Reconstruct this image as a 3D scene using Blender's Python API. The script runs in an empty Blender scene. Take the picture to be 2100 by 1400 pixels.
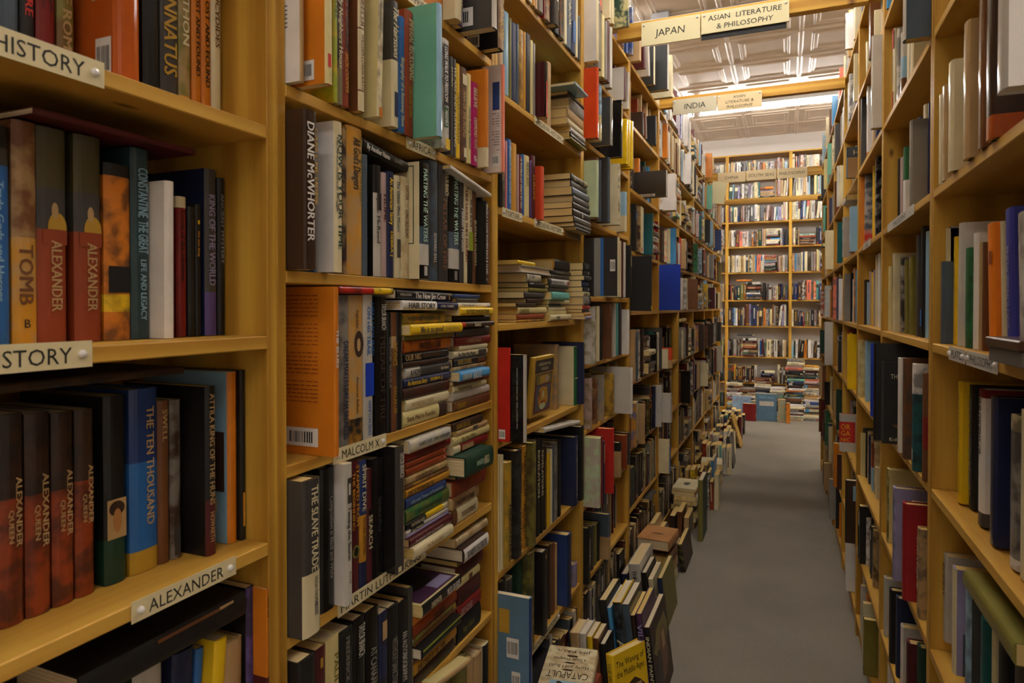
import bpy, math, random
import numpy as np
from mathutils import Matrix, Vector, Euler
R = math.radians
# ------------------------------------------------------------------ camera
H = 1.4262                      # lens height above the carpet
LX, RX = -0.69, 0.286           # front planes of the left and right bookcases
CEIL = 3.76
scene = bpy.context.scene
col = scene.collection
cd = bpy.data.cameras.new('camera')
cam = bpy.data.objects.new('camera', cd)
col.objects.link(cam)
cam.location = (0, 0, H)
cam.rotation_euler = (R(90 - .686), R(0), R(22.5645))
cd.sensor_width = 36
cd.lens = 36 * 1351.97 / 2100
cd.shift_y = -(700 - 645.07) / 2100
cd.clip_start = .02
cd.dof.use_dof = True
cd.dof.focus_distance = 1.75
cd.dof.aperture_fstop = 9.0
scene.camera = cam
# ------------------------------------------------------------------ world, exposure
w = bpy.data.worlds.new('world')
scene.world = w
w.use_nodes = True
w.node_tree.nodes['Background'].inputs[0].default_value = (1, .9, .75, 1)
w.node_tree.nodes['Background'].inputs[1].default_value = .02
scene.view_settings.view_transform = 'Standard'
scene.view_settings.look = 'None'
scene.view_settings.exposure = EXPO = 0.36
scene.view_settings.gamma = 1
TUBE = 33.0                     # strength of the fluorescent tubes
TUBE_ROWS = (-1.1, 1.9, 3.4, 5.0, 7.9)  # the middle row is added out of view to brighten lower shelves and boards
try:
    scene.cycles.use_denoising = True
    scene.cycles.max_bounces = 8
    scene.cycles.diffuse_bounces = 5
    scene.cycles.caustics_reflective = False
    scene.cycles.caustics_refractive = False
except Exception:
    pass
# ------------------------------------------------------------------ colours
HEX = dict(black='1d1b1a', charcoal='302c2a', dgrey='44413e', grey='8a857c', lgrey='c4beb2', white='e6e0d8', cream='dccfa6', lyellow='d8c88a', yellow='e6bd1c', ochre='c98f2a', gold='b8902f', tan='b79667', brown='6e4527', dbrown='3d2a1f', rust='8f3d1c', orange='d07a1e', vermilion='d2481f', red='c0281f', crimson='a01c22', dred='7a1c1a', maroon='521c20', magenta='a8125f', pink='d98a92', pinkgrey='b79c96', pinkwhite='dcc8bd', salmon='dd7a5e', purple='5c4a86', violet='38388c', lavender='9a92b8', navy='232a4c', dblue='2a3f74', blue='2f66a8', royal='1c3fb4', sky='4e97cc', lblue='96bcd2', steel='5f8098', slate='4c5a68', teal='1f5a5c', turquoise='62a89e', mint='a8cdb6', jade='6fae92', burnt='b5551c', dolive='4c4528', dteal='2c4347', leather='b07a45', green='2f6a3a', dgreen='1e3d2c', lgreen='b8c8a0', lime='9cb030', olive='7a7234', plum='4a2a48', strip='d8cba0', kraft='8c6c34', ink='1c1a18', sign='e2d8aa', sign2='b9b095', sign3='cfb88c')
HEX['bright orange'] = 'ee8316'
def lin(c):
    h = HEX[c]
    v = [int(h[i:i + 2], 16) / 255 for i in (0, 2, 4)]
    return [x / 12.92 if x <= .04045 else ((x + .055) / 1.055) ** 2.4 for x in v]
LIN = {k: lin(k) for k in HEX}
# ------------------------------------------------------------------ materials
def mat(name):
    m = bpy.data.materials.new(name)
    m.use_nodes = True
    nt = m.node_tree
    return m, nt, nt.nodes['Principled BSDF'], lambda t: nt.nodes.new(t), nt.links.new
def plain(name, c, rough=.5, spec=.4, metal=0, coat=0):
    m, nt, b, N, K = mat(name)
    b.inputs['Base Color'].default_value = (*c, 1)
    b.inputs['Roughness'].default_value = rough
    b.inputs['Specular IOR Level'].default_value = spec
    b.inputs['Metallic'].default_value = metal
    b.inputs['Coat Weight'].default_value = coat
    return m
def wood(name, axis, c0, c1, c2):
    """pine with grain along AXIS, darker knots and a satin varnish"""
    m, nt, b, N, K = mat(name)
    tc = N('ShaderNodeTexCoord'); mp = N('ShaderNodeMapping')
    s = [9, 9, 9]; s[axis] = .55
    mp.inputs['Scale'].default_value = s
    oi = N('ShaderNodeObjectInfo'); add = N('ShaderNodeVectorMath'); mul = N('ShaderNodeVectorMath')
    mul.operation = 'SCALE'; mul.inputs[0].default_value = (7, 3, 5)
    K(oi.outputs['Random'], mul.inputs['Scale']); K(tc.outputs['Object'], add.inputs[0]); K(mul.outputs[0], add.inputs[1])
    K(add.outputs[0], mp.inputs['Vector'])
    n1 = N('ShaderNodeTexNoise'); n1.inputs['Scale'].default_value = 1.2; n1.inputs['Detail'].default_value = 3
    K(mp.outputs[0], n1.inputs['Vector'])
    wv = N('ShaderNodeTexWave'); wv.wave_type = 'RINGS'; wv.rings_direction = 'XYZ'[axis]
    wv.inputs['Scale'].default_value = .9; wv.inputs['Distortion'].default_value = 5; wv.inputs['Detail'].default_value = 2
    K(mp.outputs[0], wv.inputs['Vector'])
    n2 = N('ShaderNodeTexNoise'); n2.inputs['Scale'].default_value = 14; n2.inputs['Detail'].default_value = 4
    K(mp.outputs[0], n2.inputs['Vector'])
    r = N('ShaderNodeValToRGB'); e = r.color_ramp.elements
    e[0].position, e[0].color = .3, (*c0, 1); e[1].position, e[1].color = .68, (*c1, 1)
    mx = N('ShaderNodeMix'); mx.inputs[0].default_value = .6
    K(n1.outputs[0], mx.inputs[2]); K(wv.outputs['Fac'], mx.inputs[3])
    mx2 = N('ShaderNodeMix'); mx2.inputs[0].default_value = .3
    K(mx.outputs[0], mx2.inputs[2]); K(n2.outputs[0], mx2.inputs[3])
    K(mx2.outputs[0], r.inputs[0])
    vo = N('ShaderNodeTexVoronoi'); vo.inputs['Scale'].default_value = 1
    vo.voronoi_dimensions = '2D'
    sx = N('ShaderNodeSeparateXYZ'); cb = N('ShaderNodeCombineXYZ'); K(add.outputs[0], sx.inputs[0])
    K(sx.outputs[1], cb.inputs[0]); K(sx.outputs[axis], cb.inputs[1])
    mp2 = N('ShaderNodeMapping'); mp2.inputs['Scale'].default_value = (5.5, 2.4, 1); K(cb.outputs[0], mp2.inputs['Vector']); K(mp2.outputs[0], vo.inputs['Vector'])
    sc = N('ShaderNodeSeparateColor'); K(vo.outputs['Color'], sc.inputs[0])
    st = N('ShaderNodeMath'); st.operation = 'GREATER_THAN'; st.inputs[1].default_value = .45; K(sc.outputs[0], st.inputs[0])
    kr = N('ShaderNodeValToRGB'); ke = kr.color_ramp.elements
    ke[0].position, ke[0].color = .012, (.85, .85, .85, 1); ke[1].position, ke[1].color = .05, (0, 0, 0, 1)
    K(vo.outputs['Distance'], kr.inputs[0])
    km = N('ShaderNodeMix'); km.data_type = 'RGBA'; km.inputs['B'].default_value = (*c2, 1)
    kk = N('ShaderNodeMath'); kk.operation = 'MULTIPLY'; K(kr.outputs[0], kk.inputs[0]); K(st.outputs[0], kk.inputs[1]); K(kk.outputs[0], km.inputs[0]); K(r.outputs[0], km.inputs['A'])
    K(km.outputs['Result'], b.inputs['Base Color'])
    b.inputs['Roughness'].default_value = .45
    b.inputs['Specular IOR Level'].default_value = .25
    bp = N('ShaderNodeBump'); bp.inputs['Strength'].default_value = .08; bp.inputs['Distance'].default_value = .002
    K(n2.outputs[0], bp.inputs['Height']); K(bp.outputs[0], b.inputs['Normal'])
    return m
P0, P1, P2 = (.40, .198, .022), (.62, .36, .052), (.11, .035, .008)
M = {}
M['wood_y'] = wood('pine_along_shelf', 1, P0, P1, P2)
M['wood_z'] = wood('pine_upright', 2, P0, P1, P2)
M['wood_x'] = wood('pine_beam', 0, (.44, .22, .03), (.61, .35, .06), P2)
M['wood_back'] = wood('pine_back_board', 2, (.34, .15, .02), (.48, .24, .035), P2)
def cover_material():
    m, nt, b, N, K = mat('book_cover')
    a1 = N('ShaderNodeAttribute'); a1.attribute_name = 'c1'
    a2 = N('ShaderNodeAttribute'); a2.attribute_name = 'c2'
    tc = N('ShaderNodeTexCoord'); oi = N('ShaderNodeObjectInfo')
    off = N('ShaderNodeVectorMath'); off.operation = 'SCALE'; off.inputs[0].default_value = (31, 17, 23); K(oi.outputs['Random'], off.inputs['Scale'])
    ad = N('ShaderNodeVectorMath'); K(tc.outputs['Object'], ad.inputs[0]); K(off.outputs[0], ad.inputs[1])
    n = N('ShaderNodeTexNoise'); n.inputs['Scale'].default_value = 34; n.inputs['Detail'].default_value = 5; K(ad.outputs[0], n.inputs['Vector'])
    rp = N('ShaderNodeValToRGB'); rp.color_ramp.elements[0].position = .44; rp.color_ramp.elements[1].position = .6; K(n.outputs[0], rp.inputs[0])
    mu = N('ShaderNodeMath'); mu.operation = 'MULTIPLY'; K(rp.outputs[0], mu.inputs[0]); K(a2.outputs['Alpha'], mu.inputs[1])
    mx = N('ShaderNodeMix'); mx.data_type = 'RGBA'; K(mu.outputs[0], mx.inputs[0]); K(a1.outputs['Color'], mx.inputs['A']); K(a2.outputs['Color'], mx.inputs['B'])
    # shelf wear: faint uneven fading
    n3 = N('ShaderNodeTexNoise'); n3.inputs['Scale'].default_value = 11; n3.inputs['Detail'].default_value = 6; K(ad.outputs[0], n3.inputs['Vector'])
    mr = N('ShaderNodeMapRange'); mr.inputs[1].default_value = .3; mr.inputs[2].default_value = .7; mr.inputs[3].default_value = .86; mr.inputs[4].default_value = 1.06; K(n3.outputs[0], mr.inputs[0])
    vm = N('ShaderNodeVectorMath'); vm.operation = 'SCALE'; K(mx.outputs['Result'], vm.inputs[0]); K(mr.outputs[0], vm.inputs['Scale'])
    K(vm.outputs[0], b.inputs['Base Color'])
    K(a1.outputs['Alpha'], b.inputs['Roughness'])
    b.inputs['Specular IOR Level'].default_value = .38
    bp = N('ShaderNodeBump'); bp.inputs['Strength'].default_value = .12; bp.inputs['Distance'].default_value = .002; K(n3.outputs[0], bp.inputs['Height']); K(bp.outputs[0], b.inputs['Normal'])
    return m
M['cover'] = cover_material()
def page_material():
    m, nt, b, N, K = mat('page_edges')
    tc = N('ShaderNodeTexCoord'); mp = N('ShaderNodeMapping'); mp.inputs['Scale'].default_value = (3, 900, 3)
    K(tc.outputs['Object'], mp.inputs['Vector'])
    n = N('ShaderNodeTexNoise'); n.inputs['Scale'].default_value = 1; n.inputs['Detail'].default_value = 2; K(mp.outputs[0], n.inputs['Vector'])
    r = N('ShaderNodeValToRGB'); e = r.color_ramp.elements
    e[0].position, e[0].color = .3, (.53, .37, .16, 1); e[1].position, e[1].color = .7, (.85, .71, .43, 1)
    K(n.outputs[0], r.inputs[0])
    oi = N('ShaderNodeObjectInfo'); hs = N('ShaderNodeHueSaturation'); mr = N('ShaderNodeMapRange')
    mr.inputs[3].default_value = .6; mr.inputs[4].default_value = 1.35; K(oi.outputs['Random'], mr.inputs[0]); K(mr.outputs[0], hs.inputs['Saturation'])
    K(r.outputs[0], hs.inputs['Color']); K(hs.outputs[0], b.inputs['Base Color'])
    b.inputs['Roughness'].default_value = .85; b.inputs['Specular IOR Level'].default_value = .1
    return m
M['pages'] = page_material()
M['white_card'] = plain('white_card', (.72, .68, .62), .6)
M['ink'] = plain('black_ink', (.012, .011, .01), .6)
for k in ('strip', 'kraft', 'lgrey', 'sign', 'sign2', 'sign3'):
    M['card_' + k] = plain('card_' + k, LIN[k], .55)
M['pin'] = plain('clear_plastic_pin', (.75, .73, .7), .15, .6)
M['wall'] = plain('white_wall_paint', (.72, .68, .63), .8)
M['metal'] = plain('white_enamel', (.75, .74, .72), .3, .5)
M['conduit'] = plain('grey_conduit', (.35, .35, .36), .4, .5)
def carpet():
    m, nt, b, N, K = mat('grey_carpet')
    tc = N('ShaderNodeTexCoord')
    n = N('ShaderNodeTexNoise'); n.inputs['Scale'].default_value = 260; n.inputs['Detail'].default_value = 3; K(tc.outputs['Object'], n.inputs['Vector'])
    n2 = N('ShaderNodeTexNoise'); n2.inputs['Scale'].default_value = 2.5; n2.inputs['Detail'].default_value = 4; K(tc.outputs['Object'], n2.inputs['Vector'])
    mx = N('ShaderNodeMix'); mx.inputs[0].default_value = .25; K(n.outputs[0], mx.inputs[2]); K(n2.outputs[0], mx.inputs[3])
    r = N('ShaderNodeValToRGB'); e = r.color_ramp.elements
    e[0].position, e[0].color = .33, (.19, .168, .135, 1); e[1].position, e[1].color = .66, (.33, .295, .24, 1)
    K(mx.outputs[0], r.inputs[0]); K(r.outputs[0], b.inputs['Base Color'])
    b.inputs['Roughness'].default_value = 1; b.inputs['Specular IOR Level'].default_value = 0
    bp = N('ShaderNodeBump'); bp.inputs['Strength'].default_value = .6; bp.inputs['Distance'].default_value = .004; K(n.outputs[0], bp.inputs['Height']); K(bp.outputs[0], b.inputs['Normal'])
    return m
M['carpet'] = carpet()
def tin():
    m, nt, b, N, K = mat('painted_tin')
    tc = N('ShaderNodeTexCoord')
    n = N('ShaderNodeTexNoise'); n.inputs['Scale'].default_value = 6; n.inputs['Detail'].default_value = 5; K(tc.outputs['Object'], n.inputs['Vector'])
    r = N('ShaderNodeValToRGB'); e = r.color_ramp.elements
    e[0].position, e[0].color = .3, (.68, .56, .43, 1); e[1].position, e[1].color = .7, (.78, .65, .52, 1)
    K(n.outputs[0], r.inputs[0]); K(r.outputs[0], b.inputs['Base Color'])
    b.inputs['Roughness'].default_value = .3; b.inputs['Specular IOR Level'].default_value = .5
    bp = N('ShaderNodeBump'); bp.inputs['Strength'].default_value = .15; bp.inputs['Distance'].default_value = .01; K(n.outputs[0], bp.inputs['Height']); K(bp.outputs[0], b.inputs['Normal'])
    return m
M['tin'] = tin()
def glow(name, c, s):
    m, nt, b, N, K = mat(name)
    b.inputs['Base Color'].default_value = (.9, .9, .9, 1)
    b.inputs['Emission Color'].default_value = (*c, 1)
    b.inputs['Emission Strength'].default_value = s
    return m
M['tube'] = glow('fluorescent_tube', (1, .97, .93), TUBE)
# ------------------------------------------------------------------ object helpers
def mesh(name, V, F, mats, mi=None, c1=None, c2=None):
    me = bpy.data.meshes.new(name)
    me.from_pydata(V, [], F)
    for m in mats: me.materials.append(m)
    if mi is not None: me.polygons.foreach_set('material_index', mi)
    if c1 is not None:
        tot = np.empty(len(F), int); me.polygons.foreach_get('loop_total', tot)
        for nm, c in (('c1', c1), ('c2', c2)):
            at = me.attributes.new(nm, 'FLOAT_COLOR', 'CORNER')
            at.data.foreach_set('color', np.repeat(np.array(c, dtype=np.float32).reshape(-1, 4), tot, axis=0).ravel())
    me.validate()
    me.update()
    return me
def link(name, me, parent=None, **kw):
    o = bpy.data.objects.new(name, me)
    col.objects.link(o)
    if parent is not None: o.parent = parent
    for k, v in kw.items(): o[k] = v
    return o
def empty(name, loc, label, cat, rz=0, group=None):
    o = bpy.data.objects.new(name, None)
    o.empty_display_size = .1
    col.objects.link(o)
    o.location = loc; o.rotation_euler = (0, 0, rz)
    o['label'] = label; o['category'] = cat
    if group: o['group'] = group
    return o
class Geo:
    def __init__(s): s.V, s.F, s.mi, s.c1, s.c2 = [], [], [], [], []
    def face(s, pts, mi=0, c1=(0, 0, 0, .5), c2=(0, 0, 0, 0)):
        n = len(s.V); s.V += [tuple(p) for p in pts]; s.F.append(tuple(range(n, n + len(pts)))); s.mi.append(mi); s.c1.append(c1); s.c2.append(c2)
    def box(s, a, b, mi=0, bev=0, c1=(0, 0, 0, .5), c2=(0, 0, 0, 0)):
        (x0, y0, z0), (x1, y1, z1) = a, b
        if bev <= 0:
            P = [(x0, y0, z0), (x1, y0, z0), (x1, y1, z0), (x0, y1, z0), (x0, y0, z1), (x1, y0, z1), (x1, y1, z1), (x0, y1, z1)]
            n = len(s.V); s.V += P
            for f in ((0, 3, 2, 1), (4, 5, 6, 7), (0, 1, 5, 4), (1, 2, 6, 5), (2, 3, 7, 6), (3, 0, 4, 7)):
                s.F.append(tuple(n + i for i in f)); s.mi.append(mi); s.c1.append(c1); s.c2.append(c2)
            return
        n = len(s.V)
        idx = {}
        X, Y, Z = (x0, x1), (y0, y1), (z0, z1)
        for i in (0, 1):
            for j in (0, 1):
                for k in (0, 1):
                    sx, sy, sz = (bev if i == 0 else -bev), (bev if j == 0 else -bev), (bev if k == 0 else -bev)
                    for ax in range(3):
                        p = [X[i] + (0 if ax == 0 else sx), Y[j] + (0 if ax == 1 else sy), Z[k] + (0 if ax == 2 else sz)]
                        idx[i, j, k, ax] = len(s.V); s.V.append(tuple(p))
        def q(*ids):
            s.F.append(tuple(ids)); s.mi.append(mi); s.c1.append(c1); s.c2.append(c2)
        for v in (0, 1):
            fs = [[(v, 0, 0, 0), (v, 1, 0, 0), (v, 1, 1, 0), (v, 0, 1, 0)], [(0, v, 0, 1), (0, v, 1, 1), (1, v, 1, 1), (1, v, 0, 1)], [(0, 0, v, 2), (1, 0, v, 2), (1, 1, v, 2), (0, 1, v, 2)]]
            for f in fs:
                ids = [idx[t] for t in f]
                q(*(ids if v else ids[::-1]))
        for i in (0, 1):
            for j in (0, 1):
                q(idx[i, j, 0, 0], idx[i, j, 0, 1], idx[i, j, 1, 1], idx[i, j, 1, 0])
                q(idx[i, 0, j, 0], idx[i, 0, j, 2], idx[i, 1, j, 2], idx[i, 1, j, 0])
                q(idx[0, i, j, 1], idx[0, i, j, 2], idx[1, i, j, 2], idx[1, i, j, 1])
                q(idx[i, j, 0, 0], idx[i, j, 0, 1], idx[i, j, 0, 2]); q(idx[i, j, 1, 0], idx[i, j, 1, 1], idx[i, j, 1, 2])
    def build(s, name, mats, colors=False):
        me = mesh(name, s.V, s.F, mats, s.mi, s.c1 if colors else None, s.c2 if colors else None)
        return me
def recalc(me):
    import bmesh
    bm = bmesh.new(); bm.from_mesh(me); bmesh.ops.recalc_face_normals(bm, faces=bm.faces); bm.to_mesh(me); bm.free()
def boxmesh(name, a, b, m, bev=.0015):
    g = Geo(); g.box(a, b, 0, bev); me = g.build(name, [m]); recalc(me); return me
# ------------------------------------------------------------------ lettering
GL = {}
_dg = None
def glyph(ch):
    """outline of one character, cap height 1: (verts, faces, advance)"""
    if ch in GL: return GL[ch]
    def width(t):
        c = bpy.data.curves.new('t', 'FONT'); c.body = t; c.resolution_u = 2; c.size = 1
        o = bpy.data.objects.new('t', c); col.objects.link(o)
        bpy.context.view_layer.update()
        d = bpy.context.evaluated_depsgraph_get()
        me = bpy.data.meshes.new_from_object(o.evaluated_get(d))
        V = [(v.co.x, v.co.y) for v in me.vertices]; F = [tuple(p.vertices) for p in me.polygons]
        bpy.data.objects.remove(o); bpy.data.curves.remove(c); bpy.data.meshes.remove(me)
        return V, F
    V, F = width(ch) if ch != ' ' else ([], [])
    V2, _ = width('|' + ch + '|'); V1, _ = width('||')
    adv = max(v[0] for v in V2) - max(v[0] for v in V1)
    k = 1 / .73
    GL[ch] = ([(x * k, y * k) for x, y in V], F, adv * k)
    return GL[ch]
def text2d(s, italic=0):
    """list of (polygon points) for string S with cap height 1, and its width"""
    polys, x = [], 0
    for ch in s:
        V, F, adv = glyph(ch)
        for f in F: polys.append([(V[i][0] + x + V[i][1] * .22 * italic, V[i][1]) for i in f])
        x += adv
    return polys, x
# ------------------------------------------------------------------ books
def book_geo(g, t, h, d, c, ex, detail=True, X=None):
    """cover of a book: local x = 0 is the spine face, pages run to -x, y is the thickness, z the height. X: transform for merged books"""
    hard = ex.get('hard', 0); w = .0026 if hard or t > .03 else .0009
    w = min(w, t * .2)
    rg = ex.get('gl', .34 if not hard else .5)
    base = LIN[c]; cc = LIN[ex['cc']] if ex.get('cc') else None
    mo = ex.get('mo'); mcol = (*LIN[mo], .7) if mo else (0, 0, 0, 0)
    bands = ex.get('bands', [])
    cuts = {0., 1.}
    for f0, f1, bc in bands: cuts |= {float(f0), float(f1)}
    cuts = sorted(cuts)
    def bandcol(f):
        r = base
        for f0, f1, bc in bands:
            if f0 <= f <= f1: r = LIN[bc]
        return r
    tf = (lambda p: p) if X is None else (lambda p: tuple(X @ Vector(p)))
    n = 8 if detail else 4
    r = min(.004, t * .28) if t > .012 else t * .2
    us = [-1 + 2 * i / n for i in range(n + 1)]
    outer = [(-d, -t / 2)] + [(-r * abs(u) ** 3.2, u * t / 2) for u in us] + [(-d, t / 2)]
    inner = [(-d, t / 2 - w), (-r - w, t / 2 - w), (-r - w, -t / 2 + w), (-d, -t / 2 + w)]
    lo = len(outer)
    for k in range(len(cuts) - 1):
        z0, z1 = cuts[k] * h, cuts[k + 1] * h
        sc = bandcol((cuts[k] + cuts[k + 1]) / 2)
        for i in range(lo - 1):
            side = i in (0, lo - 2)
            cl = (cc if (side and cc) else sc)
            (xa, ya), (xb, yb) = outer[i], outer[i + 1]
            g.face([tf((xa, ya, z0)), tf((xb, yb, z0)), tf((xb, yb, z1)), tf((xa, ya, z1))], 0, (*cl, rg), (0, 0, 0, 0) if side and cc else mcol)
    ic = (*[v * .8 for v in (cc or base)], rg)
    for i in range(3):
        (xa, ya), (xb, yb) = inner[i], inner[i + 1]
        g.face([tf((xa, ya, 0)), tf((xb, yb, 0)), tf((xb, yb, h)), tf((xa, ya, h))], 0, ic)
    ring = outer + inner
    for z in (0, h):
        pts = [tf((x, y, z)) for x, y in ring]
        g.face(pts if z else pts[::-1], 0, (*(cc or bandcol(z / h)), rg))
    for x, y0, y1 in ((-d, -t / 2, -t / 2 + w), (-d, t / 2 - w, t / 2)):
        g.face([tf((x, y0, 0)), tf((x, y1, 0)), tf((x, y1, h)), tf((x, y0, h))], 0, ic)
    # spine panels
    e = .0005
    for f0, f1, a0, a1, dc, *oval in ex.get('dec', []):
        e += .0001
        y0, y1 = (a0 - .5) * t * .92, (a1 - .5) * t * .92
        if oval:
            g.face([tf((e, (y0 + y1) / 2 + (y1 - y0) / 2 * math.cos(k * math.pi / 8), h * ((f0 + f1) / 2 + (f1 - f0) / 2 * math.sin(k * math.pi / 8)))) for k in range(16)], 0, (*LIN[dc], rg))
            continue
        g.face([tf((e, y0, f0 * h)), tf((e, y1, f0 * h)), tf((e, y1, f1 * h)), tf((e, y0, f1 * h))], 0, (*LIN[dc], rg))
    e += .0002
    for s, tc, f0, f1, v, sz, hz, it in ex.get('T', []):
        polys, wd = text2d(s, it)
        if not polys: continue
        capt = min(sz * 1.12, .86) * t
        if hz:
            span = t * .8; kx = min(capt, span / wd); 
            for p in polys:
                g.face([tf((e, (q[0] - wd / 2) * kx, h * (1 - (f0 + f1) / 2) + q[1] * capt)) for q in p], 0, (*LIN[tc], .5))
        else:
            span = (f1 - f0) * h; kx = span / wd
            kx = min(kx, capt * 1.5); 
            for dx in (0, .07):     # struck twice for a bolder face
                for p in polys:
                    g.face([tf((e, (v - .5) * t * .9 + (q[1] - .5) * capt, h * (1 - f0) - (q[0] + dx) * kx)) for q in p], 0, (*LIN[tc], .5))
                e += .00005
    return w
def cover_face(t, h, d, sg):
    """maps (u: 0 at the spine .. 1 at the fore edge, v: 0 foot .. 1 head, lift) on the cover at y = sg*t/2"""
    return lambda u, v, e: (-u * d, sg * (t / 2 + e), v * h)
def rect(g, f, u0, u1, v0, v1, c, e=.0004, mi=0):
    g.face([f(u0, v0, e), f(u1, v0, e), f(u1, v1, e), f(u0, v1, e)], mi, (*LIN[c], .4))
def cover_art(g, t, h, d, sg, ex, rng):
    f = cover_face(t, h, d, sg)
    e = .0004
    for it in ex.get('cov', []):
        e += .00012
        if it[0] == 'blob':
            _, c, u0, u1, v0, v1 = it
            if (u1 - u0) > .85 or (v1 - v0) > .9 or c in ('white', 'grey', 'blue', 'lgrey', 'dblue', 'gold', 'tan', 'slate', 'lblue', 'lavender', 'turquoise'):
                rect(g, f, u0, u1, v0, v1, c, e)
            else:
                n = 14; pts = []
                for i in range(n):
                    a = 2 * math.pi * i / n; k = 1 + rng.uniform(-.22, .16)
                    pts.append(f((u0 + u1) / 2 + (u1 - u0) / 2 * k * math.cos(a), (v0 + v1) / 2 + (v1 - v0) / 2 * k * math.sin(a), e))
                g.face(pts, 0, (*LIN[c], .4))
        elif it[0] == 'box':
            rect(g, f, *it[2:], it[1], e)
        elif it[0] == 'vtxt':
            # runs up the cover
            _, c, s, u, v0, v1, hh = it
            polys, wd = text2d(s)
            for p in polys:
                g.face([f(u - (y - .5) * hh * sg * h / d, v0 + x / wd * (v1 - v0), e) for x, y in p], 0, (*LIN[c], .5))
        elif it[0] == 'frame':
            _, c, u0, u1, v0, v1 = it
            for a in ((u0, u1, v0, v0 + .008), (u0, u1, v1 - .008, v1), (u0, u0 + .012, v0, v1), (u1 - .012, u1, v0, v1)): rect(g, f, *a, c, e)
        elif it[0] == 'para':
            # blurb set in fine lines, too small to read
            _, c, u0, u1, v0, v1 = it
            v = v1; k = 0
            while v > v0:
                u = u0 if sg < 0 else u0
                end = u1 if rng.random() < .8 else u0 + (u1 - u0) * rng.uniform(.3, .8)
                while u < end - .03:
                    L = rng.uniform(.03, .1); a = min(u + L, end)
                    rect(g, f, u, a, v - .0055, v, c, e); u = a + .016
                k += 1
                v -= .024 if k % 6 else .05
        elif it[0] == 'txt':
            _, c, s, u0, u1, v0, hh = it[:7]
            polys, wd = text2d(s)
            flip = len(it) > 7
            for p in polys:
                pts = []
                for x, y in p:
                    fx, fy = x / wd, y
                    if flip: fx, fy = 1 - fx, 1 - fy
                    # text reads towards the viewer's right
                    uu = (u1 - fx * (u1 - u0)) if sg < 0 else (u0 + fx * (u1 - u0))
                    pts.append(f(uu, v0 + fy * hh, e))
                g.face(pts, 0, (*LIN[c], .5))
def barcode(parent, t, h, d, sg, ex, k=0):
    for (u0, u1, v0, v1) in ex.get('bar', []):
        f = cover_face(t, h, d, sg); g = Geo()
        rng = random.Random(5)
        q = lambda a, b, c_, d_, e, mi: g.face([f(a, c_, e), f(b, c_, e), f(b, d_, e), f(a, d_, e)], mi)
        q(u0, u1, v0, v1, .0009, 0)
        du, dv = u1 - u0, v1 - v0
        for (s0, s1) in ((.12, .62), (.7, .92)):
            u = s0
            while u < s1:
                wd = rng.choice((.012, .02, .03))
                q(u0 + u * du, u0 + min(u + wd, s1) * du, v0 + dv * .2, v0 + dv * .8, .0011, 1); u += wd + rng.choice((.012, .018, .026))
        me = g.build('barcode_label', [M['white_card'], M['ink']])
        link('barcode_label', me, parent, label='white price label with black bars')
def pages_geo(g, t, h, d, w, hard, mi=0, X=None):
    ov = .003 if hard else .0006
    tf = (lambda p: p) if X is None else (lambda p: tuple(X @ Vector(p)))
    n = len(g.V)
    a = (-d + ov * 1.6, -t / 2 + w, ov); b = (-.004, t / 2 - w, h - ov)
    g2 = Geo(); g2.box(a, b, mi)
    g.V += [tf(p) for p in g2.V]
    for q in g2.F: g.F.append(tuple(n + i for i in q)); g.mi.append(mi); g.c1.append((0, 0, 0, .5)); g.c2.append((0, 0, 0, 0))
rngb = random.Random(11)
GROUPS = {'L': 'books along the left bookcases', 'R': 'books along the right bookcases', 'F': 'books standing and piled on the carpet'}
def make_book(rec):
    loc, rot, t, h, d, c, ex, lab, side = rec
    hard = ex.get('hard', 1 if t > .03 else 0)
    ex = dict(ex, hard=hard)
    g = Geo()
    w = book_geo(g, t, h, d, c, ex)
    # the cover that shows: near side for upright books, upper side for lying ones
    sg = -1 if side == 'L' else 1
    if abs(rot[0]) > 45 or side == 'F' or ex.get('face'): sg = 1
    cover_art(g, t, h, d, sg, ex, rngb)
    me = g.build('book', [M['cover']], True); recalc(me)
    o = link('book', me)
    o.location = loc; o.rotation_euler = [R(a) for a in rot]
    o['label'] = lab; o['category'] = 'book'; o['group'] = GROUPS[side]
    g = Geo(); pages_geo(g, t, h, d, w, hard)
    link('page_block', g.build('page_block', [M['pages']]), o)
    barcode(o, t, h, d, sg, ex)
    return o
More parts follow.
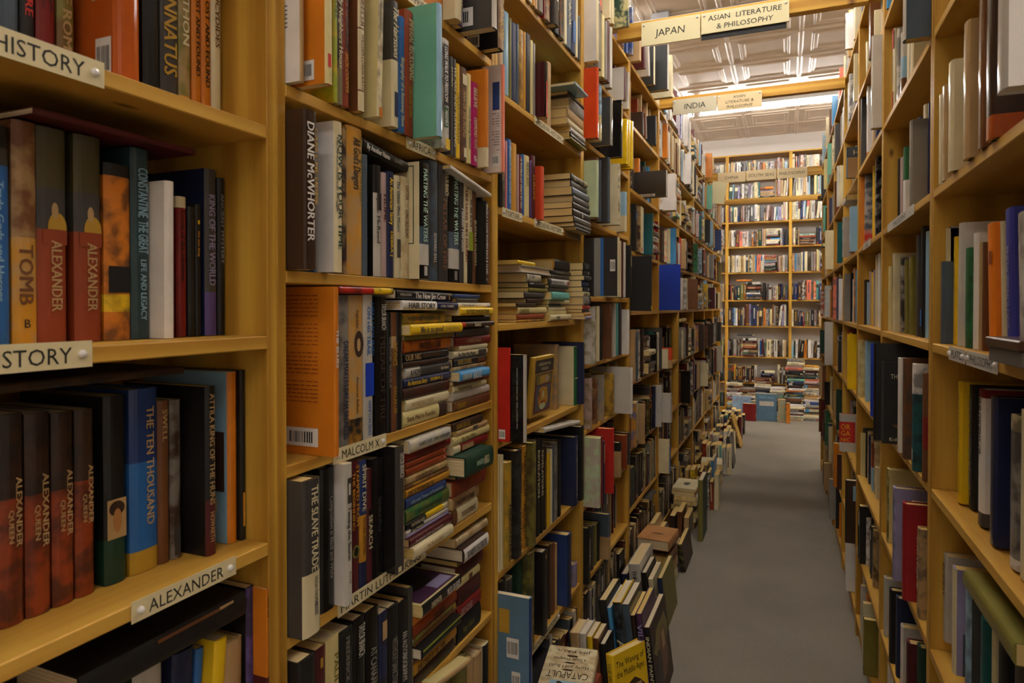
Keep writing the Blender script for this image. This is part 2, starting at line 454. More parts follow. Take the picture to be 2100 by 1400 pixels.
BOOKS=[
((-0.766, 0.49092, 1.385), (0.0, 0.0, 0.0), 0.03172, 0.24294, 0.17006, 'rust', {'T': [('ALEXANDER', 'tan', 0.52, 0.85, 0.62, 0.35, 0, 0)], 'bands': [(0.53, 1, 'dolive'), (0.53, 0.72, 'dgrey')], 'dec': [(0.47, 0.61, 0.28, 1.0, 'gold', 'o'), (0.58, 0.655, 0.42, 0.68, 'tan', 'o'), (0.46, 0.53, 0.1, 1.0, 'rust')]}, 'first twin olive and rust book, third from left, middle row, nearest left bookcase', 'L'),
((-0.766, 0.46193, 1.385), (0.0, 0.0, 0.0), 0.02506, 0.24321, 0.17025, 'ochre', {'T': [('TOMB', 'brown', 0.55, 0.82, 0.5, 0.55, 0, 0), ('B', 'black', 0.9, 0.95, 0.5, 0.35, 1, 0)], 'bands': [(0.48, 1, 'brown')], 'mo': 'tan'}, 'ochre book lettered TOMB, second from left, middle row, nearest left bookcase', 'L'),
((-0.766, 0.53251, 1.385), (0.0, 0.0, 0.0), 0.03218, 0.24404, 0.17082, 'rust', {'T': [('ALEXANDER', 'tan', 0.52, 0.85, 0.62, 0.35, 0, 0)], 'bands': [(0.53, 1, 'dolive'), (0.53, 0.72, 'dgrey')], 'dec': [(0.47, 0.61, 0.28, 1.0, 'gold', 'o'), (0.58, 0.655, 0.42, 0.68, 'tan', 'o'), (0.46, 0.53, 0.1, 1.0, 'rust')]}, 'second twin olive and rust book, fourth from left, middle row, nearest left bookcase', 'L'),
((-0.76, 0.44271, 1.086), (0.0, 0.0, 0.0), 0.023872, 0.22601, 0.15821, 'dbrown', {'T': [('ALEXANDER', 'tan', 0.3, 0.75, 0.78, 0.24, 0, 0), ('QUEEN', 'tan', 0.45, 0.7, 0.42, 0.2, 0, 0)], 'bands': [(0.0, 0.6, 'rust')], 'mo': 'black'}, 'dark brown book, first from left, lower row, nearest left bookcase', 'L'),
((-0.76, 0.59995, 1.086), (0.0, 0.0, 0.0), 0.039658, 0.23549, 0.16484, 'blue', {'T': [('THE TEN THOUSAND', 'tan', 0.1, 0.75, 0.7, 0.25, 0, 0)], 'bands': [(0, 0.12, 'gold'), (0.6, 1, 'dblue')], 'gl': 0.2}, 'yellow-footed blue book lettered THE TEN THOUSAND, sixth from left, lower row, nearest left bookcase', 'L'),
((-0.76, 0.46968, 1.086), (0.0, 0.0, 0.0), 0.026111, 0.22302, 0.15611, 'dbrown', {'T': [('ALEXANDER', 'tan', 0.3, 0.75, 0.78, 0.24, 0, 0), ('QUEEN', 'tan', 0.45, 0.7, 0.42, 0.2, 0, 0)], 'bands': [(0.0, 0.6, 'rust')], 'mo': 'black'}, 'dark brown book, second from left, lower row, nearest left bookcase', 'L'),
((-0.766, 0.57018, 1.385), (0.0, 0.0, 0.0), 0.034442, 0.2179, 0.15253, 'orange', {'bands': [(0.93, 1, 'black'), (0.16, 0.26, 'yellow')], 'dec': [(0.27, 0.42, 0.05, 0.95, 'black')], 'mo': 'black'}, 'statue face orange book, fifth from left, middle row, nearest left bookcase', 'L'),
((-0.76, 0.49692, 1.086), (0.0, 0.0, 0.0), 0.024118, 0.22005, 0.15403, 'dbrown', {'T': [('ALEXANDER', 'tan', 0.3, 0.75, 0.78, 0.24, 0, 0), ('QUEEN', 'tan', 0.45, 0.7, 0.42, 0.2, 0, 0)], 'bands': [(0.0, 0.6, 'rust')], 'mo': 'black'}, 'dark brown book, third from left, lower row, nearest left bookcase', 'L'),
((-0.76, 0.56016, 1.086), (0.0, 0.0, 0.0), 0.028016, 0.23105, 0.16173, 'black', {'bands': [(0, 0.24, 'dgreen')], 'dec': [(0.24, 0.45, 0.02, 0.98, 'tan'), (0.36, 0.44, 0.1, 0.9, 'dbrown', 'o'), (0.27, 0.4, 0.3, 0.75, 'leather', 'o')]}, 'portrait spine black book, fifth from left, lower row, nearest left bookcase', 'L'),
((-0.656, 0.8575, 1.1882), (0.0, 0.0, 0.0), 0.011053, 0.27015, 0.165, 'orange', {'T': [('THE BLUES', 'white', 0.25, 0.65, 0.5, 0.5, 0, 0)], 'cov': [('para', 'rust', 0.2, 1.0, 0.3, 0.95)], 'cc': 'orange', 'bar': [(0.2, 0.76, 0.05, 0.16)]}, 'broad back cover of orange book, first from left, fourth row, second left bookcase', 'L'),
((-0.766, 0.60164, 1.385), (0.0, 0.0, 0.0), 0.025782, 0.24422, 0.17095, 'dteal', {'T': [('CONSTANTINE', 'lblue', 0.1, 0.36, 0.6, 0.5, 0, 0), ('THE GREAT', 'lblue', 0.38, 0.55, 0.6, 0.5, 0, 0), ('LIFE AND LEGACY', 'lblue', 0.58, 0.9, 0.6, 0.3, 0, 0)], 'cc': 'dteal'}, 'dteal book, sixth from left, middle row, nearest left bookcase', 'L'),
((-0.76, 0.52232, 1.086), (0.0, 0.0, 0.0), 0.022152, 0.21971, 0.1538, 'dbrown', {'T': [('ALEXANDER', 'tan', 0.3, 0.75, 0.78, 0.24, 0, 0), ('QUEEN', 'tan', 0.45, 0.7, 0.42, 0.2, 0, 0)], 'bands': [(0.0, 0.62, 'rust')], 'mo': 'black'}, 'dark brown book, fourth from left, lower row, nearest left bookcase', 'L'),
((-0.40992, 2.3, 0.0021517), (7.0, 0.0, -90.0), 0.022183, 0.30199, 0.31, 'black', {'T': [('INDIAN PAINTING', 'cream', 0.1, 0.95, 0.5, 0.5, 0, 0)], 'cov': [('blob', 'olive', 0.1, 0.95, 0.45, 0.9), ('blob', 'brown', 0.3, 0.8, 0.12, 0.75), ('blob', 'black', 0.2, 0.45, 0.2, 0.6), ('blob', 'tan', 0.55, 0.7, 0.5, 0.7)], 'cc': 'dbrown', 'hard': 1}, 'painting-covered black book lettered INDIAN PAINTING, seventh from left, front row standing on carpet', 'F'),
((-0.6, 1.5762, 0.41796), (0.0, 0.0, 0.0), 0.018304, 0.26041, 0.2, 'dblue', {'gl': 0.15, 'cov': [('box', 'gold', 0.29, 0.44, 0.62, 0.86)], 'cc': 'steel', 'bar': [(0.16, 0.33, 0.38, 0.58), (0.14, 0.26, 0.05, 0.25)]}, 'wide steel blue dark blue book, first from right, seventh row, third left bookcase', 'L'),
((-0.45, 1.86, 0.1968), (7.0, 0.0, -118.0), 0.03, 0.215, 0.145, 'yellow', {'T': [('THE WANING', 'olive', 0.1, 0.6, 0.5, 0.4, 0, 0)], 'cov': [('blob', 'dbrown', 0.1, 0.9, 0.08, 0.58), ('blob', 'tan', 0.2, 0.8, 0.13, 0.52), ('blob', 'black', 0.4, 0.7, 0.15, 0.42), ('txt', 'black', 'The Waning of', 0.08, 0.92, 0.82, 0.09), ('txt', 'black', 'the Middle Ages', 0.08, 0.92, 0.69, 0.09)], 'hard': 1}, 'bright yellow book lettered THE WANING, leaning beside the near floor pile, front cover showing', 'F'),
((-0.525, 1.955, 0.3571), (90.0, 0.0, 10.0), 0.036, 0.235, 0.15, 'cream', {'T': [('CATAPULT', 'dbrown', 0.1, 0.5, 0.5, 0.4, 0, 0)], 'mo': 'tan', 'cov': [('txt', 'dbrown', 'CATAPULT', 0.1, 0.9, 0.6, 0.15), ('box', 'lblue', 0.15, 0.8, 0.8, 0.93), ('blob', 'dbrown', 0.25, 0.35, 0.82, 0.92), ('blob', 'dbrown', 0.55, 0.68, 0.82, 0.92), ('txt', 'dbrown', 'Harry and I Build', 0.12, 0.9, 0.45, 0.075), ('txt', 'dbrown', 'a Siege Weapon', 0.2, 0.85, 0.28, 0.075), ('blob', 'dbrown', 0.4, 0.62, 0.545, 0.58), ('blob', 'dbrown', 0.4, 0.62, 0.38, 0.415), ('blob', 'dbrown', 0.35, 0.62, 0.21, 0.25), ('txt', 'dbrown', 'JIM PAUL', 0.15, 0.85, 0.09, 0.06)], 'hard': 1}, 'siege-engine cream book lettered CATAPULT, topmost of the near floor pile', 'F'),
((-0.66, 0.80263, 0.92856), (0.0, 0.0, 0.0), 0.040269, 0.2366, 0.16562, 'dgrey', {'T': [('THE SLAVE TRADE', 'cream', 0.04, 0.59, 0.62, 0.34, 0, 0), ('HUGH THOMAS', 'dgrey', 0.63, 0.82, 0.7, 0.16, 0, 0)], 'bands': [(0, 0.4, 'cream')], 'dec': [(0.12, 0.2, 0.6, 0.8, 'grey')], 'gl': 0.2, 'cov': [('para', 'grey', 0.6, 0.95, 0.5, 0.95)], 'cc': 'dgrey'}, 'large dark grey book lettered THE SLAVE TRADE, first from left, fifth row, second left bookcase', 'L'),
((-0.66, 0.86963, 1.4816), (0.0, 0.0, 0.0), 0.020008, 0.23971, 0.1678, 'cream', {'T': [('NOW IS YOUR TIME', 'dgreen', 0.08, 0.85, 0.6, 0.5, 0, 0), ('The African-American Struggle', 'dgrey', 0.1, 0.6, 0.2, 0.25, 0, 0)], 'cc': 'white'}, 'wide white cream book, third from left, third row, second left bookcase', 'L'),
((-0.627, 1.1454, 1.7599), (0.0, 0.0, 0.0), 0.020663, 0.25897, 0.18128, 'lblue', {'gl': 0.1, 'cc': 'jade'}, 'big glossy jade pale blue book, twelfth from left, row above the AFRICA strip', 'L'),
((-0.766, 0.43619, 1.385), (0.0, 0.0, 0.0), 0.020623, 0.23246, 0.16272, 'blue', {'T': [('Trade Gods and Heroes', 'lblue', 0.25, 0.8, 0.5, 0.3, 0, 0)], 'bands': [(0.82, 1, 'dgrey'), (0.9, 1, 'black')]}, 'wide blue book lettered Trade Gods and Heroes, first from left, middle row, nearest left bookcase', 'L'),
((-0.71, 0.71922, 1.003), (90.0, 0.0, 0.0), 0.034067, 0.23903, 0.12, 'black', {'dec': [(0.15, 0.6, 0.8, 0.95, 'brown'), (0.1, 0.2, 0.85, 0.97, 'tan')]}, 'black book, first from top of flat pile, bottom visible row, nearest left bookcase', 'L'),
((-0.69, 0.95423, 1.4816), (0.0, 0.0, 0.0), 0.045037, 0.2553, 0.17871, 'ochre', {'T': [("All God's Dangers", 'black', 0.07, 0.42, 0.6, 0.42, 0, 0), ('Life of a Sharecropper', 'olive', 0.05, 0.5, 0.9, 0.15, 0, 0)], 'mo': 'tan'}, "ochre book lettered All God's Dangers, fifth from left, third row, second left bookcase", 'L'),
((-0.56, 2.3649, 1.466), (0.0, 0.0, 0.0), 0.026739, 0.21263, 0.24, 'cream', {'cov': [('box', 'grey', 0.28, 0.38, 0, 1), ('box', 'blue', 0.23, 0.28, 0, 1)], 'cc': 'charcoal', 'bar': [(0.05, 0.13, 0.42, 0.62)]}, 'blue-striped black cream book, first from left, fourth row, fourth left bookcase', 'L'),
((-0.72, 0.5496, 1.687), (0.0, 0.0, 0.0), 0.033441, 0.27, 0.189, 'burnt', {'gl': 0.12, 'cov': [('para', 'tan', 0.04, 0.24, 0.35, 0.98)], 'bar': [(0.03, 0.17, 0.02, 0.2)]}, 'big glossy burnt book, fifth from left, upper row, nearest left bookcase', 'L'),
((-0.648, 1.5089, 1.7599), (0.0, 0.0, 0.0), 0.018467, 0.2651, 0.17, 'salmon', {'cov': [('box', 'dblue', 0.05, 0.16, 0.58, 0.84), ('para', 'slate', 0.05, 0.17, 0.2, 0.55)], 'cc': 'pinkwhite', 'bar': [(0.06, 0.17, 0.06, 0.17)]}, 'pink-edged white salmon book, first from right, row above the AFRICA strip', 'L'),
((-0.69, 0.95769, 1.1882), (0.0, 0.0, 0.0), 0.041045, 0.25804, 0.18063, 'tan', {'T': [('Knight Riders', 'brown', 0.1, 0.22, 0.5, 0.2, 0, 0), ('American Ballads', 'dbrown', 0.55, 0.8, 0.5, 0.15, 0, 0)], 'bands': [(0, 0.17, 'black')], 'dec': [(0.58, 0.76, 0.25, 0.95, 'dbrown', 'o'), (0.62, 0.71, 0.45, 0.72, 'tan', 'o')], 'mo': 'ochre'}, 'tan book lettered Knight Riders, third from left, fourth row, second left bookcase', 'L'),
((-0.655, 0.79696, 1.4816), (0.0, 0.0, 0.0), 0.028921, 0.23752, 0.16626, 'dbrown', {'T': [('DIANE McWHORTER', 'white', 0.07, 0.82, 0.42, 0.5, 0, 0), ('CARRY ME HOME', 'gold', 0.1, 0.8, 0.88, 0.22, 0, 0)], 'gl': 0.18, 'cov': [('para', 'grey', 0.6, 0.95, 0.1, 0.9)]}, 'large dark brown book, first from left, third row, second left bookcase', 'L'),
((-0.633, 0.81286, 1.7599), (0.0, 0.0, 0.0), 0.016149, 0.25, 0.175, 'lyellow', {'dec': [(0.1, 0.18, 0.1, 0.6, 'red')], 'cov': [('para', 'rust', 0.12, 0.4, 0.7, 0.98)], 'cc': 'orange', 'bar': [(0.13, 0.37, 0.03, 0.15)]}, 'orange-covered pale yellow book, second from left, row above the AFRICA strip', 'L'),
((-0.69, 0.87939, 0.92856), (0.0, 0.0, 0.0), 0.036044, 0.23401, 0.1638, 'black', {'T': [('Composition in Black and White', 'grey', 0.2, 0.78, 0.7, 0.25, 0, 1)], 'gl': 0.15}, 'black book lettered Composition in Black and White, second from left, fifth row, second left bookcase', 'L'),
((-0.766, 0.71461, 1.385), (0.0, 0.0, 0.0), 0.021085, 0.23956, 0.16769, 'dgrey', {'T': [('KING OF THE WORLD', 'lavender', 0.15, 0.7, 0.5, 0.5, 0, 0)], 'bands': [(0, 0.26, 'purple')], 'cc': 'navy'}, 'dark grey book lettered KING OF THE WORLD, second from right, middle row, nearest left bookcase', 'L'),
((-0.766, 0.64697, 1.687), (0.0, 0.0, 0.0), 0.026851, 0.25, 0.175, 'dgrey', {'T': [('CINCINNATUS', 'gold', 0.1, 0.8, 0.5, 0.7, 0, 0)]}, 'dark grey book, seventh from left, upper row, nearest left bookcase', 'L'),
((-0.76, 0.62903, 1.086), (0.0, 0.0, 0.0), 0.017041, 0.21595, 0.15117, 'brown', {'T': [('SWELL', 'tan', 0.05, 0.25, 0.5, 0.4, 0, 0)]}, 'brown book lettered SWELL, seventh from left, lower row, nearest left bookcase', 'L'),
((-0.766, 0.61974, 1.687), (0.0, 0.0, 0.0), 0.024633, 0.24, 0.168, 'black', {'bar': [(0.2, 0.6, 0.03, 0.15)]}, 'black book, sixth from left, upper row, nearest left bookcase', 'L'),
((-0.707, 1.8198, 1.0953), (-5.0, 0.0, -90.0), 0.018, 0.18058, 0.18468, 'gold', {'cov': [('box', 'charcoal', 0.06, 0.94, 0.73, 0.95), ('txt', 'cream', 'MEDIEVAL', 0.2, 0.8, 0.85, 0.05), ('txt', 'cream', 'VERSE', 0.32, 0.68, 0.77, 0.05), ('box', 'plum', 0.1, 0.9, 0.05, 0.71), ('box', 'olive', 0.14, 0.86, 0.53, 0.69), ('blob', 'gold', 0.3, 0.7, 0.54, 0.68), ('blob', 'pinkgrey', 0.55, 0.75, 0.56, 0.66), ('box', 'rust', 0.14, 0.86, 0.07, 0.51), ('blob', 'slate', 0.16, 0.84, 0.09, 0.5), ('blob', 'ochre', 0.24, 0.76, 0.12, 0.48), ('blob', 'rust', 0.3, 0.7, 0.2, 0.46), ('blob', 'gold', 0.36, 0.64, 0.24, 0.44), ('blob', 'lgreen', 0.35, 0.65, 0.09, 0.2), ('blob', 'cream', 0.44, 0.56, 0.28, 0.4)], 'face': 1}, 'upright gold book, face-out with painted panels, row of red spine, third left bookcase', 'L'),
((-0.725, 0.67426, 1.086), (0.0, 0.0, 0.0), 0.017387, 0.23128, 0.1619, 'black', {'T': [('ATTILA KING OF THE HUNS', 'tan', 0.04, 0.7, 0.5, 0.45, 0, 0), ('HOWARTH', 'tan', 0.74, 0.92, 0.5, 0.4, 0, 0)], 'bands': [(0, 0.33, 'maroon')], 'cc': 'black'}, 'black book, third from right, lower row, nearest left bookcase', 'L'),
((-0.76, 0.64753, 1.086), (0.0, 0.0, 0.0), 0.016945, 0.21483, 0.15038, 'dbrown', {'dec': [(0.02, 0.2, 0.2, 0.8, 'dgrey')], 'mo': 'grey'}, 'dark brown book, fourth from right, lower row, nearest left bookcase', 'L'),
((-0.62, 1.5879, 1.076), (0.0, 0.0, 0.0), 0.021376, 0.22646, 0.21, 'lgrey', {'gl': 0.12, 'cov': [('vtxt', 'lgrey', 'YALE UNIVERSITY PRESS  NEW HAVEN AND LONDON', 0.1, 0.15, 0.85, 0.02)], 'cc': 'black'}, 'black-sided light grey book, second from left, row with painted paperback, third left bookcase', 'L'),
((-0.735, 0.72192, 1.086), (0.0, 0.0, 0.0), 0.01721, 0.24655, 0.17259, 'orange', {'cov': [('blob', 'dbrown', 0.05, 0.95, 0.3, 0.65), ('blob', 'cream', 0.1, 0.6, 0.05, 0.4)], 'cc': 'lblue'}, 'orange book, second from right, lower row, nearest left bookcase', 'L'),
((-0.658, 1.5718, 1.076), (0.0, 0.0, 0.0), 0.0096409, 0.24409, 0.2, 'red', {'cc': 'red', 'bar': [(0.06, 0.15, 0.03, 0.13)]}, 'plain red book, first from left, row with painted paperback, third left bookcase', 'L'),
((0.236, 2.1689, 1.042), (0.0, 0.0, 180.0), 0.032, 0.27882, 0.22, 'black', {}, 'tall black book, first from left, lower row, second right bookcase', 'R'),
((0.251, 2.1259, 1.042), (0.0, 0.0, 180.0), 0.032, 0.22869, 0.17, 'dgrey', {'cov': [('txt', 'cream', 'THE HISTORY', 0.12, 0.6, 0.8, 0.06), ('txt', 'cream', 'Edited', 0.1, 0.4, 0.04, 0.04), ('blob', 'dgreen', 0.25, 0.8, 0.3, 0.5), ('blob', 'brown', 0.15, 0.85, 0.18, 0.26)], 'cc': 'black'}, 'black-covered dark grey book, second from left, lower row, second right bookcase', 'R'),
((-0.735, 0.63826, 1.3427), (90.0, 0.0, 0.0), 0.0094599, 0.22592, 0.16, 'dbrown', {'mo': 'black'}, 'thin dark brown book, first from top of flat pile, lower row, nearest left bookcase', 'L'),
((-0.69, 1.035, 1.1882), (0.0, 0.0, 0.0), 0.03513, 0.25657, 0.1796, 'black', {'T': [('TAYLOR BRANCH', 'lgrey', 0.05, 0.24, 0.65, 0.4, 0, 0), ('PILLAR OF FIRE', 'dbrown', 0.28, 0.9, 0.5, 0.45, 0, 0)], 'gl': 0.15}, 'black book, fifth from left, fourth row, second left bookcase', 'L'),
((-0.74, 0.62266, 1.385), (-0.3, 0.0, 0.0), 0.014013, 0.20469, 0.14328, 'white', {'gl': 0.2}, 'leaning white book, eighth from left, middle row, nearest left bookcase', 'L'),
((-0.59588, 2.92, 0.0035516), (6.0, 0.0, -90.0), 0.052649, 0.2722, 0.3, 'lgrey', {'T': [('THE ARTS', 'black', 0.1, 0.5, 0.5, 0.3, 0, 0)], 'gl': 0.2, 'hard': 1}, 'light grey book lettered THE ARTS, second from left, second row standing on carpet', 'F'),
((-0.663, 0.78725, 1.7599), (0.0, 0.0, 0.0), 0.0095027, 0.26, 0.182, 'tan', {'T': [('SONG', 'rust', 0.2, 0.5, 0.5, 0.5, 0, 0)], 'cov': [('para', 'slate', 0.13, 0.3, 0.3, 0.95)], 'cc': 'white', 'bar': [(0.14, 0.26, 0.03, 0.14)]}, 'thin tan book lettered SONG, first from left, row above the AFRICA strip', 'L'),
((-0.766, 0.48641, 1.687), (0.0, 0.0, 0.0), 0.020795, 0.25, 0.175, 'dred', {'T': [('REPUBLIC', 'maroon', 0.3, 0.9, 0.5, 0.5, 0, 0)]}, 'dark red book lettered REPUBLIC, third from left, upper row, nearest left bookcase', 'L'),
((-0.69, 0.92309, 1.1882), (0.0, 0.0, 0.0), 0.025421, 0.2575, 0.18025, 'grey', {'T': [('DREAM MAKERS DREAM BREAKERS', 'navy', 0.3, 0.95, 0.6, 0.5, 0, 0)], 'mo': 'dgrey'}, 'grey book lettered DREAM MAKERS DREAM BREAKERS, second from left, fourth row, second left bookcase', 'L'),
((-0.766, 0.67166, 1.687), (0.0, 0.0, 0.0), 0.019368, 0.25, 0.175, 'olive', {'T': [('MARATHON', 'cream', 0.1, 0.8, 0.5, 0.5, 0, 0)], 'bands': [(0, 0.12, 'ochre')], 'mo': 'tan'}, 'olive book lettered MARATHON, fourth from right, upper row, nearest left bookcase', 'L'),
((-0.69, 1.0239, 0.92856), (0.0, 0.0, 0.0), 0.037684, 0.2192, 0.15344, 'black', {'T': [('TRUMAN NORTHUP', 'dgrey', 0.32, 0.62, 0.5, 0.25, 0, 0)], 'gl': 0.15}, 'black book, second from right, fifth row, second left bookcase', 'L'),
((-0.766, 0.66442, 1.385), (0.0, 0.0, 0.0), 0.015905, 0.19246, 0.13472, 'dred', {'T': [('Lords of the Horizon', 'black', 0.1, 0.6, 0.5, 0.35, 0, 0)], 'bands': [(0.92, 1, 'cream')]}, 'dark red book lettered Lords of the Horizon, fifth from right, middle row, nearest left bookcase', 'L'),
((-0.766, 0.50858, 1.687), (0.0, 0.0, 0.0), 0.019142, 0.24, 0.168, 'olive', {'T': [('THE FATE OF ROME', 'tan', 0.1, 0.9, 0.5, 0.5, 0, 0)], 'mo': 'brown'}, 'olive book lettered THE FATE OF ROME, fourth from left, upper row, nearest left bookcase', 'L'),
((-0.69, 0.99392, 1.1882), (0.0, 0.0, 0.0), 0.028485, 0.2595, 0.18165, 'lgrey', {'T': [('HELLHOUND', 'blue', 0.05, 0.42, 0.85, 0.25, 0, 0), ('ON HIS TRAIL', 'blue', 0.08, 0.42, 0.4, 0.32, 0, 0), ('HAMPTON SIDES', 'blue', 0.73, 0.97, 0.5, 0.3, 0, 0)], 'dec': [(0.3, 0.53, 0.0, 1, 'royal')]}, 'light grey book lettered HELLHOUND, fourth from left, fourth row, second left bookcase', 'L'),
((-0.48558, 2.92, 0.0019127), (6.0, 0.0, -90.0), 0.021289, 0.22912, 0.3, 'navy', {'cc': 'olive', 'hard': 1}, 'olive-sided navy book, fifth from left, second row standing on carpet', 'F'),
((-0.766, 0.72613, 1.687), (0.0, 0.0, 0.0), 0.017965, 0.24, 0.168, 'cream', {'T': [('THUCYDIDES', 'brown', 0.1, 0.6, 0.5, 0.4, 0, 0)]}, 'cream book, first from right, upper row, nearest left bookcase', 'L'),
((-0.766, 0.44736, 1.687), (0.0, 0.0, 0.0), 0.020756, 0.25, 0.175, 'slate', {}, 'slate book, first from left, upper row, nearest left bookcase', 'L'),
((-0.605, 1.3613, 2.051), (0.0, 0.0, 0.0), 0.027118, 0.26, 0.2, 'lgrey', {'gl': 0.1, 'cov': [('blob', 'black', 0.1, 0.95, 0.35, 0.9), ('blob', 'lavender', 0.55, 0.9, 0.02, 0.35)], 'cc': 'dgrey', 'bar': [(0.25, 0.75, 0.04, 0.2)]}, 'mylar-wrapped light grey book, second from right, top visible row, second left bookcase', 'L'),
((0.306, 1.1654, 1.046), (0.0, 0.0, 180.0), 0.036, 0.22237, 0.15566, 'grey', {'bands': [(0.9, 1, 'cream'), (0, 0.07, 'white')], 'mo': 'black'}, 'grey book, second from right, lower row, nearest right bookcase', 'R'),
((0.296, 1.1448, 1.3514), (4.5, 0.0, 180.0), 0.036, 0.21771, 0.1524, 'violet', {'T': [('PHENOMENOLOGY', 'lavender', 0.25, 0.8, 0.5, 0.3, 0, 0)]}, 'leaning violet book lettered PHENOMENOLOGY, second from right, middle row, nearest right bookcase', 'R'),
((-0.515, 3.53, 0.2328), (90.0, 0.0, -4.0), 0.05, 0.22, 0.165, 'leather', {'cov': [('blob', 'brown', 0.3, 0.7, 0.5, 0.6)], 'hard': 1}, 'faded orange leather book, flat over the third row on the carpet', 'F'),
((-0.766, 0.70802, 1.687), (0.0, 0.0, 0.0), 0.016481, 0.23, 0.161, 'orange', {'T': [('LOST AND FOUND', 'black', 0.2, 0.8, 0.5, 0.4, 0, 0)]}, 'bright orange book lettered LOST AND FOUND, second from right, upper row, nearest left bookcase', 'L'),
((-0.69, 0.95254, 0.92856), (0.0, 0.0, 0.0), 0.02527, 0.22928, 0.1605, 'maroon', {'T': [('STAMPED FROM', 'ochre', 0.03, 0.5, 0.7, 0.32, 0, 0), ('THE BEGINNING', 'ochre', 0.08, 0.52, 0.2, 0.28, 0, 0)], 'dec': [(0.26, 0.36, 0.0, 0.95, 'olive', 'o'), (0.275, 0.345, 0.2, 0.75, 'black', 'o')]}, 'maroon book lettered STAMPED FROM, fourth from left, fifth row, second left bookcase', 'L'),
((-0.69, 1.3288, 1.4816), (0.0, 0.0, 0.0), 0.050096, 0.25001, 0.17501, 'black', {'T': [('PARTING THE WATERS', 'mint', 0.06, 0.66, 0.55, 0.36, 0, 0)], 'bands': [(0.12, 0.3, 'lgrey'), (0.3, 0.45, 'slate')], 'dec': [(0.02, 0.1, 0.35, 0.65, 'grey')], 'gl': 0.15}, 'black book lettered PARTING THE WATERS, eighth from right, third row, second left bookcase', 'L'),
((-0.69, 1.2768, 1.4816), (0.0, 0.0, 0.0), 0.04469, 0.25191, 0.17634, 'dgrey', {'T': [('TAYLOR BRANCH', 'cream', 0.04, 0.25, 0.75, 0.35, 0, 0), ('PILLAR OF FIRE', 'brown', 0.28, 0.9, 0.5, 0.35, 0, 0)], 'gl': 0.15, 'cc': 'black'}, 'dark grey book, ninth from right, third row, second left bookcase', 'L'),
((-0.766, 0.6363, 1.385), (0.0, 0.0, 0.0), 0.012065, 0.18882, 0.13218, 'black', {'T': [('ALEXANDER OF MACEDON', 'cream', 0.05, 0.75, 0.5, 0.32, 0, 0)]}, 'thin black book, seventh from left, middle row, nearest left bookcase', 'L'),
((-0.665, 1.0587, 0.92856), (0.0, 0.0, 0.0), 0.030549, 0.2366, 0.16562, 'dgrey', {'T': [('TAYLOR BRANCH', 'lgrey', 0.05, 0.25, 0.6, 0.45, 0, 0)], 'dec': [(0.01, 0.05, 0.1, 0.5, 'cream')], 'gl': 0.12, 'cc': 'black'}, 'dark grey book, first from right, fifth row, second left bookcase', 'L'),
((-0.665, 1.1517, 1.4816), (0.0, 0.0, 0.0), 0.0372, 0.23124, 0.16187, 'black', {'T': [('PARTING THE WATERS', 'mint', 0.05, 0.68, 0.45, 0.38, 0, 0)], 'bands': [(0.12, 0.3, 'lgrey'), (0.3, 0.45, 'slate')], 'dec': [(0.03, 0.11, 0.3, 0.65, 'lgrey')], 'gl': 0.15, 'cov': [('frame', 'dgrey', 0.1, 0.6, 0.3, 0.97)], 'cc': 'cream'}, 'black book lettered PARTING THE WATERS, twelfth from left, third row, second left bookcase', 'L'),
((0.296, 1.0902, 1.3512), (4.0, 0.0, 180.0), 0.036, 0.20491, 0.14343, 'lgrey', {'gl': 0.1, 'mo': 'grey'}, 'light grey book, first from right, middle row, nearest right bookcase', 'R'),
((-0.766, 0.69137, 1.687), (0.0, 0.0, 0.0), 0.015111, 0.23, 0.161, 'orange', {'T': [('LOST AND FOUND', 'black', 0.2, 0.8, 0.5, 0.4, 0, 0)]}, 'orange book lettered LOST AND FOUND, third from right, upper row, nearest left bookcase', 'L'),
((-0.766, 0.73332, 1.385), (0.0, 0.0, 0.0), 0.01275, 0.23027, 0.16119, 'black', {'T': [('ANCIENT MYSTERY', 'grey', 0.1, 0.8, 0.5, 0.4, 0, 0)]}, 'thin black book lettered ANCIENT MYSTERY, first from right, middle row, nearest left bookcase', 'L'),
((-0.74, 0.66386, 1.6358), (90.0, 0.0, 0.0), 0.0076956, 0.20886, 0.16, 'maroon', {}, 'thin maroon book, first from top of flat pile, middle row, nearest left bookcase', 'L'),
((-0.68, 1.119, 1.7599), (0.0, 0.0, 0.0), 0.030974, 0.2433, 0.17031, 'rust', {'T': [('IMPERIAL RECKONING', 'cream', 0.06, 0.55, 0.65, 0.5, 0, 0), ('CAROLINE ELKINS', 'gold', 0.6, 0.85, 0.5, 0.35, 0, 0)]}, 'rust book lettered IMPERIAL RECKONING, eleventh from left, row above the AFRICA strip', 'L'),
((0.275, 1.0414, 0.97299), (90.0, 0.0, 180.0), 0.03, 0.26, 0.18, 'olive', {}, 'olive book, laid flat over the bottom visible row, nearest right bookcase', 'R'),
((-0.67, 0.90779, 0.92856), (0.0, 0.0, 0.0), 0.019553, 0.2366, 0.16562, 'lgrey', {'T': [('Taming the Storm', 'black', 0.3, 0.68, 0.42, 0.42, 0, 0), ('JACK BASS', 'dgrey', 0.76, 0.85, 0.5, 0.2, 0, 0)], 'dec': [(0.72, 0.9, 0.15, 0.75, 'dgrey'), (0.78, 0.86, 0.3, 0.6, 'lgrey')], 'gl': 0.2, 'cc': 'white'}, 'light grey book lettered Taming the Storm, third from left, fifth row, second left bookcase', 'L'),
((-0.47483, 4.12, 0.0008), (0.0, 0.0, -90.0), 0.028624, 0.3736, 0.24, 'olive', {'cc': 'dgreen', 'hard': 1}, 'upright green olive book, fourth from left, fourth row standing on carpet', 'F'),
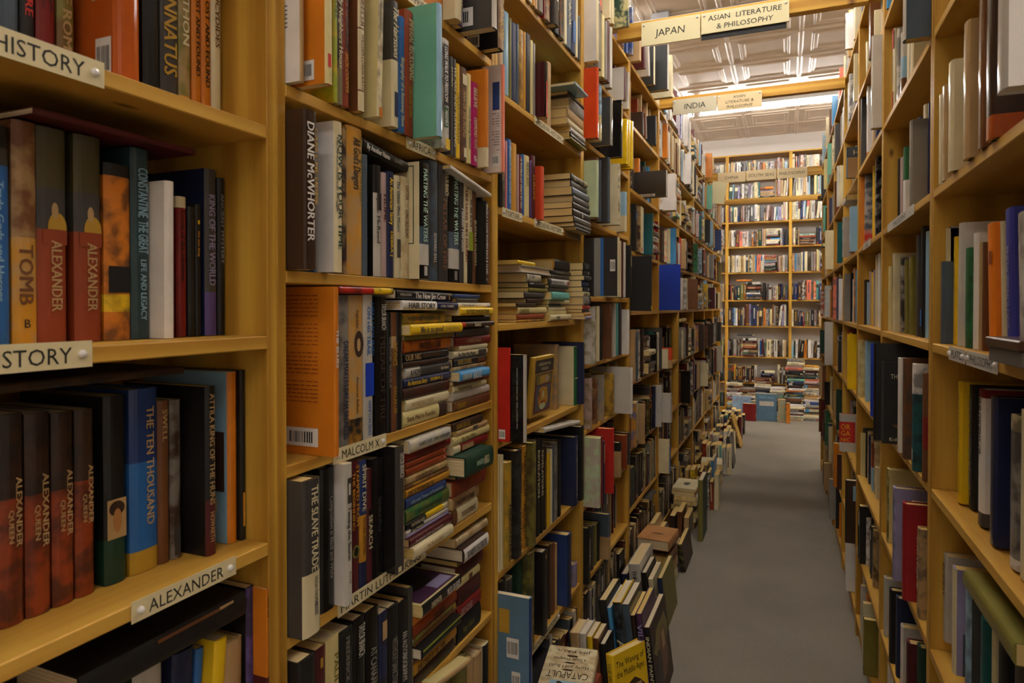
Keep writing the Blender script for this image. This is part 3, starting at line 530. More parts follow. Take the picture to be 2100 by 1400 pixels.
((-0.766, 0.46685, 1.687), (0.0, 0.0, 0.0), 0.015229, 0.25, 0.175, 'black', {'T': [('EMPIRE', 'red', 0.55, 0.95, 0.5, 0.5, 0, 0)]}, 'black book lettered EMPIRE, second from left, upper row, nearest left bookcase', 'L'),
((-0.69, 1.2343, 1.4816), (0.0, 0.0, 0.0), 0.035952, 0.25395, 0.17776, 'slate', {'T': [('EDWARD BALL', 'lgrey', 0.6, 0.85, 0.5, 0.3, 0, 0)], 'gl': 0.15, 'mo': 'dgrey'}, 'slate book, thirteenth from left, third row, second left bookcase', 'L'),
((-0.69, 1.0047, 0.64966), (0.0, 0.0, 0.0), 0.041155, 0.22716, 0.15901, 'black', {'T': [('AT CANAANS EDGE', 'grey', 0.3, 0.8, 0.5, 0.4, 0, 0)], 'gl': 0.15}, 'black book, sixth from left, sixth row, second left bookcase', 'L'),
((0.276, 1.1816, 1.674), (0.0, 0.0, 180.0), 0.036, 0.28, 0.196, 'dbrown', {'bands': [(0, 0.12, 'burnt')], 'gl': 0.2}, 'dark brown book, second from right, upper row, nearest right bookcase', 'R'),
((0.306, 1.2689, 1.046), (0.0, 0.0, 180.0), 0.036, 0.23678, 0.16575, 'navy', {'gl': 0.2}, 'wide navy book, fourth from left, lower row, nearest right bookcase', 'R'),
((0.306, 1.1192, 1.046), (0.0, 0.0, 180.0), 0.036, 0.23616, 0.16531, 'cream', {}, 'cream book, first from right, lower row, nearest right bookcase', 'R'),
((0.27933, 1.2415, 1.674), (0.0, 0.0, 180.0), 0.036, 0.27, 0.189, 'brown', {'gl': 0.1}, 'brown book, fifth from left, upper row, nearest right bookcase', 'R'),
((-0.73015, 0.73631, 1.086), (0.0, 0.0, 0.0), 0.010377, 0.24776, 0.17343, 'black', {'dec': [(0.08, 0.28, 0.3, 0.7, 'ochre')]}, 'thin black book, first from right, lower row, nearest left bookcase', 'L'),
((-0.766, 0.67973, 1.385), (0.0, 0.0, 0.0), 0.011484, 0.18053, 0.12637, 'black', {}, 'thin black book, fourth from right, middle row, nearest left bookcase', 'L'),
((0.266, 2.0088, 0.70096), (0.0, 0.0, 180.0), 0.032, 0.24575, 0.17202, 'lavender', {'mo': 'slate', 'cc': 'lavender'}, 'lavender book, second from left, fifth row, second right bookcase', 'R'),
((-0.69, 0.97683, 0.92856), (0.0, 0.0, 0.0), 0.020433, 0.22573, 0.15801, 'navy', {'T': [('SPIRIT DIVE', 'cream', 0.03, 0.4, 0.5, 0.5, 0, 0), ('MICHAEL WESTFALL', 'brown', 0.45, 0.75, 0.5, 0.35, 0, 0)], 'bands': [(0.2, 0.57, 'ochre'), (0.57, 1, 'dblue')]}, 'navy book lettered SPIRIT DIVE, fifth from left, fifth row, second left bookcase', 'L'),
((0.226, 0.92033, 1.674), (0.0, 0.0, 180.0), 0.036, 0.3, 0.21, 'lgrey', {'T': [('BURNS', 'grey', 0.3, 0.8, 0.5, 0.3, 0, 0)], 'gl': 0.15, 'cc': 'white'}, 'large pale light grey book, first from right, upper row, nearest right bookcase', 'R'),
((-0.50206, 3.6, 0.0026), (8.0, 0.0, -90.0), 0.025867, 0.1483, 0.3, 'black', {'mo': 'olive', 'cc': 'dbrown', 'hard': 1}, 'art-covered black book, sixth from left, third row standing on carpet', 'F'),
((-0.69, 1.023, 1.4816), (0.0, 0.0, 0.0), 0.023522, 0.2031, 0.14217, 'lgrey', {'T': [('Jane McReed', 'dgrey', 0.3, 0.7, 0.5, 0.4, 0, 0)], 'bands': [(0.75, 1, 'black')], 'dec': [(0.6, 0.75, 0.3, 0.9, 'black')], 'cc': 'black'}, 'light grey book, seventh from left, third row, second left bookcase', 'L'),
((-0.665, 1.2402, 1.7599), (0.0, 0.0, 0.0), 0.03272, 0.23082, 0.16157, 'lgrey', {'T': [('LONG WALK TO FREEDOM', 'white', 0.07, 0.57, 0.42, 0.4, 0, 0), ('MANDELA', 'white', 0.65, 0.79, 0.42, 0.35, 0, 0)], 'dec': [(0.4, 0.95, 0.1, 0.75, 'black'), (0.2, 0.38, 0.15, 0.7, 'green'), (0, 0.1, 0.3, 0.95, 'yellow')], 'mo': 'dgrey'}, 'light grey book lettered LONG WALK TO FREEDOM, thirteenth from left, row above the AFRICA strip', 'L'),
((-0.67, 1.0523, 1.7599), (0.0, 0.0, 0.0), 0.021672, 0.23139, 0.16198, 'cream', {'T': [('The Hairstons', 'cream', 0.04, 0.45, 0.5, 0.75, 0, 1)], 'bands': [(0.53, 1, 'dgrey')], 'dec': [(0.08, 0.28, 0.2, 0.75, 'navy')], 'bar': [(0.5, 0.9, 0.03, 0.12)]}, 'cream book, ninth from left, row above the AFRICA strip', 'L'),
((-0.69, 1.1181, 1.4816), (0.0, 0.0, 0.0), 0.028863, 0.19886, 0.1392, 'cream', {'T': [('CAYTON', 'brown', 0.08, 0.22, 0.65, 0.4, 0, 0), ('LONG OLD ROAD', 'brown', 0.32, 0.6, 0.6, 0.38, 0, 0)], 'mo': 'tan'}, 'cream book, eleventh from left, third row, second left bookcase', 'L'),
((-0.69, 1.0753, 0.64966), (0.0, 0.0, 0.0), 0.035609, 0.20443, 0.1431, 'black', {'T': [('WITHOUT SANCTUARY', 'grey', 0.3, 0.8, 0.5, 0.5, 0, 0)], 'hard': 1}, 'black book lettered WITHOUT SANCTUARY, third from right, sixth row, second left bookcase', 'L'),
((-0.43269, 2.3, 0.0021623), (7.0, 0.0, -90.0), 0.022357, 0.34574, 0.25, 'plum', {'T': [('VILLAGE INDIA', 'lavender', 0.1, 0.95, 0.5, 0.75, 0, 0)], 'hard': 1}, 'plum book lettered VILLAGE INDIA, sixth from left, front row standing on carpet', 'F'),
((0.306, 1.2813, 1.3513), (4.5, 0.0, 180.0), 0.033532, 0.21135, 0.14795, 'bright orange', {'dec': [(0.68, 0.78, 0.5, 0.95, 'rust')]}, 'leaning bright orange book, fourth from right, middle row, nearest right bookcase', 'R'),
((0.31378, 1.374, 1.046), (0.0, 0.0, 180.0), 0.036, 0.23699, 0.16589, 'white', {'T': [('PHILOSOPHY OF', 'black', 0.06, 0.48, 0.5, 0.4, 0, 0)], 'bands': [(0.94, 1, 'dred'), (0, 0.1, 'dgrey')]}, 'white book lettered PHILOSOPHY OF, third from left, lower row, nearest right bookcase', 'R'),
((-0.69, 0.96542, 0.64966), (0.0, 0.0, 0.0), 0.034395, 0.22838, 0.15986, 'black', {'T': [('TAYLOR BRANCH', 'lgrey', 0.05, 0.3, 0.6, 0.5, 0, 0)], 'gl': 0.15}, 'black book, fifth from left, sixth row, second left bookcase', 'L'),
((-0.72, 0.70384, 0.78638), (-1.5, 0.0, 0.0), 0.032605, 0.16713, 0.11699, 'tan', {}, 'tan book, sixth from left, bottom visible row, nearest left bookcase', 'L'),
((-0.515, 4.6, 0.2232), (90.0, 0.0, -4.0), 0.03, 0.26, 0.15, 'ochre', {}, 'ochre book, seventh up in the tallest floor pile', 'F'),
((0.246, 3.2534, 0.38596), (0.0, 0.0, 180.0), 0.0288, 0.27619, 0.2, 'black', {'cov': [('blob', 'lblue', 0.15, 0.95, 0.68, 0.92), ('txt', 'black', 'INTRO', 0.2, 0.9, 0.82, 0.07), ('txt', 'black', 'PHIL', 0.2, 0.9, 0.71, 0.07), ('blob', 'rust', 0.4, 0.9, 0.02, 0.15)], 'cc': 'dbrown'}, 'pale-panelled black book, first from left, seventh row, fourth right bookcase', 'R'),
((-0.71446, 0.73399, 0.78596), (0.0, 0.0, 0.0), 0.015012, 0.23391, 0.16374, 'purple', {'mo': 'black', 'cc': 'black'}, 'purple book, second from right, bottom visible row, nearest left bookcase', 'L'),
((0.251, 3.6965, 0.70096), (0.0, 0.0, 180.0), 0.032, 0.18768, 0.16, 'red', {'bands': [(0.8, 1, 'lgrey'), (0, 0.25, 'lgrey')], 'cov': [('txt', 'yellow', 'OR', 0.03, 0.3, 0.6, 0.14), ('txt', 'yellow', 'GA', 0.03, 0.3, 0.43, 0.14), ('txt', 'yellow', 'NIC', 0.03, 0.3, 0.28, 0.1)]}, 'red book, first from left, fifth row, fourth right bookcase', 'R'),
((0.251, 3.3692, 2.011), (0.0, 0.0, 180.0), 0.032, 0.13861, 0.2, 'steel', {'cov': [('blob', 'slate', 0.0, 1, 0.66, 1), ('txt', 'cream', 'HOUSES', 0.12, 0.95, 0.74, 0.16), ('blob', 'brown', 0.2, 0.9, 0.02, 0.25)], 'cc': 'tan'}, 'blue-topped steel book, first from left, upper row, fourth right bookcase', 'R'),
((-0.69, 0.92795, 0.64966), (0.0, 0.0, 0.0), 0.037759, 0.22481, 0.15737, 'black', {'T': [('FREDERICK', 'grey', 0.05, 0.4, 0.5, 0.25, 0, 0)]}, 'black book, fourth from left, sixth row, second left bookcase', 'L'),
((-0.523, 4.6, 0.2466), (90.0, 0.0, -1.0), 0.016, 0.26, 0.15, 'cream', {'cov': [('blob', 'dgrey', 0.35, 0.65, 0.35, 0.65)]}, 'cream book, eighth up in the tallest floor pile', 'F'),
((0.236, 4.8244, 1.042), (0.0, 0.0, 180.0), 0.0288, 0.285, 0.2, 'lgrey', {'cov': [('blob', 'lblue', 0.3, 0.95, 0.2, 0.62), ('txt', 'dgrey', 'CLOUD', 0.25, 0.95, 0.72, 0.12)], 'cc': 'lgrey'}, 'pale blue-pictured light grey book, first from left, lower row, sixth right bookcase', 'R'),
((0.276, 1.3213, 1.674), (0.0, 0.0, 180.0), 0.036, 0.22878, 0.16014, 'tan', {'gl': 0.15}, 'tan book, fourth from left, upper row, nearest right bookcase', 'R'),
((0.236, 4.8244, 1.674), (0.0, 0.0, 180.0), 0.0288, 0.25514, 0.2, 'lyellow', {'cov': [('txt', 'dblue', 'PAPER', 0.3, 0.95, 0.5, 0.1), ('txt', 'dblue', 'PATH', 0.3, 0.95, 0.34, 0.1)], 'cc': 'cream'}, 'wire-bound pale yellow book, first from left, second row, sixth right bookcase', 'R'),
((-0.69, 1.1109, 0.64966), (0.0, 0.0, 0.0), 0.032141, 0.199, 0.1393, 'black', {'T': [('AN AUTOBIOGRAPHY', 'lgrey', 0.3, 0.8, 0.5, 0.5, 0, 0)]}, 'black book lettered AN AUTOBIOGRAPHY, second from right, sixth row, second left bookcase', 'L'),
((-0.766, 0.69092, 1.385), (0.0, 0.0, 0.0), 0.0092264, 0.18553, 0.12987, 'black', {'T': [('the last king', 'ochre', 0.2, 0.6, 0.5, 0.35, 0, 0)], 'dec': [(0.85, 0.88, 0.3, 0.7, 'yellow')]}, 'thin black book lettered the last king, third from right, middle row, nearest left bookcase', 'L'),
((-0.68, 1.0912, 1.7599), (0.0, 0.0, 0.0), 0.021008, 0.2208, 0.15456, 'blue', {'T': [('Biography of a Runaway Slave', 'cream', 0.35, 0.95, 0.5, 0.5, 0, 0)], 'bands': [(0.9, 0.905, 'rust')]}, 'blue book lettered Biography of a Runaway Slave, tenth from left, row above the AFRICA strip', 'L'),
((-0.69, 1.0667, 1.4816), (0.0, 0.0, 0.0), 0.02177, 0.19974, 0.13982, 'navy', {'T': [('An American Story', 'yellow', 0.06, 0.5, 0.5, 0.5, 0, 0), ('DEBRA J', 'yellow', 0.56, 0.8, 0.5, 0.35, 0, 0)]}, 'navy book lettered An American Story, ninth from left, third row, second left bookcase', 'L'),
((-0.74, 0.63185, 0.78684), (-3.0, 0.0, 0.0), 0.033838, 0.1799, 0.12593, 'navy', {}, 'navy book, third from left, bottom visible row, nearest left bookcase', 'L'),
((-0.50783, 2.3, 0.002628), (7.0, 0.0, -90.0), 0.029999, 0.3735, 0.22, 'black', {'T': [('ASIA', 'cream', 0.35, 0.7, 0.5, 0.8, 0, 0)], 'mo': 'slate', 'cc': 'yellow', 'hard': 1}, 'black book lettered ASIA, third from left, front row standing on carpet', 'F'),
((-0.67, 0.94708, 1.7599), (0.0, 0.0, 0.0), 0.016967, 0.24, 0.168, 'cream', {'T': [('WHEELER', 'brown', 0.1, 0.4, 0.5, 0.6, 0, 0), ('WILLIAM LOREN KATZ', 'brown', 0.45, 0.85, 0.5, 0.4, 0, 0)], 'bands': [(0.14, 0.15, 'brown'), (0.58, 0.59, 'brown')], 'cc': 'brown'}, 'cream book, seventh from left, row above the AFRICA strip', 'L'),
((-0.69, 1.2875, 1.2035), (90.0, 0.0, 0.0), 0.030686, 0.17903, 0.12174, 'lyellow', {'T': [('Stark Mad in Paradise', 'brown', 0.06, 0.7, 0.5, 0.3, 0, 0)], 'bands': [(0, 0.2, 'dbrown')]}, 'pale yellow book, first from bottom of near stack, fourth row, second left bookcase', 'L'),
((-0.56061, 2.3, 0.0025502), (7.0, 0.0, -90.0), 0.028722, 0.37143, 0.22, 'black', {'T': [('MERKEL', 'lgrey', 0.5, 0.8, 0.5, 0.5, 0, 0)], 'hard': 1}, 'black book, first from left, front row standing on carpet', 'F'),
((-0.68, 0.91693, 1.7599), (0.0, 0.0, 0.0), 0.016016, 0.235, 0.1645, 'rust', {'T': [('TWO MILES TO SAMARKAND', 'black', 0.05, 0.6, 0.5, 0.5, 0, 0), ('JACK COOPER', 'ochre', 0.62, 0.9, 0.5, 0.5, 0, 0)], 'mo': 'dred'}, 'rust book lettered TWO MILES TO SAMARKAND, fifth from left, row above the AFRICA strip', 'L'),
((-0.47749, 2.3, 0.0025032), (7.0, 0.0, -90.0), 0.027951, 0.37015, 0.22, 'slate', {'T': [('LIVING IN', 'lgrey', 0.45, 0.75, 0.5, 0.6, 0, 0)], 'gl': 0.2, 'cc': 'dgrey', 'hard': 1}, 'slate book lettered LIVING IN, fourth from left, front row standing on carpet', 'F'),
((-0.68, 1.6937, 0.73096), (0.0, 0.0, 0.0), 0.042, 0.29772, 0.2084, 'black', {'T': [('GUINEVERE', 'gold', 0.4, 0.9, 0.8, 0.3, 0, 0)], 'mo': 'dgrey'}, 'black book, fourth from left, sixth row, third left bookcase', 'L'),
((0.32378, 1.4843, 1.046), (0.0, 0.0, 180.0), 0.036, 0.23139, 0.16197, 'black', {'T': [('HISTORY OF WESTERN PHILOSOPHY', 'grey', 0.1, 0.9, 0.5, 0.5, 0, 0)]}, 'black book lettered HISTORY OF WESTERN PHILOSOPHY, second from left, lower row, nearest right bookcase', 'R'),
((-0.69, 0.89066, 0.64966), (0.0, 0.0, 0.0), 0.034211, 0.22884, 0.16019, 'lyellow', {'T': [('PAULINE C', 'olive', 0.12, 0.6, 0.7, 0.3, 0, 0)]}, 'pale yellow book, third from left, sixth row, second left bookcase', 'L'),
((-0.68, 1.3528, 1.7599), (0.0, 0.0, 0.0), 0.03225, 0.21069, 0.14748, 'brown', {'T': [('MAN OF THE PEOPLE', 'tan', 0.25, 0.75, 0.5, 0.4, 0, 0)], 'dec': [(0.82, 0.93, 0.2, 0.95, 'cream'), (0.04, 0.14, 0.4, 0.9, 'cream')], 'mo': 'dbrown'}, 'brown book, sixth from right, row above the AFRICA strip', 'L'),
((-0.69, 1.0405, 0.64966), (0.0, 0.0, 0.0), 0.027375, 0.20627, 0.14439, 'navy', {'dec': [(0.75, 0.92, 0.2, 0.8, 'tan')], 'mo': 'black'}, 'navy book, seventh from left, sixth row, second left bookcase', 'L'),
((-0.69, 1.0777, 1.1882), (0.0, 0.0, 0.0), 0.017018, 0.22734, 0.15914, 'brown', {'T': [('EVIDENCE', 'gold', 0.25, 0.45, 0.5, 0.8, 0, 0), ('DALLAS LEE', 'gold', 0.62, 0.85, 0.5, 0.6, 0, 0)], 'bands': [(0.7, 0.8, 'tan')]}, 'brown book lettered EVIDENCE, second from right, fourth row, second left bookcase', 'L'),
((-0.69, 1.2964, 1.0104), (90.0, 0.0, 0.0), 0.02822, 0.17933, 0.12194, 'green', {'T': [('MY BONDAGE AND MY FREEDOM', 'dgreen', 0.25, 0.8, 0.5, 0.25, 0, 0)], 'mo': 'olive', 'cc': 'green'}, 'green book, sixth from bottom of near stack, fifth row, second left bookcase', 'L'),
((-0.69, 1.0966, 1.1882), (0.0, 0.0, 0.0), 0.017495, 0.22814, 0.1597, 'black', {'T': [('SOLOMON NORTHUP', 'dgrey', 0.3, 0.7, 0.5, 0.5, 0, 0)]}, 'black book, first from right, fourth row, second left bookcase', 'L'),
((-0.69, 0.99605, 0.92856), (0.0, 0.0, 0.0), 0.015043, 0.20573, 0.14401, 'maroon', {'T': [('SEARCH', 'cream', 0.4, 0.7, 0.5, 0.7, 0, 0)], 'dec': [(0.4, 0.65, 0.1, 0.9, 'black')]}, 'maroon book lettered SEARCH, sixth from left, fifth row, second left bookcase', 'L'),
((-0.69, 1.0906, 1.4816), (0.0, 0.0, 0.0), 0.019075, 0.19673, 0.13771, 'cream', {'T': [('The Other Wes Moore', 'slate', 0.05, 0.55, 0.5, 0.5, 0, 0)], 'dec': [(0.2, 0.38, 0.2, 0.9, 'dgrey')]}, 'cream book, tenth from left, third row, second left bookcase', 'L'),
((0.31044, 1.52, 1.3504), (-1.5, 0.0, 180.0), 0.036, 0.23773, 0.16641, 'lgrey', {'cc': 'white'}, 'light grey book, fifth from left, middle row, nearest right bookcase', 'R'),
((-0.69, 1.306, 1.3467), (90.0, 0.0, 0.0), 0.024445, 0.19544, 0.1329, 'rust', {'T': [('INSIDE STAR', 'dbrown', 0.3, 0.75, 0.5, 0.5, 0, 0)], 'mo': 'orange'}, 'rust book lettered INSIDE STAR, fourth from top of near stack, fourth row, second left bookcase', 'L'),
((-0.7, 1.6743, 0.41796), (0.0, 0.0, 0.0), 0.041759, 0.25729, 0.1801, 'dgrey', {'cc': 'cream'}, 'dark grey book, second from left, seventh row, third left bookcase', 'L'),
((-0.7, 1.7521, 0.41796), (0.0, 0.0, 0.0), 0.041369, 0.29, 0.203, 'dgreen', {}, 'dark green book, third from left, seventh row, third left bookcase', 'L'),
((-0.69, 0.98486, 1.4816), (0.0, 0.0, 0.0), 0.013304, 0.21464, 0.15025, 'slate', {}, 'thin slate book, sixth from left, third row, second left bookcase', 'L'),
((-0.655, 1.4595, 1.066), (90.0, 0.0, 0.0), 0.046118, 0.14541, 0.14, 'dgreen', {'T': [('HUMAN RIGHTS IN', 'mint', 0.35, 0.6, 0.5, 0.25, 0, 0), ('AFRICA', 'cream', 0.62, 0.82, 0.5, 0.4, 0, 0)]}, 'wide dark green book, sixth from top of far stack, fifth row, second left bookcase', 'L'),
((-0.72, 0.67358, 0.78671), (-4.0, 0.0, 0.0), 0.021551, 0.17898, 0.12529, 'yellow', {}, 'yellow book, fifth from left, bottom visible row, nearest left bookcase', 'L'),
((-0.68, 1.4119, 1.7599), (0.0, 0.0, 0.0), 0.034624, 0.1947, 0.13629, 'magenta', {'T': [('BELIEVE', 'cream', 0.06, 0.3, 0.5, 0.55, 0, 0), ('DESMOND TUTU', 'cream', 0.42, 0.8, 0.5, 0.45, 0, 0), ('afr', 'white', 0.88, 0.96, 0.5, 0.5, 0, 0)], 'gl': 0.3}, 'magenta book, fourth from right, row above the AFRICA strip', 'L'),
((-0.6875, 1.6032, 0.41796), (0.0, 0.0, 0.0), 0.034671, 0.27968, 0.19578, 'black', {}, 'black book, first from left, seventh row, third left bookcase', 'L'),
((-0.69, 1.2967, 1.2534), (90.0, 0.0, 0.0), 0.023958, 0.18811, 0.12791, 'dbrown', {'mo': 'maroon'}, 'dark brown book, third from bottom of near stack, fourth row, second left bookcase', 'L'),
((-0.66, 0.98599, 1.7601), (-2.0, 0.0, 0.0), 0.013662, 0.24, 0.168, 'cream', {'dec': [(0, 0.07, 0.1, 0.9, 'orange')], 'mo': 'dbrown', 'cc': 'lyellow'}, 'thin cream book, eighth from left, row above the AFRICA strip', 'L'),
((-0.68, 0.9011, 1.7599), (0.0, 0.0, 0.0), 0.012997, 0.235, 0.1645, 'dbrown', {'T': [('Key to My Neighbors House', 'cream', 0.05, 0.75, 0.5, 0.7, 0, 0)], 'bands': [(0, 0.25, 'grey')], 'mo': 'olive'}, 'thin dark brown book, fourth from left, row above the AFRICA strip', 'L'),
((-0.67, 1.3242, 1.381), (90.0, 0.0, 0.0), 0.020887, 0.21783, 0.14812, 'yellow', {'T': [('life is so good', 'dgrey', 0.15, 0.58, 0.5, 0.55, 0, 0), ('George Dawson', 'olive', 0.62, 0.9, 0.5, 0.25, 0, 0)]}, 'yellow book, second from top of near stack, fourth row, second left bookcase', 'L'),
((-0.69, 1.0445, 1.4816), (0.0, 0.0, 0.0), 0.0162, 0.19375, 0.13562, 'pinkgrey', {'T': [('HOME', 'maroon', 0.2, 0.8, 0.5, 0.5, 0, 0)]}, 'pinkgrey book lettered HOME, eighth from left, third row, second left bookcase', 'L'),
((-0.69, 1.4616, 0.67591), (90.0, 0.0, 0.0), 0.052518, 0.12279, 0.102, 'black', {'T': [('Hunger Outdoors', 'olive', 0.2, 0.7, 0.5, 0.3, 0, 0)]}, 'black book lettered Hunger Outdoors, first from bottom of far stack, sixth row, second left bookcase', 'L'),
((-0.69, 0.92565, 1.4816), (0.0, 0.0, 0.0), 0.0094063, 0.24828, 0.1738, 'dbrown', {'mo': 'tan'}, 'thin dark brown book, fourth from left, third row, second left bookcase', 'L'),
((-0.68, 1.7948, 0.41796), (0.0, 0.0, 0.0), 0.042, 0.28986, 0.2029, 'olive', {'mo': 'black'}, 'patterned olive book, fifth from left, seventh row, third left bookcase', 'L'),
((-0.676, 1.3144, 1.4272), (89.432, 0.0, 0.0), 0.018652, 0.22968, 0.13, 'white', {'T': [('HAIR STORY', 'black', 0.08, 0.54, 0.5, 0.6, 0, 0), ('LORI L THARPS', 'lgrey', 0.64, 0.9, 0.5, 0.25, 0, 0)], 'bands': [(0, 0.42, 'navy')], 'gl': 0.15, 'hard': 1}, 'white book, flat just under the white-titled black one, fourth row, second left bookcase', 'L'),
((0.31378, 1.4203, 1.35), (0.0, 0.0, 180.0), 0.029327, 0.20879, 0.14615, 'white', {}, 'white book, seventh from left, middle row, nearest right bookcase', 'R'),
((-0.68, 1.2869, 1.1494), (90.0, 0.0, 0.0), 0.025308, 0.16979, 0.11546, 'lgrey', {'T': [('TA-NEHISI COATES', 'black', 0.18, 0.5, 0.5, 0.3, 0, 0), ('BETWEEN THE WORLD AND ME', 'black', 0.54, 0.95, 0.5, 0.3, 0, 0)], 'mo': 'cream'}, 'light grey book, second from top of near stack, fifth row, second left bookcase', 'L'),
((-0.69, 1.1268, 1.7016), (85.128, 0.0, 0.0), 0.020668, 0.14746, 0.14, 'black', {'T': [('By Another Name', 'white', 0.05, 0.55, 0.5, 0.45, 0, 0), ('SLAVERY', 'grey', 0.66, 0.85, 0.5, 0.3, 0, 0)]}, 'black book lettered By Another Name, slanting flat across the middle, third row, second left bookcase', 'L'),
((-0.69, 1.49, 1.0111), (90.0, 0.0, 0.0), 0.036508, 0.17015, 0.11571, 'rust', {'mo': 'dred'}, 'rust book, third from bottom of far stack, fifth row, second left bookcase', 'L'),
((0.276, 1.4336, 1.674), (0.0, 0.0, 180.0), 0.036, 0.20118, 0.14083, 'cream', {'gl': 0.15}, 'cream book, third from left, upper row, nearest right bookcase', 'R'),
((0.296, 1.3723, 0.73096), (0.0, 0.0, 180.0), 0.036, 0.19779, 0.13846, 'lblue', {'mo': 'slate', 'cc': 'dgrey'}, 'pale blue book, third from left, bottom visible row, nearest right bookcase', 'R'),
((0.30933, 1.4533, 1.35), (0.0, 0.0, 180.0), 0.03541, 0.18499, 0.12949, 'green', {'mo': 'dgreen'}, 'green book, sixth from left, middle row, nearest right bookcase', 'R'),
((-0.69, 1.3315, 0.68842), (90.0, 0.0, 0.0), 0.025057, 0.18179, 0.12361, 'ochre', {'T': [('SHATTERED BY THE DARK', 'dbrown', 0.05, 0.7, 0.5, 0.5, 0, 0)]}, 'ochre book, second from bottom of near stack, sixth row, second left bookcase', 'L'),
((-0.69, 1.3339, 0.76688), (90.0, 0.0, 0.0), 0.024091, 0.18743, 0.12745, 'rust', {'T': [('TAR BABY', 'dbrown', 0.4, 0.7, 0.5, 0.5, 0, 0)]}, 'rust book lettered TAR BABY, third from top of near stack, sixth row, second left bookcase', 'L'),
((-0.682, 1.3001, 1.4471), (89.192, 0.0, 0.0), 0.017602, 0.22652, 0.14, 'black', {'T': [('MICHELLE ALEXANDER', 'lgrey', 0.04, 0.22, 0.5, 0.2, 0, 0), ('The New Jim Crow', 'white', 0.28, 0.84, 0.5, 0.6, 0, 0)], 'dec': [(0.07, 0.085, 0.1, 0.9, 'tan')]}, 'wide white-titled black book, flat above the near stack, fourth row, second left bookcase', 'L'),
((-0.67958, 1.6229, 0.73096), (0.0, 0.0, 0.0), 0.0315, 0.28005, 0.19604, 'gold', {'T': [('HIERONYMUS', 'dbrown', 0.4, 0.95, 0.5, 0.45, 0, 0)], 'mo': 'olive'}, 'gold book, third from left, sixth row, third left bookcase', 'L'),
((-0.69, 1.0608, 1.1882), (0.0, 0.0, 0.0), 0.013281, 0.22656, 0.15859, 'black', {'T': [('BLACK SOULS', 'grey', 0.2, 0.8, 0.5, 0.5, 0, 0)]}, 'thin black book lettered BLACK SOULS, sixth from left, fourth row, second left bookcase', 'L'),
((-0.50389, 5.1, 0.0008), (0.0, 0.0, -90.0), 0.020975, 0.27769, 0.25, 'sky', {'cc': 'sky'}, 'sky book, fourth from left, fifth row standing on carpet', 'F'),
((-0.62, 2.4961, 2.046), (0.0, 0.0, 0.0), 0.034, 0.18342, 0.2, 'grey', {'gl': 0.12, 'cc': 'dgrey'}, 'grey book, fourth from left, second row, fourth left bookcase', 'L'),
((-0.64611, 2.16, 0.0019577), (4.0, 0.0, -90.0), 0.033193, 0.3052, 0.12, 'tan', {}, 'tan book, first from left, cluster behind the cream topmost pile book', 'F'),
((-0.69, 1.4073, 1.4816), (0.0, 0.0, 0.0), 0.026235, 0.2211, 0.15477, 'cream', {'T': [('WE ARE BLACK', 'black', 0.1, 0.4, 0.5, 0.4, 0, 0)], 'bands': [(0, 0.35, 'black')], 'dec': [(0.35, 0.55, 0.1, 0.9, 'lime')]}, 'cream book lettered WE ARE BLACK, fifth from right, third row, second left bookcase', 'L'),
((-0.74, 0.58727, 0.78596), (0.0, 0.0, 0.0), 0.040928, 0.18531, 0.12972, 'lgrey', {'cc': 'dgreen'}, 'light grey book, second from left, bottom visible row, nearest left bookcase', 'L'),
((-0.67, 1.3167, 0.81309), (90.0, 0.0, 0.0), 0.025065, 0.17019, 0.15, 'black', {'T': [('DARKWATER', 'cream', 0.2, 0.45, 0.5, 0.45, 0, 0), ('W.E.B. DU BOIS', 'white', 0.6, 0.95, 0.5, 0.55, 0, 0)], 'cov': [('box', 'plum', 0.06, 0.97, 0.04, 0.96), ('blob', 'black', 0.2, 0.9, 0.2, 0.75), ('box', 'lavender', 0.1, 0.3, 0.1, 0.5)], 'cc': 'lyellow'}, 'black book lettered DARKWATER, first from top of near stack, sixth row, second left bookcase', 'L'),
((-0.69, 1.306, 1.2943), (90.0, 0.0, 0.0), 0.020973, 0.18832, 0.12806, 'dgrey', {'T': [('A HOPE', 'black', 0.08, 0.3, 0.5, 0.6, 0, 0), ('Ron Newland', 'cream', 0.75, 0.93, 0.5, 0.3, 0, 0)], 'bands': [(0.7, 1, 'lgrey')]}, 'dark grey book, seventh from top of near stack, fourth row, second left bookcase', 'L'),
((-0.69, 1.2967, 1.2301), (90.0, 0.0, 0.0), 0.021802, 0.17736, 0.1206, 'cream', {'T': [('WORKING RIVER', 'tan', 0.1, 0.6, 0.5, 0.4, 0, 0)]}, 'cream book lettered WORKING RIVER, second from bottom of near stack, fourth row, second left bookcase', 'L'),
((-0.69, 1.2787, 1.4026), (90.0, 0.0, 0.0), 0.02155, 0.17233, 0.11719, 'olive', {'T': [('WHEN RABBIT WAS IN VOGUE', 'dgrey', 0.1, 0.85, 0.5, 0.35, 0, 0)], 'mo': 'ochre'}, 'olive book, first from top of near stack, fourth row, second left bookcase', 'L'),
((-0.69, 1.5905, 1.9896), (0.0, 0.0, 0.0), 0.032214, 0.23, 0.161, 'tan', {}, 'tan book, first from left, second row, third left bookcase', 'L'),
((0.31156, 1.5172, 1.046), (0.0, 0.0, 180.0), 0.028618, 0.23527, 0.16469, 'yellow', {'T': [('THE LATE WORKS', 'olive', 0.1, 0.8, 0.5, 0.2, 0, 0)]}, 'yellow book lettered THE LATE WORKS, first from left, lower row, nearest right bookcase', 'R'),
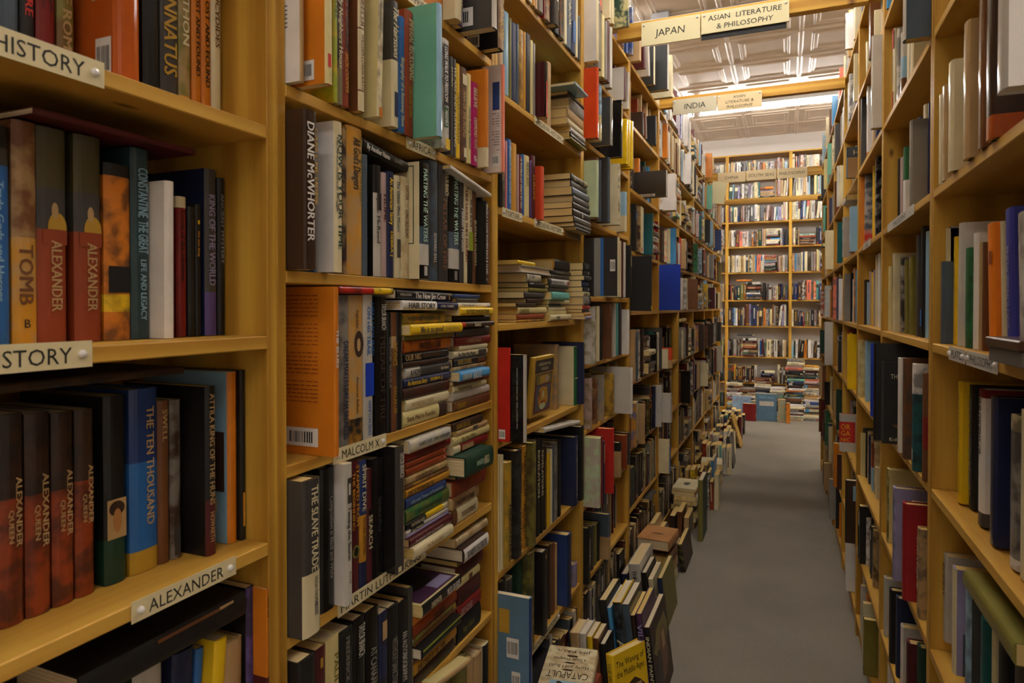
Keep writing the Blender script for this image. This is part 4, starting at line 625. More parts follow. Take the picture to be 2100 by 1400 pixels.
((-0.41578, 7.0, 0.0033881), (16.0, 0.0, -90.0), 0.018779, 0.33652, 0.25, 'tan', {'mo': 'brown', 'cc': 'gold'}, 'gold-framed leaning tan book, fourth from left, seventh row standing on carpet', 'F'),
((-0.67, 0.80327, 0.64966), (0.0, 0.0, 0.0), 0.038544, 0.24079, 0.16856, 'black', {'dec': [(0.4, 0.8, 0.06, 0.98, 'tan', 'o'), (0.45, 0.75, 0.16, 0.88, 'dolive', 'o')], 'hard': 1}, 'oval-crested black book, first from left, sixth row, second left bookcase', 'L'),
((-0.4278, 6.1, 0.0019428), (8.0, 0.0, -90.0), 0.016422, 0.28084, 0.3, 'dgrey', {'hard': 1}, 'dark grey book, sixth from left, sixth row standing on carpet', 'F'),
((-0.69, 1.2828, 1.0356), (90.0, 0.0, 0.0), 0.02125, 0.16568, 0.11266, 'dblue', {'T': [('Life and Times of Frederick', 'lblue', 0.1, 0.9, 0.5, 0.3, 0, 0)]}, 'dark blue book, ninth from top of near stack, fifth row, second left bookcase', 'L'),
((-0.7, 1.834, 0.41796), (0.0, 0.0, 0.0), 0.035327, 0.29, 0.203, 'black', {}, 'black book, fourth from left, seventh row, third left bookcase', 'L'),
((-0.67, 1.2792, 0.93943), (90.0, 0.0, 0.0), 0.021757, 0.16205, 0.11019, 'cream', {'T': [('My Mockingbird', 'tan', 0.3, 0.7, 0.5, 0.45, 0, 0)]}, 'cream book lettered My Mockingbird, first from bottom of near stack, fifth row, second left bookcase', 'L'),
((-0.68, 0.88823, 1.7599), (0.0, 0.0, 0.0), 0.010173, 0.235, 0.1645, 'lime', {'T': [('NINE WATCHES', 'dgreen', 0.05, 0.9, 0.5, 0.5, 0, 0)], 'mo': 'yellow'}, 'thin lime book lettered NINE WATCHES, third from left, row above the AFRICA strip', 'L'),
((-0.69, 1.759, 0.73096), (0.0, 0.0, 0.0), 0.030606, 0.29633, 0.20743, 'ochre', {'T': [('TREASURES OF THE NORTH', 'dbrown', 0.05, 0.9, 0.5, 0.5, 0, 0)], 'mo': 'brown'}, 'ochre book lettered TREASURES OF THE NORTH, fifth from left, sixth row, third left bookcase', 'L'),
((-0.69, 1.3059, 1.2746), (90.0, 0.0, 0.0), 0.01757, 0.19553, 0.13296, 'navy', {'T': [('An American Story', 'yellow', 0.06, 0.45, 0.5, 0.55, 0, 0), ('DEBRA J', 'yellow', 0.52, 0.82, 0.5, 0.35, 0, 0)]}, 'navy book, fourth from bottom of near stack, fourth row, second left bookcase', 'L'),
((-0.67125, 1.7906, 0.73096), (0.0, 0.0, 0.0), 0.0315, 0.3013, 0.21091, 'olive', {'mo': 'dbrown'}, 'olive book, sixth from left, sixth row, third left bookcase', 'L'),
((-0.69, 1.3267, 0.78974), (90.0, 0.0, 0.0), 0.020831, 0.17686, 0.12027, 'orange', {'mo': 'rust'}, 'orange book, second from top of near stack, sixth row, second left bookcase', 'L'),
((-0.69, 1.3035, 1.1271), (90.0, 0.0, 0.0), 0.018476, 0.18622, 0.12663, 'dred', {'T': [('BLACK LEGION', 'dbrown', 0.2, 0.65, 0.5, 0.5, 0, 0)]}, 'dark red book, third from top of near stack, fifth row, second left bookcase', 'L'),
((-0.57, 3.4688, 1.996), (0.0, 0.0, 0.0), 0.034, 0.13575, 0.2, 'lgrey', {'gl': 0.1, 'cc': 'dgrey', 'bar': [(0.3, 0.8, 0.03, 0.13)]}, 'light grey book, first from left, third row, fifth left bookcase', 'L'),
((-0.69, 1.4588, 0.75571), (90.0, 0.0, 0.0), 0.040878, 0.11993, 0.102, 'maroon', {'T': [('BESSEY', 'dbrown', 0.1, 0.5, 0.5, 0.4, 0, 0)], 'mo': 'dbrown'}, 'maroon book, sixth from top of far stack, sixth row, second left bookcase', 'L'),
((-0.69, 1.4448, 0.94694), (90.0, 0.0, 0.0), 0.036762, 0.12743, 0.102, 'cream', {'T': [('THE BLACK EXPERIENCE', 'brown', 0.3, 0.9, 0.5, 0.3, 0, 0)], 'bands': [(0.85, 1, 'brown')]}, 'cream book, first from bottom of far stack, fifth row, second left bookcase', 'L'),
((0.28489, 1.5328, 1.674), (0.0, 0.0, 180.0), 0.036, 0.1866, 0.13062, 'tan', {'gl': 0.12}, 'tan book, second from left, upper row, nearest right bookcase', 'R'),
((-0.68, 1.9112, 0.41796), (0.0, 0.0, 0.0), 0.042, 0.25589, 0.17912, 'black', {'dec': [(0.9, 0.95, 0.4, 0.6, 'tan')]}, 'black book, sixth from left, seventh row, third left bookcase', 'L'),
((-0.67, 1.3166, 0.72563), (90.0, 0.0, 0.0), 0.020768, 0.17013, 0.13, 'black', {'dec': [(0, 1, 0.78, 1.02, 'lime')]}, 'black book, sixth from top of near stack, sixth row, second left bookcase', 'L'),
((-0.69, 1.872, 0.73096), (0.0, 0.0, 0.0), 0.034082, 0.29197, 0.20438, 'black', {'T': [('REVELATION', 'cream', 0.1, 0.6, 0.5, 0.5, 0, 0)]}, 'black book lettered REVELATION, seventh from left, sixth row, third left bookcase', 'L'),
((-0.69, 1.1362, 0.64966), (0.0, 0.0, 0.0), 0.014808, 0.2149, 0.15043, 'dgrey', {}, 'dark grey book, first from right, sixth row, second left bookcase', 'L'),
((-0.69, 1.2988, 1.0555), (90.0, 0.0, 0.0), 0.017906, 0.18168, 0.12354, 'ochre', {'T': [("DON'T LET MY MAMA READ THIS", 'black', 0.03, 0.6, 0.5, 0.5, 0, 0)]}, 'ochre book, eighth from top of near stack, fifth row, second left bookcase', 'L'),
((0.316, 1.5844, 1.35), (0.0, 0.0, 180.0), 0.029502, 0.21824, 0.15277, 'yellow', {}, 'yellow book, fourth from left, middle row, nearest right bookcase', 'R'),
((-0.69, 1.6283, 1.9896), (0.0, 0.0, 0.0), 0.030172, 0.22076, 0.15453, 'lblue', {'gl': 0.15}, 'pale blue book, second from left, second row, third left bookcase', 'L'),
((0.326, 1.2942, 1.046), (0.0, 0.0, 180.0), 0.013523, 0.23236, 0.16265, 'dred', {}, 'thin dark red book, fifth from left, lower row, nearest right bookcase', 'R'),
((-0.62514, 8.87, 0.0048), (-8.0, 0.0, 180.0), 0.025, 0.29961, 0.22289, 'lblue', {'gl': 0.1, 'mo': 'lavender'}, 'pale blue book, face-out against the far bookcase, leftmost of five', 'F'),
((-0.33645, 8.82, 0.0048), (-8.0, 0.0, 180.0), 0.025, 0.34915, 0.23839, 'steel', {'cov': [('blob', 'lgrey', 0.15, 0.85, 0.55, 0.72), ('txt', 'lblue', 'ENCORES', 0.15, 0.85, 0.82, 0.07)]}, 'tall blue steel book, face-out, middle of five against far bookcase', 'F'),
((-0.49392, 8.74, 0.0048), (-8.0, 0.0, 180.0), 0.025, 0.22019, 0.15475, 'dred', {}, 'dark red book, face-out, beside the pale one, against far bookcase', 'F'),
((-0.69, 1.2945, 1.3256), (90.0, 0.0, 0.0), 0.016806, 0.18394, 0.12508, 'black', {'T': [('OUR NIG', 'tan', 0.02, 0.35, 0.5, 0.7, 0, 0), ('Harriet E Wilson', 'brown', 0.4, 0.8, 0.5, 0.4, 0, 0)]}, 'black book, fifth from top of near stack, fourth row, second left bookcase', 'L'),
((-0.086317, 8.77, 0.0048), (-8.0, 0.0, 180.0), 0.025, 0.28898, 0.08883, 'tan', {'mo': 'turquoise'}, 'tan book, face-out beside the tall blue one', 'F'),
((0.0079938, 8.72, 0.0048), (-8.0, 0.0, 180.0), 0.025, 0.25626, 0.04386, 'orange', {}, 'orange book, face-out, rightmost of five against far bookcase', 'F'),
((-0.68, 1.325, 1.7599), (0.0, 0.0, 0.0), 0.01857, 0.21011, 0.14707, 'yellow', {'T': [('THE DEATH OF RHODESIA', 'olive', 0.3, 0.85, 0.5, 0.5, 0, 0)]}, 'yellow book lettered THE DEATH OF RHODESIA, seventh from right, row above the AFRICA strip', 'L'),
((0.296, 1.4763, 0.73096), (0.0, 0.0, 180.0), 0.027317, 0.20022, 0.14015, 'cream', {'cov': [('blob', 'slate', 0.1, 0.9, 0.0, 0.4)], 'cc': 'lavender'}, 'cream book, second from left, bottom visible row, nearest right bookcase', 'R'),
((-0.69, 1.3651, 1.4816), (0.0, 0.0, 0.0), 0.01746, 0.23894, 0.16726, 'dgrey', {'T': [('Hidden Heroism', 'white', 0.28, 0.7, 0.5, 0.8, 0, 0)]}, 'dark grey book lettered Hidden Heroism, seventh from right, third row, second left bookcase', 'L'),
((-0.69, 1.5133, 1.1999), (90.0, 0.0, 0.0), 0.023469, 0.19331, 0.13145, 'brown', {'T': [('ORDWAY', 'gold', 0.08, 0.3, 0.5, 0.5, 0, 0)]}, 'brown book, first from bottom of far stack, fourth row, second left bookcase', 'L'),
((-0.68, 1.3817, 1.7599), (0.0, 0.0, 0.0), 0.020556, 0.20565, 0.14396, 'lyellow', {'T': [('Theory Among Nations', 'slate', 0.35, 0.85, 0.5, 0.5, 0, 0)]}, 'pale yellow book, fifth from right, row above the AFRICA strip', 'L'),
((-0.68, 1.0588, 1.4549), (90.324, 0.0, 0.0), 0.011263, 0.1627, 0.13, 'yellow', {'bands': [(0.4, 1, 'red')], 'mo': 'black'}, 'thin yellow book, flat on top of the upright ones, fourth row, second left bookcase', 'L'),
((-0.69, 1.6799, 1.9896), (0.0, 0.0, 0.0), 0.031821, 0.2125, 0.14875, 'navy', {}, 'navy book, fourth from left, second row, third left bookcase', 'L'),
((-0.69, 1.7881, 1.9896), (0.0, 0.0, 0.0), 0.035418, 0.2242, 0.15694, 'black', {}, 'black book, eighth from left, second row, third left bookcase', 'L'),
((-0.69, 0.86029, 0.64966), (0.0, 0.0, 0.0), 0.024053, 0.22559, 0.15792, 'maroon', {'T': [('LOUISIANA', 'gold', 0.3, 0.6, 0.5, 0.5, 0, 0)], 'dec': [(0.86, 0.93, 0.3, 0.6, 'gold')]}, 'maroon book lettered LOUISIANA, second from left, sixth row, second left bookcase', 'L'),
((-0.64522, 2.92, 0.0024286), (6.0, 0.0, -90.0), 0.031161, 0.2219, 0.22, 'navy', {'cc': 'plum', 'hard': 1}, 'navy book, first from left, second row standing on carpet', 'F'),
((-0.69, 1.2896, 1.0801), (90.0, 0.0, 0.0), 0.016936, 0.17254, 0.11732, 'tan', {'T': [('DREAM OF KINGS', 'brown', 0.2, 0.65, 0.5, 0.4, 0, 0)], 'mo': 'olive'}, 'tan book, sixth from top of near stack, fifth row, second left bookcase', 'L'),
((-0.69, 1.6817, 1.6864), (0.0, 0.0, 0.0), 0.035421, 0.18787, 0.13151, 'ochre', {}, 'ochre book, fifth from left, row above TORTURE strip', 'L'),
((-0.69, 1.4747, 1.4816), (0.0, 0.0, 0.0), 0.02245, 0.21219, 0.14854, 'black', {'T': [('HANDLE THE TRUTH', 'dgrey', 0.1, 0.65, 0.5, 0.8, 0, 0)]}, 'black book lettered HANDLE THE TRUTH, third from right, third row, second left bookcase', 'L'),
((-0.69, 1.4728, 0.81296), (90.0, 0.0, 0.0), 0.031297, 0.13641, 0.102, 'maroon', {'T': [('NATIVE SON', 'dbrown', 0.3, 0.8, 0.5, 0.5, 0, 0)]}, 'maroon book lettered NATIVE SON, fourth from top of far stack, sixth row, second left bookcase', 'L'),
((-0.69, 1.5969, 0.73096), (0.0, 0.0, 0.0), 0.019461, 0.30287, 0.21201, 'cream', {}, 'second cream book, second from left, sixth row, third left bookcase', 'L'),
((-0.61722, 2.16, 0.0016437), (4.0, 0.0, -90.0), 0.024191, 0.30801, 0.12, 'lgrey', {'hard': 1}, 'light grey book, second from left, cluster behind the cream topmost pile book', 'F'),
((-0.69, 1.3219, 0.66257), (90.0, 0.0, 0.0), 0.025837, 0.17223, 0.11711, 'dbrown', {'T': [('SOLDIERS FORTUNE', 'black', 0.4, 0.9, 0.5, 0.5, 0, 0)]}, 'dark brown book, first from bottom of near stack, sixth row, second left bookcase', 'L'),
((-0.67, 1.4514, 1.4816), (0.0, 0.0, 0.0), 0.023002, 0.19971, 0.1398, 'black', {'T': [('ANGELA Y DAVIS WOMEN RACE & CLASS', 'white', 0.03, 0.88, 0.62, 0.42, 0, 0)], 'dec': [(0.04, 0.07, 0.4, 0.8, 'grey')]}, 'black book, second from right, third row, second left bookcase', 'L'),
((-0.69, 1.3498, 0.37596), (0.0, 0.0, 0.0), 0.073416, 0.23476, 0.16433, 'olive', {'hard': 1}, 'olive book, fifth from left, lowest visible row, second left bookcase', 'L'),
((0.316, 1.2576, 1.3505), (4.5, 0.0, 180.0), 0.012662, 0.21239, 0.14867, 'cream', {}, 'thin cream book, third from right, middle row, nearest right bookcase', 'R'),
((-0.68, 1.2936, 0.95875), (90.0, 0.0, 0.0), 0.016068, 0.17651, 0.12003, 'maroon', {'T': [('Rotunda Hall of Fantasies', 'pinkgrey', 0.1, 0.75, 0.5, 0.35, 0, 0)]}, 'maroon book, second from bottom of near stack, fifth row, second left bookcase', 'L'),
((-0.69, 1.5132, 1.3679), (90.0, 0.0, 0.0), 0.022698, 0.18357, 0.12483, 'dgrey', {}, 'dark grey book, seventh from top of far stack, fourth row, second left bookcase', 'L'),
((-0.67, 1.4639, 0.85855), (90.0, 0.0, 0.0), 0.031234, 0.13091, 0.15, 'white', {'T': [('THE WARMTH OF HIS OTHER SONS', 'black', 0.1, 0.9, 0.5, 0.5, 0, 0)], 'cov': [('blob', 'pinkgrey', 0.2, 0.4, 0.2, 0.5), ('blob', 'pinkgrey', 0.5, 0.8, 0.4, 0.6)], 'cc': 'dbrown'}, 'white book, second from top of far stack, sixth row, second left bookcase', 'L'),
((0.316, 1.3955, 1.35), (0.0, 0.0, 180.0), 0.019141, 0.18994, 0.13296, 'tan', {}, 'tan book, eighth from left, middle row, nearest right bookcase', 'R'),
((0.306, 1.216, 0.73096), (0.0, 0.0, 180.0), 0.036, 0.18593, 0.13015, 'black', {}, 'black book, second from right, bottom visible row, nearest right bookcase', 'R'),
((-0.69, 1.4616, 0.71872), (90.0, 0.0, 0.0), 0.032297, 0.12276, 0.102, 'dred', {'T': [('GREY HOUND', 'pinkgrey', 0.1, 0.6, 0.5, 0.5, 0, 0)]}, 'dark red book, second from bottom of far stack, sixth row, second left bookcase', 'L'),
((-0.69, 1.2851, 1.097), (90.0, 0.0, 0.0), 0.015969, 0.16801, 0.11425, 'rust', {'dec': [(0.05, 0.08, 0.4, 0.7, 'cream')]}, 'orange rust book, fifth from top of near stack, fifth row, second left bookcase', 'L'),
((-0.69, 1.9047, 0.73096), (0.0, 0.0, 0.0), 0.030124, 0.28474, 0.19932, 'black', {'T': [('REVELATIONS', 'cream', 0.1, 0.6, 0.5, 0.5, 0, 0)]}, 'black book lettered REVELATIONS, eighth from left, sixth row, third left bookcase', 'L'),
((-0.69, 1.5191, 1.3458), (90.0, 0.0, 0.0), 0.020679, 0.19193, 0.13051, 'dred', {'T': [('A WHITE MANS', 'tan', 0.3, 0.7, 0.5, 0.4, 0, 0)]}, 'dark red book, eighth from top of far stack, fourth row, second left bookcase', 'L'),
((-0.69, 1.5134, 1.1203), (90.0, 0.0, 0.0), 0.019881, 0.19581, 0.13315, 'lyellow', {'T': [('By the Way', 'olive', 0.2, 0.6, 0.5, 0.5, 0, 0)]}, 'pale yellow book, fourth from top of far stack, fifth row, second left bookcase', 'L'),
((-0.69, 1.7363, 1.9896), (0.0, 0.0, 0.0), 0.02993, 0.21479, 0.15036, 'gold', {'mo': 'brown'}, 'gold book, sixth from left, second row, third left bookcase', 'L'),
((0.281, 1.6958, 1.042), (0.0, 0.0, 180.0), 0.032, 0.23766, 0.16636, 'brown', {'bands': [(0.3, 0.6, 'dred')]}, 'brown book, first from right, lower row, second right bookcase', 'R'),
((-0.69, 1.7783, 1.6864), (0.0, 0.0, 0.0), 0.038984, 0.17463, 0.12224, 'lyellow', {'T': [('MIDDLE AGES', 'olive', 0.1, 0.5, 0.5, 0.5, 0, 0)]}, 'pale yellow book lettered MIDDLE AGES, fourth from right, row above TORTURE strip', 'L'),
((-0.69, 1.384, 1.4816), (0.0, 0.0, 0.0), 0.01531, 0.23548, 0.16484, 'cream', {'T': [('LIKE LIONS THEY FOUGHT', 'dred', 0.08, 0.8, 0.5, 0.8, 0, 0)]}, 'cream book lettered LIKE LIONS THEY FOUGHT, sixth from right, third row, second left bookcase', 'L'),
((-0.68, 1.4553, 1.7599), (0.0, 0.0, 0.0), 0.016573, 0.2441, 0.17087, 'black', {'T': [('Life of a Slave Girl', 'cream', 0.5, 0.9, 0.5, 0.7, 0, 0)], 'mo': 'brown'}, 'black book lettered Life of a Slave Girl, third from right, row above the AFRICA strip', 'L'),
((-0.45522, 2.3, 0.0017502), (7.0, 0.0, -90.0), 0.015594, 0.3365, 0.22, 'dbrown', {}, 'dark brown book, fifth from left, front row standing on carpet', 'F'),
((-0.55415, 2.92, 0.0020466), (6.0, 0.0, -90.0), 0.023852, 0.24195, 0.22, 'black', {'hard': 1}, 'black book, third from left, second row standing on carpet', 'F'),
((-0.53862, 2.3, 0.0016686), (7.0, 0.0, -90.0), 0.014254, 0.34913, 0.22, 'sky', {'cc': 'sky'}, 'sky book, second from left, front row standing on carpet', 'F'),
((-0.69, 1.5016, 1.0997), (90.0, 0.0, 0.0), 0.020461, 0.18168, 0.12354, 'dred', {'bands': [(0.82, 1, 'cream')], 'dec': [(0.45, 0.78, 0.2, 0.8, 'tan')]}, 'dark red book, fifth from top of far stack, fifth row, second left bookcase', 'L'),
((-0.69, 1.4503, 0.97909), (90.0, 0.0, 0.0), 0.026749, 0.13292, 0.102, 'tan', {'T': [('PAUL ROBESON SPEAKS', 'dbrown', 0.1, 0.8, 0.5, 0.35, 0, 0)], 'mo': 'brown'}, 'tan book, second from bottom of far stack, fifth row, second left bookcase', 'L'),
((0.306, 1.3206, 0.73096), (0.0, 0.0, 180.0), 0.027, 0.17304, 0.12112, 'teal', {}, 'teal book, fourth from left, bottom visible row, nearest right bookcase', 'R'),
((-0.68, 1.308, 1.7599), (0.0, 0.0, 0.0), 0.014082, 0.21529, 0.1507, 'dgrey', {'T': [('WE ARE AND SUFFERING', 'cream', 0.08, 0.9, 0.5, 0.7, 0, 0)]}, 'dark grey book lettered WE ARE AND SUFFERING, eighth from right, row above the AFRICA strip', 'L'),
((-0.69, 1.5133, 1.2216), (90.0, 0.0, 0.0), 0.019076, 0.19329, 0.13144, 'lgrey', {}, 'light grey book, second from bottom of far stack, fourth row, second left bookcase', 'L'),
((-0.69, 1.576, 0.73096), (0.0, 0.0, 0.0), 0.01586, 0.30759, 0.21531, 'cream', {}, 'cream book, first from left, sixth row, third left bookcase', 'L'),
((0.30156, 1.1217, 0.73096), (0.0, 0.0, 180.0), 0.036, 0.21464, 0.15025, 'dgrey', {}, 'dark grey book, first from right, bottom visible row, nearest right bookcase', 'R'),
((-0.66, 1.4381, 1.7599), (0.0, 0.0, 0.0), 0.016559, 0.23298, 0.16309, 'orange', {'bands': [(0, 0.2, 'cream')]}, 'orange book, second from right, row above the AFRICA strip', 'L'),
((-0.69, 0.84827, 1.4816), (0.0, 0.0, 0.0), 0.0047109, 0.22896, 0.16027, 'blue', {}, 'thin blue book, second from left, third row, second left bookcase', 'L'),
((-0.69, 1.6469, 1.6864), (0.0, 0.0, 0.0), 0.027343, 0.19102, 0.13372, 'blue', {'T': [('JEWISH LIFE IN THE MIDDLE AGES', 'lblue', 0.1, 0.9, 0.5, 0.5, 0, 0)]}, 'blue book, fourth from left, row above TORTURE strip', 'L'),
((0.30761, 1.612, 0.73096), (0.0, 0.0, 180.0), 0.03, 0.17965, 0.12576, 'lgrey', {'T': [('RUSSELL', 'dgrey', 0.1, 0.5, 0.5, 0.5, 0, 0)]}, 'light grey book, first from left, bottom visible row, nearest right bookcase', 'R'),
((0.311, 1.9107, 1.35), (0.0, 0.0, 180.0), 0.032, 0.27598, 0.19318, 'black', {'dec': [(0.1, 0.25, 0.2, 0.9, 'blue')]}, 'black book, second from right, middle row, second right bookcase', 'R'),
((-0.64, 1.4768, 2.051), (0.0, 0.0, 0.0), 0.032925, 0.25, 0.175, 'tan', {'T': [('TESTAMENT OF HOPE', 'gold', 0.1, 0.9, 0.5, 0.7, 0, 0)], 'mo': 'brown', 'cc': 'black', 'bar': [(0.3, 0.5, 0.03, 0.16)]}, 'tan book lettered TESTAMENT OF HOPE, first from right, top visible row, second left bookcase', 'L'),
((-0.69, 1.4312, 1.4816), (0.0, 0.0, 0.0), 0.016188, 0.21798, 0.15259, 'brown', {'T': [('BUFFALO SOLDIERS', 'cream', 0.3, 0.8, 0.5, 0.8, 0, 0)]}, 'brown book lettered BUFFALO SOLDIERS, fourth from right, third row, second left bookcase', 'L'),
((-0.69, 1.3363, 0.7081), (90.0, 0.0, 0.0), 0.013498, 0.1866, 0.12689, 'brown', {'mo': 'olive'}, 'thin brown book, third from bottom of near stack, sixth row, second left bookcase', 'L'),
((-0.67, 2.127, 0.41796), (0.0, 0.0, 0.0), 0.042, 0.24048, 0.16834, 'navy', {'cc': 'dblue', 'bar': [(0.55, 0.85, 0.05, 0.12)]}, 'navy book, third from right, seventh row, third left bookcase', 'L'),
((-0.69, 1.2895, 0.98916), (90.0, 0.0, 0.0), 0.013531, 0.17079, 0.11614, 'black', {'T': [('DOUGLASS', 'cream', 0.1, 0.4, 0.5, 0.5, 0, 0)], 'bands': [(0, 0.55, 'yellow'), (0, 0.12, 'cream')]}, 'thin black book, fifth from bottom of near stack, fifth row, second left bookcase', 'L'),
((-0.69, 1.5017, 0.88481), (90.0, 0.0, 0.0), 0.020491, 0.16869, 0.15, 'tan', {'mo': 'cream'}, 'tan book, first from top of far stack, sixth row, second left bookcase', 'L'),
((-0.67, 1.4723, 1.2686), (90.0, 0.0, 0.0), 0.021386, 0.15585, 0.10598, 'sky', {'T': [('LORENE CARY', 'cream', 0.05, 0.35, 0.5, 0.5, 0, 0), ('BLACK ICE', 'white', 0.4, 0.68, 0.5, 0.8, 0, 0)]}, 'sky book, fifth from bottom of far stack, fourth row, second left bookcase', 'L'),
((0.316, 1.3751, 1.35), (0.0, 0.0, 180.0), 0.01544, 0.18797, 0.13158, 'brown', {}, 'brown book, fifth from right, middle row, nearest right bookcase', 'R'),
((0.316, 1.8782, 1.35), (0.0, 0.0, 180.0), 0.030458, 0.25993, 0.18195, 'lblue', {}, 'pale blue book, first from right, middle row, second right bookcase', 'R'),
((0.276, 1.7927, 1.042), (0.0, 0.0, 180.0), 0.032, 0.25041, 0.17528, 'white', {'bands': [(0, 0.72, 'teal')], 'dec': [(0.1, 0.2, 0.5, 0.8, 'white')], 'mo': 'black'}, 'white-topped white book, fifth from left, lower row, second right bookcase', 'R'),
((-0.74, 0.65588, 0.7864), (-4.0, 0.0, 0.0), 0.012658, 0.17126, 0.11988, 'blue', {}, 'thin blue book, fourth from left, bottom visible row, nearest left bookcase', 'L'),
((-0.72, 2.1411, 1.076), (0.0, 0.0, 0.0), 0.042, 0.22135, 0.15495, 'tan', {'mo': 'grey'}, 'tan book, sixth from left, row with painted paperback, third left bookcase', 'L'),
((-0.69, 1.4727, 1.1531), (90.0, 0.0, 0.0), 0.020068, 0.1575, 0.1071, 'dbrown', {'T': [('BONE BLACK', 'gold', 0.1, 0.55, 0.5, 0.5, 0, 0)]}, 'dark brown book, second from top of far stack, fifth row, second left bookcase', 'L'),
((-0.69, 1.4956, 1.299), (90.0, 0.0, 0.0), 0.018292, 0.17556, 0.11938, 'black', {'T': [('WORKS OF WORK', 'gold', 0.1, 0.5, 0.5, 0.6, 0, 0)], 'dec': [(0.05, 0.3, 0.2, 0.8, 'brown')]}, 'black book, seventh from bottom of far stack, fourth row, second left bookcase', 'L'),
((-0.67, 1.4926, 1.4154), (90.0, 0.0, 0.0), 0.018283, 0.17616, 0.11979, 'yellow', {'T': [('NO PICNIC ON MOUNT KENYA', 'black', 0.15, 0.85, 0.5, 0.55, 0, 0)]}, 'yellow book, fourth from top of far stack, fourth row, second left bookcase', 'L'),
((-0.69, 1.2945, 1.311), (90.0, 0.0, 0.0), 0.011695, 0.18396, 0.12509, 'dbrown', {}, 'thin dark brown book, sixth from top of near stack, fourth row, second left bookcase', 'L'),
((-0.86, 1.7321, 1.5349), (90.0, 0.0, 180.0), 0.020844, 0.27494, 0.17, 'lgrey', {'hard': 1, 'fore': 1}, 'fore-edge light grey book, second from top of near stack, fourth row, third left bookcase', 'L'),
((-0.69, 1.3177, 1.3647), (90.0, 0.0, 0.0), 0.010848, 0.20172, 0.13717, 'olive', {}, 'thin olive book, third from top of near stack, fourth row, second left bookcase', 'L'),
((-0.69, 1.8302, 1.6864), (0.0, 0.0, 0.0), 0.032775, 0.18621, 0.13035, 'maroon', {'T': [('EUROPE', 'ochre', 0.3, 0.7, 0.5, 0.5, 0, 0)]}, 'maroon book lettered EUROPE, second from right, row above TORTURE strip', 'L'),
((-0.59261, 2.16, 0.0014573), (4.0, 0.0, -90.0), 0.018846, 0.3028, 0.12, 'yellow', {}, 'yellow book, third from left, cluster behind the cream topmost pile book', 'F'),
((-0.69, 1.9378, 0.73096), (0.0, 0.0, 0.0), 0.027144, 0.26192, 0.18334, 'dbrown', {'T': [('BYZANTINE & MEDIEVAL ART', 'gold', 0.2, 0.95, 0.5, 0.5, 0, 0)]}, 'dark brown book lettered BYZANTINE & MEDIEVAL ART, ninth from left, sixth row, third left bookcase', 'L'),
((-0.67269, 2.2895, 0.73096), (0.0, 0.0, 0.0), 0.042, 0.26473, 0.18531, 'black', {'dec': [(0, 1, 0.45, 0.5, 'gold')]}, 'black book, first from right, sixth row, third left bookcase', 'L'),
((-0.68, 1.2929, 1.7599), (0.0, 0.0, 0.0), 0.011513, 0.21543, 0.1508, 'dgrey', {'T': [('STORM', 'cream', 0.1, 0.9, 0.5, 0.5, 0, 0)]}, 'thin dark grey book lettered STORM, ninth from right, row above the AFRICA strip', 'L'),
((-0.52737, 2.92, 0.0019247), (6.0, 0.0, -90.0), 0.02152, 0.21829, 0.22, 'cream', {}, 'cream book, fourth from left, second row standing on carpet', 'F'),
((-0.675, 2.2179, 0.73096), (0.0, 0.0, 0.0), 0.042, 0.24015, 0.1681, 'navy', {'T': [('EARLY CHRISTIAN & BYZANTINE ART', 'lgrey', 0.1, 0.9, 0.5, 0.2, 0, 0)]}, 'tall navy book lettered EARLY CHRISTIAN & BYZANTINE ART, second from right, sixth row, third left bookcase', 'L'),
((-0.7, 2.0443, 0.41796), (0.0, 0.0, 0.0), 0.034397, 0.23172, 0.1622, 'brown', {}, 'brown book, eighth from left, seventh row, third left bookcase', 'L'),
((-0.69, 1.605, 1.6864), (0.0, 0.0, 0.0), 0.022902, 0.18215, 0.1275, 'black', {'T': [('Immortal Fame', 'gold', 0.1, 0.5, 0.5, 0.5, 0, 0)], 'mo': 'olive'}, 'black book lettered Immortal Fame, second from left, row above TORTURE strip', 'L'),
((-0.69, 1.2851, 1.1114), (90.0, 0.0, 0.0), 0.012115, 0.16803, 0.11426, 'rust', {'dec': [(0.05, 0.08, 0.4, 0.7, 'cream')]}, 'thin rust book, fourth from top of near stack, fifth row, second left bookcase', 'L'),
((-0.57057, 2.16, 0.0014523), (4.0, 0.0, -90.0), 0.018703, 0.30045, 0.12, 'brown', {}, 'brown book, fourth from left, cluster behind the cream topmost pile book', 'F'),
((0.29888, 1.6134, 1.35), (0.0, 0.0, 180.0), 0.027249, 0.17006, 0.11904, 'slate', {}, 'slate book, first from left, middle row, nearest right bookcase', 'R'),
((-0.69, 1.4505, 0.37596), (0.0, 0.0, 0.0), 0.04414, 0.20194, 0.14136, 'tan', {'hard': 1}, 'tan book, second from right, lowest visible row, second left bookcase', 'L'),
((0.311, 1.9717, 1.35), (0.0, 0.0, 180.0), 0.032, 0.25974, 0.18182, 'dgrey', {}, 'dark grey book, sixth from left, middle row, second right bookcase', 'R'),
((-0.79, 2.1816, 1.076), (0.0, 0.0, 0.0), 0.0378, 0.21949, 0.15364, 'brown', {}, 'brown book, fourth from left, row with painted paperback, third left bookcase', 'L'),
((-0.69, 1.5014, 1.3165), (90.0, 0.0, 0.0), 0.016088, 0.18137, 0.12333, 'cream', {'T': [('The Other Wes Moore', 'black', 0.1, 0.6, 0.5, 0.6, 0, 0)], 'dec': [(0.05, 0.3, 0.1, 0.9, 'dgrey')]}, 'cream book, tenth from top of far stack, fourth row, second left bookcase', 'L'),
((-0.69, 1.707, 1.9896), (0.0, 0.0, 0.0), 0.021197, 0.21963, 0.15374, 'slate', {'gl': 0.15}, 'slate book, fifth from left, second row, third left bookcase', 'L'),
